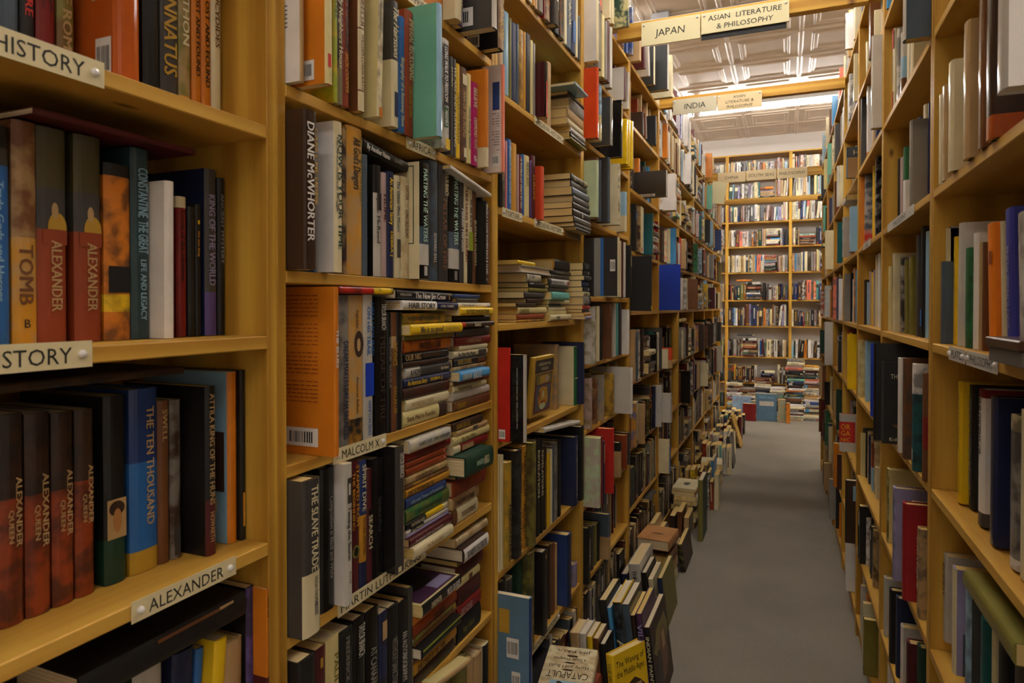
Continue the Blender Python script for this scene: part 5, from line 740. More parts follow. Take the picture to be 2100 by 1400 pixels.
((0.28767, 1.7846, 0.70096), (0.0, 0.0, 180.0), 0.032, 0.20875, 0.14612, 'tan', {'T': [('CRITIQUE', 'cream', 0.1, 0.7, 0.5, 0.5, 0, 0)], 'mo': 'dgrey'}, 'tan book lettered CRITIQUE, first from right, fifth row, second right bookcase', 'R'),
((-0.69, 1.2342, 2.051), (0.0, 0.0, 0.0), 0.08453, 0.21, 0.147, 'orange', {}, 'orange book, seventh from left, top visible row, second left bookcase', 'L'),
((-0.69, 2.042, 0.73096), (0.0, 0.0, 0.0), 0.029746, 0.2527, 0.17689, 'grey', {'mo': 'dgrey'}, 'grey book, fourth from right, sixth row, third left bookcase', 'L'),
((-0.69, 1.9723, 1.9896), (0.0, 0.0, 0.0), 0.032657, 0.20504, 0.14353, 'tan', {}, 'tan book, first from right, second row, third left bookcase', 'L'),
((-0.69, 1.3291, 0.74863), (90.0, 0.0, 0.0), 0.011621, 0.18121, 0.12322, 'olive', {'dec': [(0.02, 0.08, 0.1, 0.9, 'gold')], 'mo': 'brown'}, 'thin olive book, fourth from top of near stack, sixth row, second left bookcase', 'L'),
((-0.69, 2.0772, 0.73096), (0.0, 0.0, 0.0), 0.030653, 0.25411, 0.17788, 'black', {}, 'black book, third from right, sixth row, third left bookcase', 'L'),
((0.321, 1.9525, 1.674), (0.0, 0.0, 180.0), 0.028438, 0.26341, 0.18438, 'cream', {}, 'cream book, second from right, second row, second right bookcase', 'R'),
((-0.54874, 2.16, 0.0015061), (4.0, 0.0, -90.0), 0.020244, 0.28504, 0.12, 'black', {'hard': 1}, 'black book, fifth from left, cluster behind the cream topmost pile book', 'F'),
((-0.63671, 3.6, 0.0026743), (8.0, 0.0, -90.0), 0.026935, 0.24305, 0.22, 'tan', {}, 'tan book, first from left, third row standing on carpet', 'F'),
((0.286, 1.5731, 1.674), (0.0, 0.0, 180.0), 0.023323, 0.18153, 0.12707, 'cream', {}, 'cream book, first from left, upper row, nearest right bookcase', 'R'),
((-0.79, 2.2203, 1.076), (0.0, 0.0, 0.0), 0.038315, 0.21221, 0.14855, 'dbrown', {}, 'dark brown book, fifth from left, row with painted paperback, third left bookcase', 'L'),
((-0.69, 1.9699, 0.73096), (0.0, 0.0, 0.0), 0.027933, 0.23218, 0.16253, 'yellow', {}, 'yellow book, tenth from left, sixth row, third left bookcase', 'L'),
((-0.68904, 0.73925, 0.78596), (0.0, 0.0, 0.0), 0.0045, 0.23282, 0.16298, 'orange', {'T': [('HORSE SIGN', 'black', 0.05, 0.4, 0.5, 0.5, 0, 0)], 'bands': [(0, 0.45, 'maroon')]}, 'thin orange book lettered HORSE SIGN, first from right, bottom visible row, nearest left bookcase', 'L'),
((-0.69, 1.5161, 1.399), (90.0, 0.0, 0.0), 0.013796, 0.19835, 0.13487, 'black', {}, 'thin black book, fifth from top of far stack, fourth row, second left bookcase', 'L'),
((-0.74, 0.5137, 0.78596), (0.0, 0.0, 0.0), 0.037348, 0.20986, 0.1469, 'dgrey', {}, 'dark grey book, first from left, bottom visible row, nearest left bookcase', 'L')]
REST=[
((-0.72, 1.8576, 1.076), (0.0, 0.0, 0.0), 0.028528, 0.18608, 0.13025, 'dbrown', {}),
((-0.69, 1.4942, 0.37596), (0.0, 0.0, 0.0), 0.031895, 0.20503, 0.14352, 'black', {'cc': 'cream', 'hard': 1}),
((0.276, 1.9272, 1.042), (0.0, 0.0, 180.0), 0.032, 0.2534, 0.17738, 'brown', {'T': [('GREAT THINKERS', 'lgrey', 0.1, 0.5, 0.5, 0.25, 0, 0)], 'mo': 'dgrey'}),
((0.271, 1.8846, 0.70096), (0.0, 0.0, 180.0), 0.032, 0.23873, 0.16711, 'crimson', {'T': [('PHILOSOPHY', 'rust', 0.15, 0.8, 0.5, 0.2, 0, 0)]}),
((-0.69, 1.4956, 1.2389), (90.0, 0.0, 0.0), 0.014742, 0.17328, 0.11783, 'cream', {'T': [('Negotiating', 'olive', 0.1, 0.5, 0.5, 0.5, 0, 0)], 'mo': 'lyellow'}),
((-0.69, 1.456, 0.78673), (90.0, 0.0, 0.0), 0.020361, 0.12294, 0.102, 'lyellow', {'dec': [(0.35, 0.5, 0.1, 0.9, 'brown')]}),
((-0.68, 2.1991, 2.3008), (0.0, 0.0, 0.0), 0.042, 0.25, 0.175, 'navy', {'dec': [(0.15, 0.45, 0.1, 0.9, 'blue')]}),
((-0.67333, 1.863, 1.6864), (0.0, 0.0, 0.0), 0.0315, 0.15903, 0.11132, 'vermilion', {}),
((0.286, 1.9216, 1.674), (0.0, 0.0, 180.0), 0.032, 0.2186, 0.15302, 'grey', {'gl': 0.12}),
((0.31933, 1.9817, 1.674), (0.0, 0.0, 180.0), 0.0288, 0.2328, 0.16296, 'navy', {}),
((-0.69, 1.9422, 1.4154), (90.0, 0.0, 0.0), 0.019983, 0.23192, 0.14, 'lyellow', {'T': [('GUINEVERE', 'olive', 0.03, 0.35, 0.5, 0.6, 0, 0)]}),
((-0.68, 2.1479, 2.3008), (0.0, 0.0, 0.0), 0.042, 0.25, 0.175, 'slate', {'T': [('HANDBOOK', 'cream', 0.1, 0.7, 0.5, 0.6, 0, 0)]}),
((-0.69, 2.2589, 1.076), (0.0, 0.0, 0.0), 0.0378, 0.20858, 0.14601, 'green', {'dec': [(0.45, 0.47, 0, 1, 'cream')], 'cov': [('blob', 'white', 0.1, 0.8, 0.05, 0.95)], 'cc': 'cream'}),
((-0.7, 0.95841, 1.7599), (0.0, 0.0, 0.0), 0.0045, 0.21, 0.147, 'cream', {}),
((0.276, 2.007, 1.042), (0.0, 0.0, 180.0), 0.032, 0.24896, 0.17427, 'white', {}),
((-0.60936, 3.6, 0.0026618), (8.0, 0.0, -90.0), 0.026755, 0.19344, 0.22, 'grey', {}),
((-0.7, 2.0103, 0.41796), (0.0, 0.0, 0.0), 0.02386, 0.23675, 0.16573, 'dbrown', {}),
((-0.69, 1.8162, 1.9896), (0.0, 0.0, 0.0), 0.019609, 0.21608, 0.15125, 'lyellow', {}),
((-0.69, 1.8366, 1.9896), (0.0, 0.0, 0.0), 0.020003, 0.21499, 0.15049, 'grey', {}),
((0.29433, 1.9706, 2.011), (0.0, 0.0, 180.0), 0.032, 0.20331, 0.14232, 'cream', {'gl': 0.15}),
((-0.69, 1.2895, 0.97779), (90.0, 0.0, 0.0), 0.0084138, 0.17242, 0.11724, 'lgrey', {'T': [('Jane McBride', 'cream', 0.12, 0.38, 0.5, 0.5, 0, 0)], 'bands': [(0.6, 0.9, 'black')]}),
((-0.67, 2.2833, 2.1109), (90.0, 0.0, 0.0), 0.04276, 0.15605, 0.13, 'grey', {}),
((-0.67, 1.4985, 1.3857), (90.0, 0.0, 0.0), 0.012062, 0.17431, 0.11853, 'dbrown', {'T': [('Sozaboy', 'cream', 0.35, 0.55, 0.5, 0.7, 0, 0)], 'bands': [(0.9, 1, 'red')]}),
((-0.69, 2.1828, 1.5637), (90.0, 0.0, 0.0), 0.034337, 0.16625, 0.18, 'black', {'cc': 'ochre'}),
((-0.69, 1.5103, 1.2521), (90.0, 0.0, 0.0), 0.010868, 0.19029, 0.12939, 'brown', {}),
((-0.66, 1.8602, 1.9896), (0.0, 0.0, 0.0), 0.025859, 0.1626, 0.11382, 'black', {'dec': [(0.0, 0.65, 0.1, 0.6, 'red')], 'gl': 0.08, 'cc': 'maroon'}),
((0.29433, 1.9132, 0.70096), (0.0, 0.0, 180.0), 0.024, 0.23472, 0.1643, 'cream', {'hard': 1}),
((0.316, 2.0087, 1.674), (0.0, 0.0, 180.0), 0.024, 0.24665, 0.17266, 'slate', {'gl': 0.12}),
((0.311, 2.0675, 1.3508), (3.0, 0.0, 180.0), 0.032, 0.21009, 0.14706, 'olive', {'gl': 0.15}),
((-0.69, 1.6536, 1.9896), (0.0, 0.0, 0.0), 0.013768, 0.21587, 0.15111, 'olive', {}),
((-0.69, 1.5015, 1.1366), (90.0, 0.0, 0.0), 0.012089, 0.16731, 0.11377, 'tan', {'dec': [(0.35, 0.5, 0.1, 0.9, 'dgrey')]}),
((-0.67583, 2.0594, 2.3008), (0.0, 0.0, 0.0), 0.042, 0.26, 0.182, 'dgrey', {'gl': 0.1, 'mo': 'brown'}),
((-0.67269, 2.2945, 1.076), (0.0, 0.0, 0.0), 0.032051, 0.22172, 0.1552, 'navy', {}),
((-0.64, 2.3668, 2.046), (0.0, 0.0, 0.0), 0.0306, 0.257, 0.1799, 'vermilion', {'gl': 0.15}),
((-0.67, 2.2774, 2.0724), (90.0, 0.0, 0.0), 0.033353, 0.18211, 0.13, 'tan', {}),
((-0.69, 1.5102, 1.4816), (0.0, 0.0, 0.0), 0.011808, 0.19507, 0.13655, 'brown', {}),
((0.321, 1.8956, 1.674), (0.0, 0.0, 180.0), 0.018307, 0.25266, 0.17686, 'navy', {}),
((-0.67, 1.4801, 1.7007), (82.356, 0.0, 0.0), 0.0084103, 0.21401, 0.14, 'white', {'gl': 0.2}),
((-0.63, 2.3668, 0.68596), (0.0, 0.0, 0.0), 0.0306, 0.257, 0.1799, 'lgreen', {'mo': 'pinkgrey'}),
((-0.65375, 2.4478, 2.326), (0.0, 0.0, 0.0), 0.034, 0.24, 0.168, 'grey', {'gl': 0.12}),
((0.316, 1.2996, 0.73096), (0.0, 0.0, 180.0), 0.013624, 0.17822, 0.12476, 'cream', {}),
((-0.68, 1.5741, 1.6864), (0.0, 0.0, 0.0), 0.01414, 0.17481, 0.12237, 'black', {'T': [('MONSTER', 'tan', 0.2, 0.7, 0.5, 0.5, 0, 0)]}),
((-0.66208, 2.4502, 1.756), (0.0, 0.0, 0.0), 0.034, 0.23586, 0.1651, 'brown', {}),
((-0.69, 1.7592, 1.9896), (0.0, 0.0, 0.0), 0.014702, 0.21921, 0.15345, 'ochre', {}),
((-0.69, 1.5191, 1.4303), (90.0, 0.0, 0.0), 0.010627, 0.17981, 0.12227, 'white', {'T': [('A Day in the Life', 'slate', 0.1, 0.7, 0.5, 0.4, 0, 0)]}),
((-0.69, 1.4074, 0.37596), (0.0, 0.0, 0.0), 0.031483, 0.21138, 0.14796, 'tan', {'hard': 1}),
((-0.63, 2.398, 0.68596), (0.0, 0.0, 0.0), 0.0306, 0.25638, 0.17946, 'dred', {}),
((-0.535, 1.97, 0.3157), (90.0, 0.0, 0.0), 0.045, 0.21, 0.19, 'black', {'hard': 1}),
((-0.67, 2.2419, 1.0183), (84.792, 0.0, 0.0), 0.013299, 0.36996, 0.13, 'lgrey', {}),
((-0.69, 1.9242, 1.3972), (90.0, 0.0, 0.0), 0.015686, 0.22121, 0.14, 'rust', {}),
((-0.69, 1.4785, 0.83577), (90.0, 0.0, 0.0), 0.013522, 0.13724, 0.102, 'olive', {}),
((-0.69, 1.7269, 1.6864), (0.0, 0.0, 0.0), 0.018534, 0.16456, 0.11519, 'dred', {'T': [('A WORLD LIT ONLY BY FIRE', 'cream', 0.05, 0.9, 0.5, 0.7, 0, 0)]}),
((0.291, 2.1258, 0.38596), (0.0, 0.0, 180.0), 0.032, 0.22375, 0.15663, 'navy', {}),
((-0.65, 2.3705, 1.214), (0.0, 0.0, 0.0), 0.034, 0.21117, 0.14782, 'lgrey', {'gl': 0.12, 'mo': 'olive'}),
((-0.67, 2.3684, 0.39596), (0.0, 0.0, 0.0), 0.033867, 0.209, 0.1463, 'black', {'T': [('DOWNFALL', 'lgrey', 0.2, 0.7, 0.5, 0.4, 0, 0)]}),
((-0.64, 2.5374, 1.756), (0.0, 0.0, 0.0), 0.034, 0.25369, 0.17758, 'slate', {'gl': 0.15, 'cc': 'dgrey'}),
((-0.69, 1.4728, 1.0362), (90.0, 0.0, 0.0), 0.012765, 0.13859, 0.102, 'black', {'T': [('COMING UP DOWN HOME', 'cream', 0.2, 0.8, 0.5, 0.5, 0, 0)]}),
((0.311, 2.1482, 1.3508), (3.0, 0.0, 180.0), 0.032, 0.20861, 0.14602, 'olive', {'gl': 0.15}),
((-0.66417, 2.5394, 2.326), (0.0, 0.0, 0.0), 0.034, 0.24, 0.168, 'lyellow', {}),
((-0.64, 2.3668, 2.326), (0.0, 0.0, 0.0), 0.0306, 0.247, 0.1729, 'cream', {'gl': 0.15, 'cc': 'white'}),
((0.30267, 2.3489, 2.011), (0.0, 0.0, 180.0), 0.032, 0.27234, 0.19063, 'cream', {'T': [('GNOSTICISM', 'grey', 0.3, 0.6, 0.5, 0.5, 0, 0)], 'dec': [(0.78, 1, 0.0, 1, 'red'), (0.1, 0.3, 0.2, 0.8, 'red')]}),
((0.30433, 2.2809, 2.011), (0.0, 0.0, 180.0), 0.032, 0.24561, 0.17193, 'lgrey', {'gl': 0.1, 'mo': 'dgrey'}),
((-0.63, 2.5688, 0.68596), (0.0, 0.0, 0.0), 0.034, 0.257, 0.1799, 'red', {'cc': 'red'}),
((0.31267, 2.2029, 1.674), (0.0, 0.0, 180.0), 0.032, 0.21251, 0.14876, 'white', {'bands': [(0.55, 1, 'green')]}),
((-0.55527, 3.6, 0.0026327), (8.0, 0.0, -90.0), 0.026337, 0.14466, 0.22, 'lgrey', {}),
((-0.59868, 4.12, 0.0008), (0.0, 0.0, -90.0), 0.029327, 0.16568, 0.22, 'brown', {}),
((-0.69, 2.1777, 1.507), (90.0, 0.0, 0.0), 0.02096, 0.21291, 0.14478, 'white', {'T': [('THE WANING OF ANTIQUITY', 'dgrey', 0.1, 0.7, 0.5, 0.35, 0, 0)], 'bands': [(0.88, 1, 'dgrey')], 'dec': [(0.03, 0.12, 0.2, 0.8, 'dred')]}),
((-0.69, 1.4898, 1.2846), (90.0, 0.0, 0.0), 0.0097124, 0.16979, 0.11546, 'tan', {'mo': 'brown'}),
((-0.65724, 2.3105, 1.8145), (90.0, 0.0, 0.0), 0.02707, 0.20046, 0.17, 'slate', {}),
((0.31267, 2.2478, 1.35), (0.0, 0.0, 180.0), 0.032, 0.22234, 0.15564, 'dgrey', {'gl': 0.1, 'mo': 'lgrey'}),
((-0.64277, 4.12, 0.0008), (0.0, 0.0, -90.0), 0.035491, 0.13622, 0.22, 'dbrown', {}),
((-0.69, 1.2942, 1.0681), (90.0, 0.0, 0.0), 0.0063431, 0.17709, 0.12042, 'brown', {'mo': 'gold'}),
((0.306, 2.1051, 2.011), (0.0, 0.0, 180.0), 0.032, 0.18139, 0.12697, 'cream', {}),
((-0.675, 2.1306, 1.4611), (90.0, 0.0, 0.0), 0.024696, 0.17362, 0.11806, 'turquoise', {}),
((-0.66, 1.2919, 2.051), (0.0, 0.0, 0.0), 0.029651, 0.23, 0.161, 'cream', {}),
((-0.67417, 2.5099, 1.214), (0.0, 0.0, 0.0), 0.034, 0.21491, 0.15044, 'cream', {}),
((-0.69, 1.924, 1.4606), (90.0, 0.0, 0.0), 0.018966, 0.16529, 0.16, 'dgrey', {}),
((-0.64, 2.3668, 1.756), (0.0, 0.0, 0.0), 0.0306, 0.20744, 0.14521, 'lgreen', {}),
((-0.65344, 2.3105, 1.7431), (90.0, 0.0, 0.0), 0.024921, 0.20682, 0.17, 'black', {'dec': [(0.45, 0.5, 0.1, 0.9, 'white')]}),
((-0.66625, 2.6752, 2.326), (0.0, 0.0, 0.0), 0.034, 0.247, 0.1729, 'lgrey', {}),
((-0.67, 1.3188, 2.051), (0.0, 0.0, 0.0), 0.022996, 0.22, 0.154, 'purple', {'T': [('GENIUS', 'cream', 0.4, 0.95, 0.5, 0.5, 0, 0)]}),
((0.301, 2.3153, 1.35), (0.0, 0.0, 180.0), 0.032, 0.23941, 0.16759, 'cream', {'T': [('EXPERIENCE', 'dgrey', 0.1, 0.5, 0.5, 0.3, 0, 0)], 'gl': 0.2}),
((-0.6775, 2.4155, 0.96596), (0.0, 0.0, 0.0), 0.034, 0.18797, 0.13158, 'pinkgrey', {'mo': 'olive'}),
((-0.69, 1.2941, 0.97018), (90.0, 0.0, 0.0), 0.006, 0.17698, 0.12034, 'lavender', {}),
((-0.62, 2.627, 1.756), (0.0, 0.0, 0.0), 0.034, 0.24482, 0.2, 'cream', {'mo': 'dgrey', 'cc': 'cream'}),
((-0.69, 1.7475, 1.6864), (0.0, 0.0, 0.0), 0.015132, 0.17267, 0.12087, 'blue', {}),
((-0.69, 1.893, 1.5111), (90.0, 0.0, 0.0), 0.02582, 0.11511, 0.17, 'grey', {'mo': 'cream'}),
((0.296, 2.1447, 2.011), (0.0, 0.0, 180.0), 0.032, 0.18445, 0.12912, 'lgrey', {'bands': [(0.3, 0.62, 'lblue'), (0, 0.3, 'brown')], 'gl': 0.15}),
((-0.66, 2.6024, 2.326), (0.0, 0.0, 0.0), 0.031635, 0.24, 0.168, 'maroon', {}),
((-0.68, 2.0198, 2.3008), (0.0, 0.0, 0.0), 0.034421, 0.25, 0.175, 'black', {'T': [('TARNISHED', 'cream', 0.2, 0.7, 0.5, 0.5, 0, 0)]}),
((-0.69, 1.5014, 1.33), (90.0, 0.0, 0.0), 0.010077, 0.1525, 0.1037, 'cream', {}),
((-0.69, 1.3363, 0.73942), (90.0, 0.0, 0.0), 0.006, 0.18466, 0.12557, 'brown', {}),
((-0.68, 2.1689, 1.3917), (90.0, 0.0, 0.0), 0.018816, 0.21196, 0.14413, 'cream', {'T': [('MONGOL', 'black', 0.25, 0.42, 0.5, 0.5, 0, 0)]}),
((-0.67625, 2.5628, 1.214), (0.0, 0.0, 0.0), 0.034, 0.21105, 0.14773, 'black', {}),
((0.28433, 2.2057, 0.38596), (0.0, 0.0, 180.0), 0.032, 0.21337, 0.14936, 'black', {}),
((-0.66, 2.4817, 1.756), (0.0, 0.0, 0.0), 0.027823, 0.23401, 0.16381, 'slate', {}),
((-0.6664, 2.3105, 1.841), (90.0, 0.0, 0.0), 0.025242, 0.18763, 0.17, 'dgrey', {}),
((0.321, 2.3176, 1.674), (0.0, 0.0, 180.0), 0.032, 0.20656, 0.14459, 'pinkgrey', {}),
((-0.58221, 3.6, 0.0026474), (8.0, 0.0, -90.0), 0.026548, 0.12349, 0.22, 'cream', {}),
((0.28767, 2.0174, 0.38596), (0.0, 0.0, 180.0), 0.032, 0.19039, 0.13328, 'white', {'cc': 'lgrey'}),
((-0.69, 2.015, 0.73096), (0.0, 0.0, 0.0), 0.01453, 0.24339, 0.17037, 'slate', {}),
((-0.66, 2.65, 1.214), (0.0, 0.0, 0.0), 0.034, 0.22106, 0.15474, 'brown', {}),
((0.321, 2.3663, 1.674), (0.0, 0.0, 180.0), 0.032, 0.21197, 0.14838, 'black', {}),
((0.291, 2.3198, 0.70096), (0.0, 0.0, 180.0), 0.032, 0.22705, 0.15893, 'olive', {'mo': 'lyellow', 'cc': 'lyellow'}),
((-0.69, 1.9958, 0.73096), (0.0, 0.0, 0.0), 0.014289, 0.23931, 0.16752, 'cream', {}),
((-0.63, 2.6871, 1.466), (0.0, 0.0, 0.0), 0.034, 0.23182, 0.16228, 'cream', {}),
((-0.55764, 4.12, 0.0008), (0.0, 0.0, -90.0), 0.029102, 0.1347, 0.22, 'tan', {}),
((-0.63, 2.7049, 2.046), (0.0, 0.0, 0.0), 0.034, 0.2327, 0.16289, 'black', {'dec': [(0.45, 0.9, 0.05, 0.35, 'yellow')], 'gl': 0.06}),
((-0.52855, 3.6, 0.0026164), (8.0, 0.0, -90.0), 0.026103, 0.11599, 0.22, 'dgrey', {'hard': 1}),
((-0.65718, 2.3105, 1.7888), (90.0, 0.0, 0.0), 0.02353, 0.18957, 0.17, 'dgrey', {}),
((-0.63, 2.4267, 0.68596), (0.0, 0.0, 0.0), 0.025521, 0.23348, 0.16344, 'navy', {'dec': [(0.65, 0.95, 0.1, 0.7, 'tan')]}),
((-0.69, 1.4586, 1.4506), (90.0, 0.0, 0.0), 0.0093046, 0.1384, 0.102, 'dblue', {}),
((-0.68583, 2.524, 0.96596), (0.0, 0.0, 0.0), 0.034, 0.17671, 0.12369, 'brown', {'mo': 'tan'}),
((-0.6535, 2.3105, 1.7663), (90.0, 0.0, 0.0), 0.02062, 0.20678, 0.17, 'black', {}),
((-0.52, 3.53, 0.1508), (90.0, 0.0, -3.0), 0.059, 0.215, 0.16, 'brown', {}),
((-0.52, 3.53, 0.0908), (90.0, 0.0, -3.0), 0.059, 0.215, 0.16, 'tan', {}),
((-0.67417, 2.7763, 1.214), (0.0, 0.0, 0.0), 0.034, 0.22773, 0.15941, 'lgrey', {}),
((-0.52, 3.53, 0.0308), (90.0, 0.0, -3.0), 0.059, 0.215, 0.16, 'cream', {}),
((-0.65157, 2.3105, 1.7198), (90.0, 0.0, 0.0), 0.02098, 0.20182, 0.17, 'dgrey', {}),
((-0.69, 1.6248, 1.6864), (0.0, 0.0, 0.0), 0.010022, 0.18264, 0.12785, 'pink', {}),
((-0.69417, 2.5037, 0.39596), (0.0, 0.0, 0.0), 0.034, 0.16988, 0.11891, 'dgrey', {}),
((-0.62359, 5.1, 0.0008), (0.0, 0.0, -90.0), 0.028499, 0.19323, 0.22, 'cream', {}),
((-0.63, 2.7686, 1.466), (0.0, 0.0, 0.0), 0.034, 0.23304, 0.16313, 'lgrey', {}),
((-0.66, 1.3449, 0.61739), (80.519, 0.0, 0.0), 0.013085, 0.16785, 0.16, 'tan', {'cov': [('blob', 'black', 0.35, 0.75, 0.3, 0.7), ('blob', 'black', 0.55, 0.95, 0.45, 0.55)], 'cc': 'lyellow'}),
((0.28767, 1.7784, 0.38596), (0.0, 0.0, 180.0), 0.032, 0.25073, 0.17551, 'dgreen', {}),
((-0.64, 2.4113, 2.046), (0.0, 0.0, 0.0), 0.0255, 0.20624, 0.14437, 'lblue', {'bands': [(0, 0.45, 'lyellow')], 'gl': 0.1, 'mo': 'slate'}),
((-0.66, 1.9578, 2.3008), (0.0, 0.0, 0.0), 0.037215, 0.25, 0.175, 'dgrey', {'bands': [(0.3, 0.6, 'white')], 'gl': 0.1}),
((-0.58282, 5.1, 0.0008), (0.0, 0.0, -90.0), 0.024778, 0.2155, 0.22, 'dgrey', {}),
((0.27267, 1.8244, 0.38596), (0.0, 0.0, 180.0), 0.032, 0.23623, 0.16536, 'maroon', {}),
((-0.7, 2.0741, 0.41796), (0.0, 0.0, 0.0), 0.01512, 0.22176, 0.15523, 'tan', {}),
((-0.67958, 2.6066, 0.96596), (0.0, 0.0, 0.0), 0.034, 0.18261, 0.12783, 'grey', {'mo': 'tan'}),
((-0.66281, 2.3105, 1.864), (90.0, 0.0, 0.0), 0.019988, 0.1992, 0.17, 'dgrey', {'mo': 'cream'}),
((-0.67833, 2.8387, 1.214), (0.0, 0.0, 0.0), 0.034, 0.22804, 0.15963, 'turquoise', {}),
((0.256, 2.4679, 2.011), (0.0, 0.0, 180.0), 0.0288, 0.302, 0.2114, 'lgrey', {'gl': 0.1}),
((-0.519, 1.976, 0.2678), (90.0, 0.0, 0.0), 0.05, 0.22, 0.19, 'rust', {'hard': 1}),
((-0.67, 2.2777, 2.0451), (90.0, 0.0, 0.0), 0.020418, 0.18217, 0.13, 'cream', {}),
((-0.54935, 5.1, 0.0008), (0.0, 0.0, -90.0), 0.021127, 0.23698, 0.22, 'tan', {}),
((-0.67417, 2.8862, 1.214), (0.0, 0.0, 0.0), 0.034, 0.229, 0.1603, 'dgrey', {}),
((-0.69625, 2.5551, 0.39596), (0.0, 0.0, 0.0), 0.034, 0.15972, 0.1118, 'olive', {}),
((0.30433, 2.7866, 1.674), (0.0, 0.0, 180.0), 0.032, 0.31, 0.217, 'black', {'gl': 0.06, 'mo': 'grey'}),
((0.236, 1.6824, 2.011), (0.0, 0.0, 180.0), 0.0288, 0.27, 0.189, 'lgrey', {'gl': 0.12, 'cc': 'slate'}),
((-0.69, 2.1942, 1.5389), (90.0, 0.0, 0.0), 0.014427, 0.21092, 0.14343, 'black', {'T': [('THE NORMANS', 'grey', 0.2, 0.6, 0.5, 0.4, 0, 0)]}),
((-0.68, 2.1091, 2.3008), (0.0, 0.0, 0.0), 0.021225, 0.24, 0.168, 'cream', {}),
((0.30055, 2.3975, 1.35), (0.0, 0.0, 180.0), 0.03, 0.20455, 0.14319, 'lyellow', {}),
((-0.67583, 1.92, 2.3008), (0.0, 0.0, 0.0), 0.037201, 0.24, 0.168, 'brown', {'T': [('STORIES OF IT', 'orange', 0.3, 0.8, 0.5, 0.5, 0, 0)], 'mo': 'tan'}),
((-0.64, 2.9305, 1.466), (0.0, 0.0, 0.0), 0.034, 0.23475, 0.16432, 'black', {'T': [('PUBLISHER', 'cream', 0.2, 0.4, 0.5, 0.5, 0, 0)]}),
((-0.69, 1.7085, 1.6864), (0.0, 0.0, 0.0), 0.010918, 0.16399, 0.11479, 'pinkgrey', {}),
((0.306, 2.802, 2.011), (0.0, 0.0, 180.0), 0.032, 0.302, 0.2114, 'navy', {}),
((-0.68, 2.2615, 2.3008), (0.0, 0.0, 0.0), 0.024016, 0.15475, 0.10833, 'black', {}),
((-0.66, 2.5685, 2.326), (0.0, 0.0, 0.0), 0.023087, 0.23, 0.161, 'grey', {}),
((-0.69, 1.4448, 1.4408), (90.0, 0.0, 0.0), 0.009535, 0.11031, 0.102, 'dgrey', {}),
((-0.66, 2.3933, 1.756), (0.0, 0.0, 0.0), 0.020403, 0.21535, 0.15074, 'tan', {}),
((-0.68, 2.2348, 2.3008), (0.0, 0.0, 0.0), 0.017636, 0.25, 0.175, 'cream', {}),
((-0.69, 1.2675, 0.37596), (0.0, 0.0, 0.0), 0.077243, 0.2278, 0.15946, 'olive', {}),
((-0.69, 2.1781, 1.4417), (90.0, 0.0, 0.0), 0.013421, 0.21305, 0.14488, 'cream', {}),
((-0.66, 2.6332, 0.39596), (0.0, 0.0, 0.0), 0.0306, 0.18399, 0.12879, 'slate', {'bands': [(0, 0.5, 'tan')]}),
((-0.69625, 2.6003, 0.39596), (0.0, 0.0, 0.0), 0.034, 0.15392, 0.10774, 'black', {}),
((0.291, 2.3743, 0.38596), (0.0, 0.0, 180.0), 0.032, 0.18489, 0.12942, 'lgrey', {}),
((0.316, 2.7902, 1.35), (0.0, 0.0, 180.0), 0.032, 0.27397, 0.19178, 'white', {}),
((-0.67, 2.7329, 0.96596), (0.0, 0.0, 0.0), 0.034, 0.17711, 0.12398, 'gold', {'mo': 'dbrown'}),
((-0.63, 2.7264, 1.466), (0.0, 0.0, 0.0), 0.026822, 0.231, 0.1617, 'maroon', {}),
((-0.67, 2.3026, 2.025), (90.0, 0.0, 0.0), 0.019164, 0.17482, 0.13, 'lgrey', {}),
((-0.69, 1.8507, 1.4317), (90.0, 0.0, 0.0), 0.011792, 0.15492, 0.15, 'dbrown', {}),
((-0.69, 1.9283, 1.4902), (90.0, 0.0, 0.0), 0.01532, 0.13473, 0.17, 'black', {}),
((0.276, 2.6237, 1.042), (0.0, 0.0, 180.0), 0.032, 0.25481, 0.17836, 'royal', {}),
((-0.64, 2.8511, 2.046), (0.0, 0.0, 0.0), 0.034, 0.19522, 0.13665, 'yellow', {'gl': 0.15}),
((-0.61, 2.8217, 0.96596), (0.0, 0.0, 0.0), 0.034, 0.1987, 0.2, 'white', {'cov': [('para', 'grey', 0.2, 0.9, 0.3, 0.9)], 'cc': 'lgrey'}),
((0.306, 2.8946, 2.011), (0.0, 0.0, 180.0), 0.032, 0.302, 0.2114, 'tan', {}),
((-0.64, 2.9002, 2.046), (0.0, 0.0, 0.0), 0.034, 0.20362, 0.14253, 'yellow', {'gl': 0.15}),
((-0.64, 2.9613, 2.046), (0.0, 0.0, 0.0), 0.034, 0.21493, 0.15045, 'yellow', {'gl': 0.15}),
((0.316, 2.9733, 1.674), (0.0, 0.0, 180.0), 0.032, 0.31, 0.217, 'yellow', {}),
((-0.69583, 2.2809, 0.41796), (0.0, 0.0, 0.0), 0.042, 0.080672, 0.056471, 'lavender', {'mo': 'grey'}),
((0.316, 2.8636, 1.35), (0.0, 0.0, 180.0), 0.032, 0.27372, 0.1916, 'cream', {}),
((-0.65, 2.9357, 1.214), (0.0, 0.0, 0.0), 0.034, 0.19988, 0.13992, 'white', {'gl': 0.2}),
((-0.67, 2.3028, 2.0065), (90.0, 0.0, 0.0), 0.016958, 0.17486, 0.13, 'black', {}),
((-0.69, 1.8419, 1.5514), (90.0, 0.0, 0.0), 0.011435, 0.13924, 0.102, 'yellow', {}),
((-0.69, 1.9465, 1.4763), (90.0, 0.0, 0.0), 0.011599, 0.15678, 0.17, 'olive', {}),
((-0.69, 2.1776, 1.5246), (90.0, 0.0, 0.0), 0.013394, 0.17999, 0.12239, 'dgrey', {}),
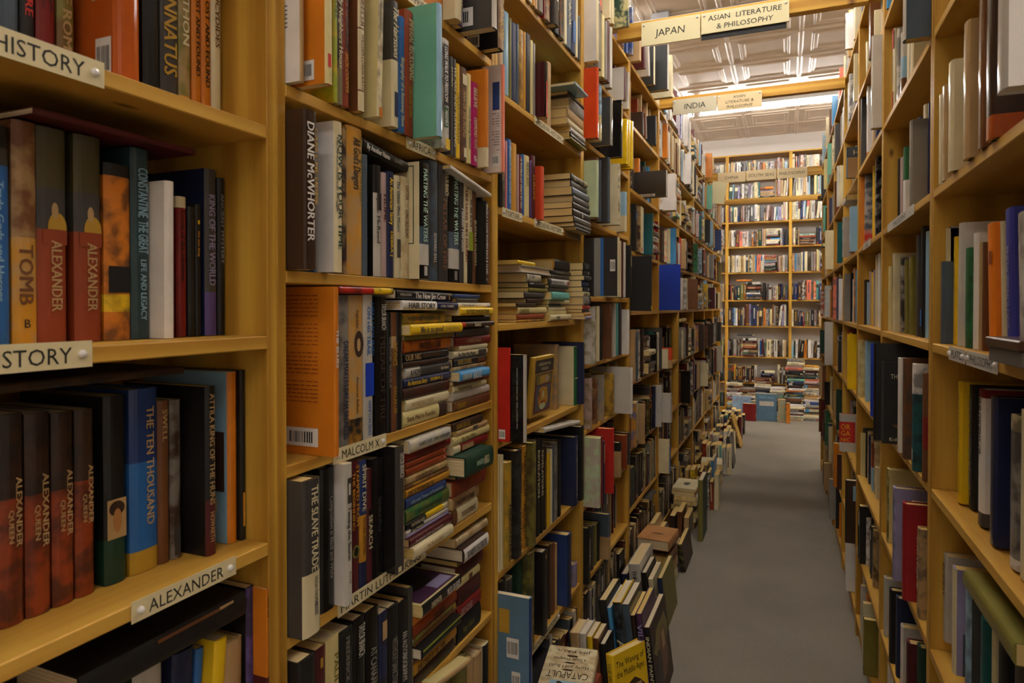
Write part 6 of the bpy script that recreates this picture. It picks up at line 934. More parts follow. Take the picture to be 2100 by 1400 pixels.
((-0.65, 2.8763, 1.756), (0.0, 0.0, 0.0), 0.034, 0.17448, 0.12213, 'lblue', {'bands': [(0, 0.4, 'cream')]}),
((-0.69, 1.9063, 1.4444), (90.0, 0.0, 0.0), 0.012706, 0.13218, 0.16, 'dbrown', {}),
((-0.59, 3.1513, 1.406), (0.0, 0.0, 0.0), 0.0306, 0.26112, 0.18279, 'black', {'dec': [(0.02, 0.1, 0.0, 0.8, 'yellow')], 'cc': 'black'}),
((0.29767, 3.0156, 2.011), (0.0, 0.0, 180.0), 0.032, 0.302, 0.2114, 'white', {'bands': [(0, 0.12, 'orange')], 'gl': 0.08}),
((-0.66, 2.3903, 2.326), (0.0, 0.0, 0.0), 0.015225, 0.22, 0.154, 'dgrey', {}),
((-0.6775, 2.9005, 0.96596), (0.0, 0.0, 0.0), 0.034, 0.1633, 0.11431, 'dbrown', {}),
((-0.69, 1.9243, 1.3856), (90.0, 0.0, 0.0), 0.0067065, 0.22846, 0.14, 'ochre', {'mo': 'dbrown'}),
((-0.66, 2.3903, 2.046), (0.0, 0.0, 0.0), 0.015225, 0.21261, 0.14882, 'cream', {}),
((-0.66, 2.8252, 0.68596), (0.0, 0.0, 0.0), 0.034, 0.15099, 0.10569, 'black', {'bands': [(0, 0.75, 'tan')]}),
((-0.69, 2.1667, 1.4909), (90.0, 0.0, 0.0), 0.010498, 0.19725, 0.13413, 'black', {}),
((-0.69, 2.1346, 1.4193), (90.0, 0.0, 0.0), 0.011932, 0.16945, 0.11523, 'cream', {}),
((-0.66417, 2.9898, 2.326), (0.0, 0.0, 0.0), 0.034, 0.16576, 0.11603, 'lgrey', {}),
((0.30767, 3.174, 1.674), (0.0, 0.0, 180.0), 0.032, 0.31, 0.217, 'slate', {'bands': [(0.0, 0.25, 'red')], 'mo': 'lgrey'}),
((-0.69, 2.1454, 1.4072), (90.0, 0.0, 0.0), 0.011498, 0.1756, 0.11941, 'lyellow', {}),
((-0.69, 2.1342, 1.4796), (90.0, 0.0, 0.0), 0.01139, 0.16935, 0.11516, 'dbrown', {}),
((0.316, 1.6248, 1.35), (0.0, 0.0, 180.0), 0.0045, 0.24437, 0.17106, 'dblue', {'cc': 'lgrey'}),
((-0.65, 2.857, 2.326), (0.0, 0.0, 0.0), 0.034, 0.14209, 0.2, 'maroon', {'cc': 'lgrey'}),
((-0.45981, 6.1, 0.0019472), (8.0, 0.0, -90.0), 0.016485, 0.25702, 0.22, 'white', {}),
((-0.50731, 7.0, 0.0028477), (10.0, 0.0, -90.0), 0.023585, 0.23488, 0.3, 'dbrown', {'cc': 'dgreen'}),
((-0.69, 1.8058, 1.6864), (0.0, 0.0, 0.0), 0.0080063, 0.16716, 0.11701, 'purple', {}),
((-0.65152, 2.3105, 1.7027), (90.0, 0.0, 0.0), 0.012262, 0.19085, 0.17, 'dgrey', {}),
((-0.67, 2.9855, 0.68596), (0.0, 0.0, 0.0), 0.034, 0.15369, 0.10758, 'rust', {}),
((0.30849, 1.6248, 1.35), (0.0, 0.0, 180.0), 0.0045, 0.24, 0.168, 'cream', {}),
((-0.65092, 2.3105, 1.4476), (90.0, 0.0, 0.0), 0.030803, 0.080104, 0.102, 'grey', {'bands': [(0, 0.25, 'black')]}),
((-0.64417, 3.2644, 2.5989), (10.0, 0.0, 0.0), 0.034, 0.19, 0.133, 'maroon', {}),
((0.29933, 3.0325, 1.042), (0.0, 0.0, 180.0), 0.032, 0.24417, 0.17092, 'lblue', {}),
((-0.67, 2.2893, 2.1382), (90.0, 0.0, 0.0), 0.011039, 0.189, 0.13, 'dbrown', {}),
((0.29167, 3.183, 2.011), (0.0, 0.0, 180.0), 0.03, 0.302, 0.2114, 'dgrey', {}),
((-0.64417, 3.379, 2.5989), (10.0, 0.0, 0.0), 0.034, 0.2, 0.14, 'lgrey', {}),
((0.316, 2.9897, 1.35), (0.0, 0.0, 180.0), 0.032, 0.21362, 0.14953, 'yellow', {}),
((-0.64417, 3.1513, 2.596), (0.0, 0.0, 0.0), 0.0306, 0.18, 0.126, 'tan', {}),
((-0.67625, 3.0761, 0.68596), (0.0, 0.0, 0.0), 0.034, 0.14861, 0.10402, 'dgrey', {}),
((-0.67375, 1.8536, 2.3008), (0.0, 0.0, 0.0), 0.033241, 0.25, 0.175, 'grey', {'gl': 0.1}),
((0.31433, 2.9414, 0.70096), (0.0, 0.0, 180.0), 0.032, 0.18865, 0.13205, 'rust', {'bands': [(0, 0.5, 'lblue')]}),
((-0.59, 3.6232, 2.596), (0.0, 0.0, 0.0), 0.034, 0.24, 0.2, 'lgrey', {'cc': 'black'}),
((-0.523, 4.6, 0.127), (90.0, 0.0, -4.0), 0.04, 0.26, 0.15, 'black', {}),
((-0.65302, 2.3105, 1.5683), (90.0, 0.0, 0.0), 0.026112, 0.080104, 0.102, 'black', {'T': [('EARLY MIDDLE', 'grey', 0.2, 0.6, 0.5, 0.5, 0, 0)]}),
((-0.515, 4.6, 0.0208), (90.0, 0.0, -4.0), 0.04, 0.26, 0.15, 'brown', {}),
((-0.53033, 6.1, 0.0008), (0.0, 0.0, -90.0), 0.020705, 0.16755, 0.22, 'rust', {}),
((-0.64417, 3.5154, 2.596), (0.0, 0.0, 0.0), 0.034, 0.2, 0.14, 'cream', {'cc': 'black'}),
((-0.63238, 6.1, 0.0008), (0.0, 0.0, -90.0), 0.025181, 0.1372, 0.22, 'lgrey', {}),
((-0.62419, 7.0, 0.0022951), (6.0, 0.0, -90.0), 0.028606, 0.15374, 0.22, 'black', {}),
((-0.57617, 7.0, 0.0020394), (6.0, 0.0, -90.0), 0.023715, 0.18191, 0.22, 'dgrey', {}),
((0.316, 3.0572, 0.70096), (0.0, 0.0, 180.0), 0.032, 0.19654, 0.13758, 'navy', {}),
((-0.56349, 6.1, 0.0008), (0.0, 0.0, -90.0), 0.020795, 0.15609, 0.22, 'orange', {}),
((-0.65834, 2.3105, 1.5077), (90.0, 0.0, 0.0), 0.023069, 0.080104, 0.102, 'navy', {}),
((-0.59, 3.7567, 2.596), (0.0, 0.0, 0.0), 0.034, 0.23, 0.161, 'cream', {}),
((-0.6533, 2.3105, 1.6913), (90.0, 0.0, 0.0), 0.0098591, 0.17383, 0.17, 'black', {'cc': 'lyellow'}),
((0.28606, 3.183, 1.042), (0.0, 0.0, 180.0), 0.03, 0.2409, 0.16863, 'lyellow', {'mo': 'tan'}),
((0.316, 3.1647, 0.70096), (0.0, 0.0, 180.0), 0.032, 0.19783, 0.13848, 'black', {}),
((-0.64, 3.967, 1.406), (0.0, 0.0, 0.0), 0.0306, 0.267, 0.1869, 'lyellow', {}),
((-0.61, 4.0908, 1.406), (0.0, 0.0, 0.0), 0.034, 0.267, 0.1869, 'turquoise', {}),
((0.31433, 3.1296, 1.35), (0.0, 0.0, 180.0), 0.032, 0.17892, 0.12525, 'lblue', {}),
((-0.66856, 2.3105, 1.9936), (90.0, 0.0, 0.0), 0.0080573, 0.18705, 0.13, 'olive', {'cc': 'olive'}),
((-0.57, 3.9358, 1.406), (0.0, 0.0, 0.0), 0.0306, 0.267, 0.22, 'royal', {'cc': 'royal'}),
((-0.59673, 6.1, 0.0008), (0.0, 0.0, -90.0), 0.020887, 0.12715, 0.22, 'rust', {}),
((-0.61, 4.2121, 1.406), (0.0, 0.0, 0.0), 0.034, 0.267, 0.1869, 'cream', {}),
((0.30844, 3.183, 1.35), (0.0, 0.0, 180.0), 0.03, 0.19131, 0.13392, 'dbrown', {}),
((-0.66, 3.6461, 2.309), (0.0, 0.0, 0.0), 0.034, 0.16063, 0.2, 'black', {'cc': 'black', 'hard': 1}),
((-0.69, 2.0924, 1.4301), (90.0, 0.0, 0.0), 0.0088433, 0.12267, 0.102, 'dgreen', {}),
((0.316, 2.8337, 0.70096), (0.0, 0.0, 180.0), 0.032, 0.1179, 0.082529, 'cream', {}),
((-0.65479, 2.3105, 1.5455), (90.0, 0.0, 0.0), 0.018656, 0.080104, 0.102, 'black', {'dec': [(0.2, 0.3, 0.2, 0.8, 'white')]}),
((-0.63, 2.1939, 2.1484), (90.0, 0.0, 0.0), 0.0085868, 0.14698, 0.17, 'lblue', {}),
((-0.68042, 3.4886, 2.3113), (8.0, 0.0, 0.0), 0.034, 0.12935, 0.090544, 'brown', {}),
((-0.68042, 3.4104, 2.3113), (8.0, 0.0, 0.0), 0.034, 0.11612, 0.081282, 'dbrown', {}),
((-0.64929, 2.3105, 1.5277), (90.0, 0.0, 0.0), 0.016103, 0.080104, 0.102, 'dgrey', {}),
((-0.65465, 2.3105, 1.4878), (90.0, 0.0, 0.0), 0.016002, 0.080104, 0.102, 'black', {'dec': [(0.2, 0.3, 0.2, 0.8, 'white')]}),
((-0.63, 3.9358, 0.44596), (0.0, 0.0, 0.0), 0.0306, 0.19762, 0.13833, 'cream', {}),
((-0.65462, 2.3105, 1.4714), (90.0, 0.0, 0.0), 0.015952, 0.080104, 0.102, 'cream', {'T': [('BOUDICA', 'dgrey', 0.1, 0.6, 0.5, 0.5, 0, 0)]}),
((-0.65451, 2.3105, 1.4246), (90.0, 0.0, 0.0), 0.014494, 0.080104, 0.102, 'red', {}),
((-0.523, 4.6, 0.0562), (90.0, 0.0, -1.0), 0.03, 0.26, 0.15, 'cream', {}),
((-0.515, 4.6, 0.1624), (90.0, 0.0, -1.0), 0.03, 0.26, 0.15, 'cream', {}),
((-0.62, 3.9358, 0.74596), (0.0, 0.0, 0.0), 0.0306, 0.17113, 0.11979, 'lgrey', {}),
((-0.63, 3.976, 0.44596), (0.0, 0.0, 0.0), 0.034, 0.14768, 0.10337, 'blue', {}),
((-0.65081, 2.3105, 1.3992), (90.0, 0.0, 0.0), 0.012685, 0.080104, 0.102, 'ochre', {}),
((-0.485, 5.75, 0.0916), (90.0, 0.0, -3.0), 0.04, 0.24, 0.165, 'ochre', {}),
((-0.69, 1.1547, 2.051), (0.0, 0.0, 0.0), 0.066451, 0.22, 0.154, 'olive', {}),
((-0.62, 3.967, 0.74596), (0.0, 0.0, 0.0), 0.0306, 0.14256, 0.099792, 'lgrey', {'dec': [(0.7, 0.9, 0.1, 0.5, 'dgrey')]}),
((-0.65812, 2.3105, 1.4115), (90.0, 0.0, 0.0), 0.010968, 0.080104, 0.102, 'black', {}),
((-0.68, 1.8964, 2.3008), (0.0, 0.0, 0.0), 0.0088087, 0.24, 0.168, 'dred', {}),
((-0.68, 1.8281, 2.3008), (0.0, 0.0, 0.0), 0.016531, 0.25, 0.175, 'tan', {}),
((-0.64713, 2.3105, 1.3874), (90.0, 0.0, 0.0), 0.010238, 0.080104, 0.102, 'lavender', {}),
((0.29913, 3.1896, 0.70096), (0.0, 0.0, 180.0), 0.016713, 0.18357, 0.1285, 'lyellow', {}),
((-0.515, 4.6, 0.0891), (90.0, 0.0, 2.0), 0.035, 0.26, 0.15, 'tan', {}),
((-0.62, 3.967, 1.063), (0.0, 0.0, 0.0), 0.0306, 0.11975, 0.083825, 'vermilion', {'bands': [(0, 0.4, 'tan')]}),
((-0.64, 3.9358, 1.063), (0.0, 0.0, 0.0), 0.0306, 0.11332, 0.079321, 'cream', {}),
((-0.523, 4.6, 0.1928), (90.0, 0.0, 2.0), 0.03, 0.26, 0.15, 'lgrey', {}),
((0.29167, 3.1943, 1.674), (0.0, 0.0, 180.0), 0.0073897, 0.31, 0.217, 'orange', {}),
((-0.68, 1.8077, 2.3008), (0.0, 0.0, 0.0), 0.016212, 0.24, 0.168, 'ochre', {}),
((-0.68, 1.7778, 2.3008), (0.0, 0.0, 0.0), 0.035441, 0.25, 0.175, 'white', {'gl': 0.15}),
((0.29913, 3.1957, 1.674), (0.0, 0.0, 180.0), 0.0045, 0.31, 0.217, 'dgrey', {}),
((0.30472, 3.1957, 2.011), (0.0, 0.0, 180.0), 0.0045, 0.302, 0.2114, 'grey', {}),
((-0.485, 5.75, 0.0562), (90.0, 0.0, 1.0), 0.03, 0.24, 0.165, 'dgrey', {}),
((0.30844, 3.1957, 0.70096), (0.0, 0.0, 180.0), 0.0045, 0.20472, 0.14331, 'dgrey', {}),
((-0.485, 5.75, 0.137), (90.0, 0.0, 5.0), 0.05, 0.24, 0.165, 'cream', {}),
((-0.485, 5.75, 0.0208), (90.0, 0.0, 5.0), 0.04, 0.24, 0.165, 'tan', {})]
MASS=[('L', 0.001, 0.738, 2.5952, 0.3, 0, 0, 0),
('L', 0.001, 0.738, 2.2952, 0.269, 0, 0, 1),
('L', 0.001, 0.738, 1.9952, 0.269, 0, 0, 2),
('L', 0.001, 0.435, 1.6862, 0.278, 2, 0, 3),
('L', 0.001, 0.424, 1.3842, 0.271, 2, 0, 4),
('L', 0.001, 0.41, 1.0852, 0.268, 2, 0, 5),
('L', 0.001, 0.478, 0.7852, 0.269, 2, 0, 6),
('L', 0.001, 0.738, 0.4852, 0.269, 0, 0, 7),
('L', 0.001, 0.738, 0.1252, 0.3, 0, 0, 8),
('L', 0.785, 1.523, 2.5952, 0.3, 0, 1, 0),
('L', 0.785, 1.523, 2.3452, 0.219, 0, 1, 1),
('L', 0.785, 1.523, 0.1052, 0.239, 0, 1, 9),
('L', 1.57, 2.307, 2.5952, 0.3, 0, 2, 0),
('L', 1.57, 2.307, 0.1052, 0.281, 0, 2, 8),
('L', 2.354, 2.82, 2.5952, 0.3, 0, 3, 0),
('L', 2.92, 3.092, 2.5952, 0.3, 0, 3, 0),
('L', 2.467, 2.52, 2.3252, 0.239, 1, 3, 1),
('L', 2.62, 2.656, 2.3252, 0.239, 1, 3, 1),
('L', 2.694, 2.838, 2.3252, 0.239, 1, 3, 1),
('L', 2.876, 2.971, 2.3252, 0.239, 1, 3, 1),
('L', 3.009, 3.092, 2.3252, 0.239, 1, 3, 1),
('L', 2.426, 2.477, 2.0452, 0.249, 1, 3, 2),
('L', 2.515, 2.686, 2.0452, 0.249, 1, 3, 2),
('L', 2.724, 2.832, 2.0452, 0.249, 1, 3, 2),
('L', 2.98, 3.092, 2.0452, 0.249, 1, 3, 2),
('L', 2.556, 2.608, 1.7552, 0.259, 1, 3, 3),
('L', 2.646, 2.857, 1.7552, 0.259, 1, 3, 3),
('L', 2.895, 3.092, 1.7552, 0.259, 1, 3, 3),
('L', 2.38, 2.668, 1.4652, 0.259, 1, 3, 4),
('L', 2.788, 2.911, 1.4652, 0.259, 1, 3, 4),
('L', 2.949, 3.092, 1.4652, 0.259, 1, 3, 4),
('L', 2.389, 2.491, 1.2132, 0.221, 1, 3, 5),
('L', 2.582, 2.631, 1.2132, 0.221, 1, 3, 5),
('L', 2.669, 2.757, 1.2132, 0.221, 1, 3, 5),
('L', 2.955, 3.092, 1.2132, 0.221, 1, 3, 5),
('L', 2.354, 2.396, 0.9652, 0.217, 1, 3, 6),
('L', 2.434, 2.505, 0.9652, 0.217, 1, 3, 6),
('L', 2.543, 2.588, 0.9652, 0.217, 1, 3, 6),
('L', 2.626, 2.714, 0.9652, 0.217, 1, 3, 6),
('L', 2.752, 2.803, 0.9652, 0.217, 1, 3, 6),
('L', 2.841, 2.882, 0.9652, 0.217, 1, 3, 6),
('L', 2.92, 3.092, 0.9652, 0.217, 1, 3, 6),
('L', 2.441, 2.55, 0.6852, 0.249, 1, 3, 7),
('L', 2.588, 2.806, 0.6852, 0.249, 1, 3, 7),
('L', 2.844, 2.967, 0.6852, 0.249, 1, 3, 7),
('L', 3.005, 3.057, 0.6852, 0.249, 1, 3, 7),
('L', 2.387, 2.485, 0.3952, 0.259, 1, 3, 8),
('L', 2.651, 3.092, 0.3952, 0.259, 1, 3, 8),
('L', 2.354, 3.092, 0.1052, 0.259, 0, 3, 9),
('L', 3.169, 3.213, 2.5952, 0.3, 1, 4, 0),
('L', 3.283, 3.326, 2.5952, 0.3, 1, 4, 0),
('L', 3.398, 3.496, 2.5952, 0.3, 1, 4, 0),
('L', 3.534, 3.604, 2.5952, 0.3, 1, 4, 0),
('L', 3.642, 3.738, 2.5952, 0.3, 1, 4, 0),
('L', 3.776, 3.876, 2.5952, 0.3, 1, 4, 0),
('L', 3.139, 3.375, 2.3082, 0.256, 1, 4, 1),
('L', 3.507, 3.627, 2.3082, 0.256, 1, 4, 1),
('L', 3.665, 3.876, 2.3082, 0.256, 1, 4, 1),
('L', 3.139, 3.45, 1.9952, 0.282, 1, 4, 2),
('L', 3.488, 3.876, 1.9952, 0.282, 1, 4, 2),
('L', 3.139, 3.876, 1.6952, 0.269, 0, 4, 3),
('L', 3.169, 3.876, 1.4052, 0.259, 1, 4, 4),
('L', 3.139, 3.876, 1.0622, 0.3, 0, 4, 5),
('L', 3.139, 3.876, 0.7452, 0.286, 0, 4, 6),
('L', 3.139, 3.876, 0.4452, 0.269, 0, 4, 7),
('L', 3.139, 3.876, 0.1052, 0.3, 0, 4, 8),
('L', 3.97, 4.661, 2.5952, 0.3, 0, 5, 0),
('L', 3.923, 4.661, 2.3082, 0.256, 0, 5, 1),
('L', 3.923, 4.661, 1.9952, 0.282, 0, 5, 2),
('L', 3.923, 4.661, 1.6952, 0.269, 0, 5, 3),
('L', 3.984, 4.072, 1.4052, 0.259, 1, 5, 4),
('L', 4.11, 4.193, 1.4052, 0.259, 1, 5, 4),
('L', 4.231, 4.661, 1.4052, 0.259, 1, 5, 4),
('L', 3.984, 4.661, 1.0622, 0.3, 1, 5, 5),
('L', 3.984, 4.661, 0.7452, 0.286, 1, 5, 6),
('L', 3.995, 4.661, 0.4452, 0.269, 1, 5, 7),
('L', 3.923, 4.661, 0.1052, 0.3, 0, 5, 8),
('L', 4.708, 5.446, 2.5952, 0.3, 0, 6, 0),
('L', 4.708, 5.446, 2.3082, 0.256, 0, 6, 1),
('L', 4.708, 5.446, 1.9952, 0.282, 0, 6, 2),
('L', 4.708, 5.446, 1.6952, 0.269, 0, 6, 3),
('L', 4.708, 5.446, 1.4052, 0.259, 0, 6, 4),
('L', 4.708, 5.446, 1.0622, 0.3, 0, 6, 5),
('L', 4.708, 5.446, 0.7452, 0.286, 0, 6, 6),
('L', 4.708, 5.446, 0.4452, 0.269, 0, 6, 7),
('L', 4.708, 5.446, 0.1052, 0.3, 0, 6, 8),
('L', 5.492, 6.23, 2.5952, 0.3, 0, 7, 0),
('L', 5.492, 6.23, 2.3082, 0.256, 0, 7, 1),
('L', 5.492, 6.23, 1.9952, 0.282, 0, 7, 2),
('L', 5.492, 6.23, 1.6952, 0.269, 0, 7, 3),
('L', 5.492, 6.23, 1.4052, 0.259, 0, 7, 4),
('L', 5.492, 6.23, 1.0622, 0.3, 0, 7, 5),
('L', 5.492, 6.23, 0.7452, 0.286, 0, 7, 6),
('L', 5.492, 6.23, 0.4452, 0.269, 0, 7, 7),
('L', 5.492, 6.23, 0.1052, 0.3, 0, 7, 8),
('L', 6.277, 6.35, 2.5952, 0.3, 0, 8, 0),
('L', 6.44, 7.014, 2.5952, 0.3, 0, 8, 0),
('L', 6.277, 7.014, 2.3082, 0.256, 0, 8, 1),
('L', 6.277, 7.014, 1.9952, 0.282, 0, 8, 2),
('L', 6.277, 7.014, 1.6952, 0.269, 0, 8, 3),
('L', 6.277, 7.014, 1.4052, 0.259, 0, 8, 4),
('L', 6.277, 7.014, 1.0622, 0.3, 0, 8, 5),
('L', 6.277, 7.014, 0.7452, 0.286, 0, 8, 6),
('L', 6.277, 7.014, 0.4452, 0.269, 0, 8, 7),
('L', 6.277, 7.014, 0.1052, 0.3, 0, 8, 8),
('L', 7.061, 7.799, 2.5952, 0.3, 0, 9, 0),
('L', 7.061, 7.17, 2.3082, 0.256, 0, 9, 1),
('L', 7.27, 7.799, 2.3082, 0.256, 0, 9, 1),
('L', 7.061, 7.799, 1.9952, 0.282, 0, 9, 2),
('L', 7.061, 7.799, 1.6952, 0.269, 0, 9, 3),
('L', 7.061, 7.799, 1.4052, 0.259, 0, 9, 4),
('L', 7.061, 7.799, 1.0622, 0.3, 0, 9, 5),
('L', 7.061, 7.799, 0.7452, 0.286, 0, 9, 6),
('L', 7.061, 7.799, 0.4452, 0.269, 0, 9, 7),
('L', 7.061, 7.799, 0.1052, 0.3, 0, 9, 8),
('R', 0.886, 1.624, 2.6452, 0.3, 0, 0, 0),
('R', 0.886, 1.624, 2.3352, 0.279, 0, 0, 1),
('R', 0.886, 1.624, 2.0102, 0.294, 0, 0, 2),
('R', 0.94, 1.162, 1.6732, 0.3, 2, 0, 3),
('R', 1.261, 1.301, 1.6732, 0.3, 2, 0, 3),
('R', 1.341, 1.414, 1.6732, 0.3, 2, 0, 3),
('R', 1.454, 1.513, 1.6732, 0.3, 2, 0, 3),
('R', 1.587, 1.624, 1.6732, 0.3, 2, 0, 3),
('R', 0.886, 1.07, 1.3492, 0.293, 2, 0, 4),
('R', 1.182, 1.249, 1.3492, 0.293, 2, 0, 4),
('R', 1.317, 1.365, 1.3492, 0.293, 2, 0, 4),
('R', 0.886, 1.099, 1.0412, 0.277, 2, 0, 5),
('R', 1.185, 1.249, 1.0412, 0.277, 2, 0, 5),
('R', 1.303, 1.354, 1.0412, 0.277, 2, 0, 5),
('R', 1.394, 1.464, 1.0412, 0.277, 2, 0, 5),
('R', 1.533, 1.624, 1.0412, 0.277, 2, 0, 5),
('R', 0.886, 1.039, 0.7002, 0.3, 2, 0, 6),
('R', 1.392, 1.461, 0.7002, 0.3, 2, 0, 6),
('R', 1.492, 1.595, 0.7002, 0.3, 2, 0, 6),
('R', 0.886, 1.624, 0.3852, 0.284, 0, 0, 7),
('R', 0.886, 1.624, 0.0952, 0.259, 0, 0, 8),
('R', 1.671, 2.409, 2.6452, 0.3, 0, 1, 0),
('R', 1.671, 2.409, 2.3352, 0.279, 0, 1, 1),
('R', 1.699, 1.953, 2.0102, 0.294, 2, 1, 2),
('R', 1.989, 2.087, 2.0102, 0.294, 2, 1, 2),
('R', 2.163, 2.263, 2.0102, 0.294, 2, 1, 2),
('R', 2.299, 2.331, 2.0102, 0.294, 2, 1, 2),
('R', 2.367, 2.409, 2.0102, 0.294, 2, 1, 2),
('R', 1.671, 1.884, 1.6732, 0.3, 2, 1, 3),
('R', 2.023, 2.185, 1.6732, 0.3, 2, 1, 3),
('R', 2.221, 2.3, 1.6732, 0.3, 2, 1, 3),
('R', 1.671, 1.861, 1.3492, 0.293, 2, 1, 4),
('R', 1.99, 2.05, 1.3492, 0.293, 2, 1, 4),
('R', 2.096, 2.13, 1.3492, 0.293, 2, 1, 4),
('R', 2.177, 2.23, 1.3492, 0.293, 2, 1, 4),
('R', 2.266, 2.297, 1.3492, 0.293, 2, 1, 4),
('R', 2.333, 2.38, 1.3492, 0.293, 2, 1, 4),
('R', 1.714, 1.775, 1.0412, 0.277, 2, 1, 5),
('R', 1.811, 1.909, 1.0412, 0.277, 2, 1, 5),
('R', 1.945, 1.989, 1.0412, 0.277, 2, 1, 5),
('R', 2.025, 2.108, 1.0412, 0.277, 2, 1, 5),
('R', 2.187, 2.409, 1.0412, 0.277, 2, 1, 5),
('R', 1.671, 1.767, 0.7002, 0.3, 2, 1, 6),
('R', 1.803, 1.867, 0.7002, 0.3, 2, 1, 6),
('R', 1.927, 1.991, 0.7002, 0.3, 2, 1, 6),
('R', 2.027, 2.302, 0.7002, 0.3, 2, 1, 6),
('R', 2.338, 2.409, 0.7002, 0.3, 2, 1, 6),
('R', 1.671, 1.76, 0.3852, 0.284, 2, 1, 7),
('R', 1.842, 1.999, 0.3852, 0.284, 2, 1, 7),
('R', 2.035, 2.108, 0.3852, 0.284, 2, 1, 7),
('R', 2.144, 2.188, 0.3852, 0.284, 2, 1, 7),
('R', 2.224, 2.356, 0.3852, 0.284, 2, 1, 7),
('R', 1.671, 2.409, 0.0952, 0.259, 0, 1, 8),
('R', 2.457, 2.82, 2.6452, 0.3, 0, 2, 0),
('R', 2.92, 3.195, 2.6452, 0.3, 0, 2, 0),
('R', 2.457, 3.195, 2.3352, 0.279, 0, 2, 1),
('R', 2.484, 2.784, 2.0102, 0.294, 1, 2, 2),
('R', 2.82, 2.877, 2.0102, 0.294, 1, 2, 2),
('R', 2.913, 2.998, 2.0102, 0.294, 1, 2, 2),
('R', 3.034, 3.166, 2.0102, 0.294, 1, 2, 2),
('R', 2.457, 2.769, 1.6732, 0.3, 1, 2, 3),
('R', 2.805, 2.955, 1.6732, 0.3, 1, 2, 3),
('R', 2.991, 3.156, 1.6732, 0.3, 1, 2, 3),
('R', 2.457, 2.772, 1.3492, 0.293, 1, 2, 4),
('R', 2.808, 2.846, 1.3492, 0.293, 1, 2, 4),
('R', 2.882, 2.972, 1.3492, 0.293, 1, 2, 4),
('R', 3.008, 3.112, 1.3492, 0.293, 1, 2, 4),
('R', 2.457, 2.606, 1.0412, 0.277, 1, 2, 5),
('R', 2.642, 3.015, 1.0412, 0.277, 1, 2, 5),
('R', 3.051, 3.166, 1.0412, 0.277, 1, 2, 5),
('R', 2.457, 2.816, 0.7002, 0.3, 1, 2, 6),
('R', 2.852, 2.923, 0.7002, 0.3, 1, 2, 6),
('R', 2.959, 3.039, 0.7002, 0.3, 1, 2, 6),
('R', 3.075, 3.147, 0.7002, 0.3, 1, 2, 6),
('R', 2.457, 3.195, 0.3852, 0.284, 0, 2, 7),
('R', 2.457, 3.195, 0.0952, 0.259, 0, 2, 8),
('R', 3.242, 3.88, 2.6452, 0.3, 0, 3, 0),
('R', 3.242, 3.981, 2.3352, 0.279, 0, 3, 1),
('R', 3.242, 3.351, 2.0102, 0.294, 1, 3, 2),
('R', 3.387, 3.981, 2.0102, 0.294, 1, 3, 2),
('R', 3.242, 3.981, 1.6732, 0.3, 0, 3, 3),
('R', 3.242, 3.981, 1.3492, 0.293, 0, 3, 4),
('R', 3.242, 3.981, 1.0412, 0.277, 0, 3, 5),
('R', 3.242, 3.679, 0.7002, 0.3, 1, 3, 6),
('R', 3.715, 3.981, 0.7002, 0.3, 1, 3, 6),
('R', 3.27, 3.981, 0.3852, 0.284, 1, 3, 7),
('R', 3.242, 3.981, 0.0952, 0.259, 0, 3, 8),
('R', 4.027, 4.766, 2.6452, 0.3, 0, 4, 0),
('R', 4.027, 4.766, 2.3352, 0.279, 0, 4, 1),
('R', 4.027, 4.766, 2.0102, 0.294, 0, 4, 2),
('R', 4.027, 4.766, 1.6732, 0.3, 0, 4, 3),
('R', 4.027, 4.766, 1.3492, 0.293, 0, 4, 4),
('R', 4.027, 4.766, 1.0412, 0.277, 0, 4, 5),
('R', 4.027, 4.766, 0.7002, 0.3, 0, 4, 6),
('R', 4.027, 4.766, 0.3852, 0.284, 0, 4, 7),
('R', 4.027, 4.766, 0.0952, 0.259, 0, 4, 8),
('R', 4.813, 5.552, 2.6452, 0.3, 0, 5, 0),
('R', 4.813, 5.552, 2.3352, 0.279, 0, 5, 1),
('R', 4.813, 5.552, 2.0102, 0.294, 0, 5, 2),
('R', 4.841, 5.552, 1.6732, 0.3, 1, 5, 3),
('R', 4.813, 5.552, 1.3492, 0.293, 0, 5, 4),
('R', 4.841, 5.552, 1.0412, 0.277, 1, 5, 5),
('R', 4.813, 5.552, 0.7002, 0.3, 0, 5, 6),
('R', 4.813, 5.552, 0.3852, 0.284, 0, 5, 7),
('R', 4.813, 5.552, 0.0952, 0.259, 0, 5, 8),
('R', 5.598, 6.337, 2.6452, 0.3, 0, 6, 0),
('R', 5.598, 6.337, 2.3352, 0.279, 0, 6, 1),
('R', 5.598, 6.337, 2.0102, 0.294, 0, 6, 2),
('R', 5.598, 6.337, 1.6732, 0.3, 0, 6, 3),
('R', 5.598, 6.337, 1.3492, 0.293, 0, 6, 4),
('R', 5.598, 6.337, 1.0412, 0.277, 0, 6, 5),
('R', 5.598, 6.337, 0.7002, 0.3, 0, 6, 6),
('R', 5.598, 6.337, 0.3852, 0.284, 0, 6, 7),
('R', 5.598, 6.337, 0.0952, 0.259, 0, 6, 8)]
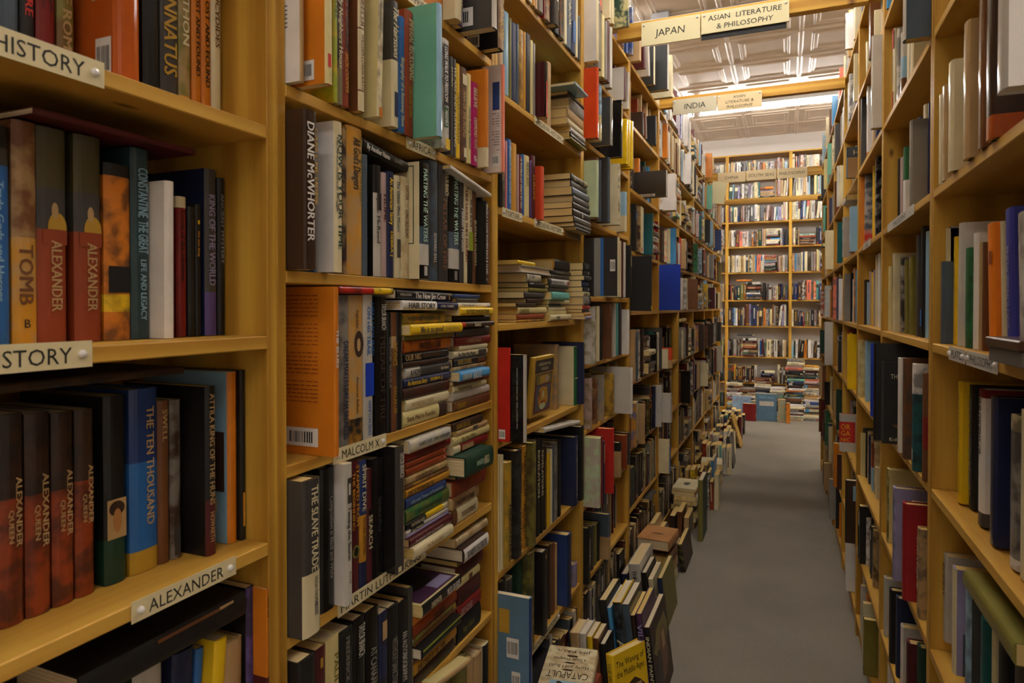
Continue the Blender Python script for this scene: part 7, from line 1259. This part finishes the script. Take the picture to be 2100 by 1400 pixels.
STRIPS=[('L', 0.3795, 0.497, 1.6767, 'HISTORY', 'cream strip reading HISTORY on the upper shelf edge, nearest left bookcase', (0, 1), 'strip', 'ink'),
('L', 0.3645, 0.481, 1.3747, 'HISTORY', 'cream strip reading HISTORY on the shelf edge under the olive and rust pair', (0, 1), 'strip', 'ink'),
('L', 0.5249, 0.6798, 1.0757, 'ALEXANDER', 'cream strip tacked under the row of four dark red spines', (1, 1), 'strip', 'ink'),
('L', 1.1179, 1.2352, 1.7496, 'AFRICA', 'cream strip reading AFRICA, the one fully in view', (1, 1), 'strip', 'ink'),
('L', 1.1161, 1.2041, 2.0407, 'AFRICA', 'cream strip reading AFRICA, cut by the top of the picture', (1, 0), 'strip', 'ink'),
('L', 0.8885, 1.0444, 1.1779, 'MALCOLM X', 'long cream strip beside the broad orange back cover', (1, 1), 'strip', 'ink'),
('L', 0.9, 1.192, 0.9183, 'MARTIN LUTHER KING', 'longest cream strip, under the large black and cream spine', (0, 1), 'strip', 'ink'),
('L', 1.8301, 2.103, 1.9793, 'MEDIEVAL HISTORY', 'cream MEDIEVAL HISTORY strip, highest of the three', (1, 1), 'strip', 'ink'),
('L', 1.5904, 1.7324, 1.6761, 'TORTURE', 'cream strip reading TORTURE on the third left bookcase', (1, 1), 'strip', 'ink'),
('L', 1.8301, 2.103, 1.6761, 'MEDIEVAL HISTORY', 'cream MEDIEVAL HISTORY strip right of the TORTURE one', (1, 1), 'strip', 'ink'),
('L', 2.124, 2.307, 1.6761, 'CRUSADES', 'small brown strip reading CRUSADES beside a cream one', (0, 0), 'kraft', 'ink'),
('L', 1.7939, 2.067, 0.4077, 'MEDIEVAL HISTORY', 'cream MEDIEVAL HISTORY strip, lowest of the three, near the floor', (1, 1), 'strip', 'ink'),
('R', 1.8475, 2.2957, 1.6637, 'PHILOSOPHY', 'grey strip on the shelf edge under dark upright spines, second right bookcase', (0, 0), 'lgrey', 'ink'),
('R', 1.3466, 1.4671, 1.3397, 'PLATO', 'short grey strip with two tacks, nearest right bookcase', (1, 1), 'lgrey', 'ink'),
('R', 1.1557, 1.3367, 1.3397, 'PHILOSOPHY', 'longer grey strip with two tacks, nearest right bookcase', (1, 1), 'lgrey', 'ink'),
('R', 2.7354, 2.9833, 1.6637, 'LOGIC', 'tiny grey strip on the third right bookcase', (0, 0), 'lgrey', 'ink')]
SIGNS=[(-0.5782, -0.3337, 2.5406, 2.6403, 2.83, ['JAPAN'], 'cream board reading JAPAN on the nearest crossbeam', 'sign'),
(-0.3299, 0.0066, 2.5535, 2.6398, 2.83, ['ASIAN  LITERATURE', '& PHILOSOPHY'], 'wide cream board reading ASIAN LITERATURE & PHILOSOPHY on the nearest crossbeam', 'sign'),
(-0.6099, -0.3664, 2.5346, 2.6217, 3.89, ['INDIA'], 'grey-cream board reading INDIA on the second crossbeam', 'sign2'),
(-0.3638, -0.1271, 2.5294, 2.6198, 3.89, ['ASIAN', 'LITERATURE &', 'PHILOSOPHY'], 'yellowed board with three lines on the second crossbeam', 'sign3'),
(-0.5875, -0.3453, 2.5654, 2.6597, 6.36, ['CHINA'], 'tan board reading CHINA on the third crossbeam', 'sign3'),
(-0.3371, -0.0862, 2.5697, 2.6625, 6.36, ['SOUTH SEAS'], 'tan board reading SOUTH SEAS on the third crossbeam', 'sign3'),
(-0.0782, 0.1684, 2.5684, 2.6596, 6.36, ['PHILOSOPHY'], 'tan board reading only PHILOSOPHY on the third crossbeam', 'sign3')]

# ================================================================== setting
def structure(name, me, **kw):
    return link(name, me, None, kind='structure', **kw)
YF = 9.33
structure('floor', boxmesh('floor', (-4, -3, -.1), (4, 10, 0), M['carpet'], 0))
structure('wall_back', boxmesh('wall_back', (-4, 9.66, 0), (4, 9.8, CEIL + .05), M['wall'], 0))
structure('wall_front', boxmesh('wall_front', (-4, -3.1, 0), (4, -3, CEIL + .05), M['wall'], 0))
structure('wall_left', boxmesh('wall_left', (-4.1, -3, 0), (-4, 9.8, CEIL + .05), M['wall'], 0))
structure('wall_right', boxmesh('wall_right', (4, -3, 0), (4.1, 9.8, CEIL + .05), M['wall'], 0))
def ceiling():
    """pressed tin: 0.6 m panels, a bead along every seam and a raised frame within each"""
    g = Geo()
    S = .6
    prof = [(0, -.010), (.010, -.010), (.024, 0), (.085, 0), (.094, -.007), (.104, -.007), (.113, -.001), (.122, -.005), (.132, -.005), (.142, .002), (.3, .002)]
    for i in range(-7, 8):
        for j in range(-17, 5):
            cx, cy = -.49 + (i + .5) * S, 7.3 + (j + .5) * S
            if cx < -4.2 or cx > 4.2 or cy < -3.2 or cy > 9.75: continue
            for k in range(len(prof) - 1):
                (a, za), (b, zb) = prof[k], prof[k + 1]
                A, B = S / 2 - a, max(S / 2 - b, .0)
                ra = [(cx + sx * A, cy + sy * A, CEIL + za) for sx, sy in ((-1, -1), (1, -1), (1, 1), (-1, 1))]
                if B < 1e-4:
                    g.face(ra[::-1]); continue
                rb = [(cx + sx * B, cy + sy * B, CEIL + zb) for sx, sy in ((-1, -1), (1, -1), (1, 1), (-1, 1))]
                for q in range(4):
                    g.face([ra[q], rb[q], rb[(q + 1) % 4], ra[(q + 1) % 4]])
    structure('ceiling', g.build('ceiling', [M['tin']]))
    structure('ceiling', boxmesh('ceiling', (-4.1, -3.1, CEIL + .04), (4.1, 9.8, CEIL + .1), M['wall'], 0))
ceiling()
# ================================================================== ceiling lamps
def tube_mesh(L, r=.016, n=10):
    g = Geo()
    for i in range(n):
        a, b = 2 * math.pi * i / n, 2 * math.pi * (i + 1) / n
        g.face([(0, r * math.cos(a), r * math.sin(a)), (L, r * math.cos(a), r * math.sin(a)), (L, r * math.cos(b), r * math.sin(b)), (0, r * math.cos(b), r * math.sin(b))])
    return g.build('fluorescent_tube', [M['tube']])
def lamp(x0, L, y, label):
    e = empty('ceiling_light', (x0, y, CEIL - .02), label, 'ceiling light', group='fluorescent strip lights on the tin ceiling')
    g = Geo(); g.box((0, -.07, -.055), (L, .07, 0), 0, .004)
    me = g.build('housing', [M['metal']]); recalc(me); link('housing', me, e)
    for s in (-1, 1):
        o = link('fluorescent_tube', tube_mesh(L - .06), e); o.location = (.03, s * .03, -.08)
        for x in (.008, L - .03):
            q = link('lamp_holder', boxmesh('lamp_holder', (0, -.015, -.05), (.022, .015, 0), M['metal'], .002), e); q.location = (x, s * .03, -.055)
NTH = ('row behind the camera', 'nearest row ahead', 'added unseen row brightening the aisle', 'row over the first crossbeams', 'bright row seen beyond the second crossbeam')
for k, y in enumerate(TUBE_ROWS):
    for x0, side in (((-.95, 'aisle'),) if k == 0 else ((-3.43, 'outer left'), (-.95, 'aisle'), (1.53, 'outer right')) if k in (1, 2, 4) else ((-3.52, 'outer left'), (.95, 'outer right'))):
        lamp(x0, 2.44, y, f'white two-tube fluorescent strip light, {side} section, {NTH[k]}')
# conduit by the lamp near the picture's top
e = empty('conduit_pipe', (0, 0, 0), 'grey conduit pipe with junction box under the tin ceiling', 'pipe')
g = Geo(); g.box((-2.2, 5.32, CEIL - .075), (.9, 5.36, CEIL - .035)); link('pipe', g.build('pipe', [M['conduit']]), e)
link('junction_box', boxmesh('junction_box', (-1.0, 5.27, CEIL - .1), (-.86, 5.41, CEIL - .012), M['conduit'], .004), e)
# ================================================================== bookcases
TH = .019
LV = {0: [1.15, .85, .55, .241, -.061, -.36, -.66, -.96, -1.32], 1: [1.15, .90, .605, .3139, .0356, -.2578, -.5174, -.7963, -1.07, -1.34], 2: [1.15, .8548, .5436, .2404, -.0637, -.37, -.715, -1.028, -1.34], 3: [1.15, .88, .60, .31, .02, -.232, -.48, -.76, -1.05, -1.34]}
LV4 = [1.15, .863, .55, .25, -.04, -.383, -.70, -1.0, -1.34]
RV = [1.2, .89, .565, .228, -.096, -.404, -.745, -1.06, -1.35]
FARL = [3.44, 3.14, 2.85, 2.54, 2.21, 1.867, 1.498, 1.154, .746, .40, .06]
DEP = .29
NUM = ('first', 'second', 'third', 'fourth', 'fifth', 'sixth', 'seventh', 'eighth', 'ninth', 'tenth')
def bookcase(origin, rz, W, levels, label, depth=DEP, back='wood_back'):
    """local: x runs along the front, y = 0 is the front edge, +y goes to the back"""
    e = empty('bookcase', origin, label, 'bookcase', rz, 'pine bookcases lining the aisle')
    top = max(levels) + TH
    for x in (0, W - .0195):
        link('side_panel', boxmesh('side_panel', (x, 0, 0), (x + .0193, depth, top), M['wood_z']), e)
    for z in levels:
        link('shelf', boxmesh('shelf', (.0196, .0, z), (W - .0198, depth - .012, z + TH), M['wood_x']), e)
    link('back_panel', boxmesh('back_panel', (.0196, depth - .011, min(levels)), (W - .0198, depth, top), M[back], 0), e)
    link('kick_board', boxmesh('kick_board', (.0196, .01, .002), (W - .0198, .028, min(levels) - .001), M['wood_x']), e)
    return e
for k in range(10):
    y0 = -.003 + .7845 * k
    lv = [H + z for z in LV.get(k, LV4)]
    bookcase((LX, y0 - .0195, 0), R(90), .7845, lv, f'tall pine bookcase, {NUM[k]} from the camera along the left side')
for k in range(7):
    y1 = 1.667 + .7855 * k
    lv = [H + z for z in RV]
    bookcase((RX, y1 - .0195, 0), R(-90), .7855, lv, f'tall pine bookcase, {NUM[k]} from the camera along the right side')
for k in range(4):
    bookcase((-1.53 + .79 * k, YF, 0), 0, .79, FARL, f'taller pine bookcase on the end wall, {NUM[k]} from the left', back='wall')
# ================================================================== crossbeams and signs
def beam(x0, x1, y, z0, z1, label):
    o = link('crossbeam', boxmesh('crossbeam', (0, 0, 0), (x1 - x0, .04, z1 - z0), M['wood_x'], .002), label=label, category='beam', group='pine crossbeams over the aisle')
    o.location = (x0, y, z0)
beam(LX + .0004, RX - .0004, 2.85, 2.588, 2.655, 'pine crossbeam carrying the JAPAN board, nearest over the aisle')
beam(LX + .0004, RX - .0004, 3.91, 2.585, 2.642, 'pine crossbeam carrying the INDIA board, second over the aisle')
beam(LX + .0004, RX - .0004, 6.38, 2.588, 2.662, 'pine crossbeam carrying three tan boards, third over the aisle')
beam(LX + .0004, RX - .0004, 7.2, 2.488, 2.535, 'bare pine crossbeam, furthest over the aisle')
def flat_text(lines, W, Hh, fill=.62, jit=0, seed=1):
    """lettering laid in x (reading) / z (up), centred in W x Hh; returns polygons (x, z)"""
    rng = random.Random(seed)
    out = []
    n = len(lines); lh = Hh / (n + .35)
    wmax = max(text2d(s)[1] for s in lines)
    frac = .46 if n == 1 and len(lines[0]) < 6 else .84
    cap = min(lh * fill, W * frac / wmax * 1.1)
    for i, s in enumerate(lines):
        polys_w = text2d(s)[1]
        kx = min(cap * 1.05, W * (frac + .04) / polys_w)
        x = W / 2 - polys_w * kx / 2
        zc = Hh / 2 + (n / 2 - i - .5) * lh - cap / 2
        for ch in s:
            V, F, adv = glyph(ch)
            dz = rng.uniform(-1, 1) * jit * cap; sh = rng.uniform(-.06, .1) * (1 if jit else 0); sc = 1 + rng.uniform(-.06, .06) * (1 if jit else 0)
            for f in F: out.append([(x + (V[j][0] + V[j][1] * sh) * kx, zc + dz + V[j][1] * cap * sc) for j in f])
            x += adv * kx
    return out
def pin(parent, x, y, z, axis, r=.0045):
    g = Geo(); n = 10
    rings = [(r, 0), (r, .002), (r * .7, .004), (r * .25, .005)]
    for i in range(n):
        a, b = 2 * math.pi * i / n, 2 * math.pi * (i + 1) / n
        for (r0, d0), (r1, d1) in zip(rings, rings[1:]):
            g.face([(r0 * math.cos(a), -d0, r0 * math.sin(a)), (r0 * math.cos(b), -d0, r0 * math.sin(b)), (r1 * math.cos(b), -d1, r1 * math.sin(b)), (r1 * math.cos(a), -d1, r1 * math.sin(a))])
    g.face([(r * .25 * math.cos(2 * math.pi * i / n), -.005, r * .25 * math.sin(2 * math.pi * i / n)) for i in range(n)])
    me = g.build('thumbtack', [M['pin']]); recalc(me)
    o = link('thumbtack', me, parent); o.location = (x, y, z)
for k, (x0, x1, z0, z1, y, lines, label, cl) in enumerate(SIGNS):
    e = empty('sign_board', (x0, y + .012, z0), label, 'sign', 0, 'boards on the crossbeams')
    W, Hh = x1 - x0, z1 - z0
    g = Geo(); g.box((0, -.006, 0), (W, 0, Hh), 0, .0008)
    g2 = Geo()
    me = g.build('board', [M['card_' + cl], M['ink']]); recalc(me)
    link('board', me, e)
    for p in flat_text(lines, W, Hh, .6, .03, k): g2.face([(a, -.0066, b) for a, b in p])
    link('lettering', g2.build('lettering', [M['ink']]), e, label='black hand-drawn lettering')
    for px in (.012, W - .012): pin(e, px, -.006, Hh - .012, 0, .005)
    if k == 1:
        b2 = link('backing_strip', boxmesh('backing_strip', (.0, .001, -.022), (W * .97, .005, .02), M['ink'], 0), e, label='black strip showing under the board')
for k, (side, y0, y1, zc, text, label, tacks, cl, tc) in enumerate(STRIPS):
    if side == 'L': e = empty('shelf_label', (LX + .0006, y0, zc - .0125), label, 'label', R(90), 'paper strips on the shelf edges')
    else: e = empty('shelf_label', (RX - .0006, y1, zc - .0125), label, 'label', R(-90), 'paper strips on the shelf edges')
    W, Hh = y1 - y0, .025
    if text == 'HISTORY' and y0 < .5: Hh = .028
    g = Geo(); g.box((0, -.0008, 0), (W, 0, Hh), 0)
    g.box((.0001, -.0008, 0), (W - .0001, 0, Hh), 0)
    me = boxmesh('card', (0, -.0008, 0), (W, 0, Hh), M['card_' + cl], 0)
    link('card', me, e)
    pad = .022
    l, r = (pad if tacks[0] else .006), (pad if tacks[1] else .006)
    polys, wd = text2d(text)
    kx = (W - l - r) / wd; cap = min(Hh * .62, kx * 1.25)
    kx = min(kx, cap * 1.7)
    off = l + ((W - l - r) - wd * kx) / 2
    g = Geo()
    for p in polys: g.face([(off + x * kx, -.0011, Hh * .5 + (z - .5) * cap) for x, z in p])
    link('lettering', g.build('lettering', [M['ink']]), e, label='black hand-lettered ' + ('capitals'))
    for f, px in zip(tacks, (.011, W - .011)):
        if f: pin(e, px, -.0008, Hh / 2, 0)
# ================================================================== individual books
for rec in BOOKS: make_book(rec)
# ================================================================== the remaining smaller books: one object
G = Geo()
for loc, rot, t, h, d, c, ex in REST:
    X = Matrix.Translation(loc) @ Euler([R(a) for a in rot]).to_matrix().to_4x4()
    hard = ex.get('hard', 1 if t > .03 else 0)
    w_ = book_geo(G, t, h, d, c, dict(ex, hard=hard), True, X)
    pages_geo(G, t, h, d, w_, hard, 1, X)
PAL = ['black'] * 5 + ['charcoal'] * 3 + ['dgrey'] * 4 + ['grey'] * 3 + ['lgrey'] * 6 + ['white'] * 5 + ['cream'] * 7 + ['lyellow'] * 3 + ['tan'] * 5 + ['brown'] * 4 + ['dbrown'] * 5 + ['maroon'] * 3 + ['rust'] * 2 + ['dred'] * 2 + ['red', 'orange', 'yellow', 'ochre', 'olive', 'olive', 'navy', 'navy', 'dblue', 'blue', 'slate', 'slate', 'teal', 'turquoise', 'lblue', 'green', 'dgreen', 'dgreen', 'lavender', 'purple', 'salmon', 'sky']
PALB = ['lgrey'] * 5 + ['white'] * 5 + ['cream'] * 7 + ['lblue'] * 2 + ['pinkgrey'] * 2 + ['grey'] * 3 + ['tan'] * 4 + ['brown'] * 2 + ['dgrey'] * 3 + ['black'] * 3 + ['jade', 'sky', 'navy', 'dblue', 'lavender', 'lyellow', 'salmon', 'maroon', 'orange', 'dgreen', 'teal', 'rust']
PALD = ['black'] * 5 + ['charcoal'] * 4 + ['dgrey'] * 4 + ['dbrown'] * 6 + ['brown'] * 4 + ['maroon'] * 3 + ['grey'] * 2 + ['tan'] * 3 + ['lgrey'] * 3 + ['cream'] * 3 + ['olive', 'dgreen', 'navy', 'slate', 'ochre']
rg = random.Random(4)
def quick(X, t, h, d, c, rough, fancy=True):
    """one small book of the mass: rounded spine, two boards, page edges, plus a title bar or panel"""
    tf = lambda p: tuple(X @ Vector(p))
    c1 = (*LIN[c], rough)
    r = min(.003, t * .25)
    pr = [(-d, -t / 2), (-r, -t / 2), (0, -t / 4), (0, t / 4), (-r, t / 2), (-d, t / 2)]
    mo = (*LIN[rg.choice(PAL)], .7) if rg.random() < .18 else (0, 0, 0, 0)
    for (xa, ya), (xb, yb) in zip(pr, pr[1:]):
        G.face([tf((xa, ya, 0)), tf((xb, yb, 0)), tf((xb, yb, h)), tf((xa, ya, h))], 0, c1, mo)
    for z in (.0015, h - .0015):
        G.face([tf((-d + .002, -t / 2, z)), tf((-r, -t / 2, z)), tf((-r, t / 2, z)), tf((-d + .002, t / 2, z))], 1)
    G.face([tf((-d + .002, -t / 2, 0)), tf((-d + .002, t / 2, 0)), tf((-d + .002, t / 2, h)), tf((-d + .002, -t / 2, h))], 1)
    if fancy:
        dark = sum(LIN[c]) < .5
        u = rg.random()
        e = .0006
        def pan(f0, f1, a0, a1, cl):
            G.face([tf((e, (a0 - .5) * t, f0 * h)), tf((e, (a1 - .5) * t, f0 * h)), tf((e, (a1 - .5) * t, f1 * h)), tf((e, (a0 - .5) * t, f1 * h))], 0, (*LIN[cl], rough))
        if u < .55: 
            z = rg.uniform(.25, .4); z1 = rg.uniform(.75, .93); cl = rg.choice(['cream', 'lgrey', 'gold', 'tan'] if dark else ['black', 'dbrown', 'navy', 'dgrey', 'maroon'])
            while z < z1:
                L = rg.uniform(.015, .05); pan(z, min(z + L, z1), .35, .62, cl); z += L + .012
        if u > .4 and u < .75: pan(.04, .12, .25, .75, rg.choice(['cream', 'gold', 'black', 'white', 'red']))
        if u > .8: pan(rg.uniform(.55, .75), rg.uniform(.8, .98), 0.02, .98, rg.choice(PAL))
def frame_matrix(side, along, front, z):
    z += .0008
    if side == 'L': return Matrix.Translation((LX + front, along, z))
    if side == 'R': return Matrix.Translation((RX - front, along, z)) @ Matrix.Rotation(math.pi, 4, 'Z')
    return Matrix.Translation((along, YF - front, z)) @ Matrix.Rotation(-math.pi / 2, 4, 'Z')
def fill(side, a, b, z, mh, recess, seed, pal, prot=.02, leanp=.06, low=False):
    rg.seed(seed)
    x = a
    base_h = rg.uniform(.19, .24)
    pile_ok = True
    run = rg.randint(3, 9); hh = base_h; cl = rg.choice(pal)
    while x < b - .01:
        if side != 'R' and recess == 0 and b - x > .2 and rg.random() < .035:
            # a short pile lying flat
            L = rg.uniform(.15, .2); zz = z
            while zz < z + mh * rg.uniform(.4, .9):
                t = rg.uniform(.012, .035)
                if zz + t > z + mh: break
                hL = min(L * rg.uniform(.85, 1), b - x)
                X = frame_matrix(side, x + (hL if side != 'R' else 0) + .002, rg.uniform(-.01, .04), zz + t / 2) @ Matrix.Rotation(math.pi / 2, 4, 'X')
                quick(X, t, hL, .13, rg.choice(pal), .4); zz += t + .0005
            x += L + .006
            continue
        run -= 1
        if run <= 0: run = rg.randint(2, 8); hh = base_h * rg.uniform(.82, 1.18); 
        h = min(hh * rg.uniform(.93, 1.06), mh)
        t = max(.008, rg.lognormvariate(-3.75, .42))
        if x + t > b: break
        if recess == 0 and rg.random() < .03: x += rg.uniform(.01, .05); continue
        p = rg.uniform(-.012, .012) + (prot if rg.random() < .5 else 0) + (rg.uniform(.02, .07) if rg.random() < .07 else 0)
        if side == 'R': p = rg.uniform(-.04, -.015) + (rg.uniform(.015, .05) if rg.random() < .12 else 0)
        if low: p = min(p, -.004)
        if recess: p = rg.uniform(-.06, -.03) - (.05 if recess == 2 else 0)
        lean = rg.uniform(2, 7) if rg.random() < leanp else 0
        if x + t + h * math.sin(R(lean)) > b: lean = 0
        d = min(h * .68, DEP - .02 + p)
        X = frame_matrix(side, x + t / 2, p, z + t / 2 * math.sin(R(lean)) + .0004) @ Matrix.Rotation(R(-lean if side != 'R' else lean), 4, 'X')
        quick(X, t, h, d, rg.choice(pal), .15 if rg.random() < .25 else .38)
        x += t + .0006 + (h * math.sin(R(lean)) * .5 if lean else 0)
    # something slid in flat above the row
    if recess == 0 and rg.random() < (.35 if side != 'R' else .12) and b - a > .3:
        t = rg.uniform(.012, .03); zz = z + base_h * 1.24
        if zz + t < z + mh:
            L = rg.uniform(.18, .24); s = rg.uniform(a, b - L - .01)
            X = frame_matrix(side, s + (L if side != 'R' else 0), rg.uniform(0, .03), zz + t / 2) @ Matrix.Rotation(math.pi / 2, 4, 'X')
            quick(X, t, L, .14, rg.choice(pal), .4)
for side, a, b, z, mh, rec, k, i in MASS:
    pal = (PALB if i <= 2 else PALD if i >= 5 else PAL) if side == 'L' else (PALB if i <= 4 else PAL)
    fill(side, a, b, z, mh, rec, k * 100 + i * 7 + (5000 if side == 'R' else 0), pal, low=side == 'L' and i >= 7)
for k in range(4):
    x0 = -1.53 + .79 * k + .02
    for i in range(1, len(FARL)):
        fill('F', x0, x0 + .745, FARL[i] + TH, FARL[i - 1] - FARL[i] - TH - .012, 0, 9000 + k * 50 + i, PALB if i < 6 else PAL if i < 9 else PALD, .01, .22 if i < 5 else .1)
# loose heaps at the foot of the end-wall case
rg.seed(77)
for cx, cy, n in ((-.52, 9.1, 17), (-.36, 9.1, 14), (-.18, 9.12, 18), (.0, 9.12, 15), (.2, 9.05, 26), (.38, 9.1, 24)):
    zz = .0
    for q in range(n):
        t = rg.uniform(.016, .04)
        X = Matrix.Translation((cx + rg.uniform(-.015, .015) - .09, cy - rg.uniform(.0, .02), zz + t / 2)) @ Matrix.Rotation(R(-90 + rg.uniform(-9, 9)), 4, 'Z') @ Matrix.Translation((.09, .1, 0)) @ Matrix.Rotation(math.pi / 2, 4, 'X')
        quick(X, t, .2, .15, rg.choice(PALD + PALB), .4); zz += t + .0005
# more books stood in short rows along the foot of the left cases, spines to the near end
for y in (4.78, 5.84, 6.37, 6.63, 7.28, 7.52, 7.76):
    x = -.672
    while x < -.46:
        t = rg.uniform(.014, .04); h = rg.uniform(.19, .28)
        if x + t > -.43: break
        X = Matrix.Translation((x + t / 2 + .012, y + rg.uniform(0, .02), .0012 + t * .07)) @ Matrix.Rotation(-math.pi / 2, 4, 'Z') @ Matrix.Rotation(R(rg.choice((0, 0, 2))), 4, 'X')
        quick(X, t, h, min(h * .7, .17), rg.choice(PAL), .4); x += t + .001
me = G.build('books', [M['cover'], M['pages']], True)
link('books', me, None, label='all the smaller and more distant books packed along the shelves and end wall', category='books', kind='stuff')
# ================================================================== a few loose things
e = empty('wooden_tray', (.264, .985, H - .096 + TH + .001), 'dark brown wooden tray on the shelf edge before pale leaning spines', 'tray')
link('rim', boxmesh('rim', (0, 0, .02), (.046, .15, .034), plain('dark_stained_wood', (.06, .025, .012), .3), .002), e)
link('box', boxmesh('box', (.004, .004, 0), (.042, .146, .02), plain('grey_tray_side', (.12, .11, .1), .4), .001), e)
o = link('paper_flyer', boxmesh('paper_flyer', (0, 0, 0), (.13, .0015, .2), M['card_sign'], 0), label='blank cream sheet hanging askew below the third crossbeam', category='paper')
o.location = (-.66, 6.36, 2.39); o.rotation_euler = (0, R(9), 0)
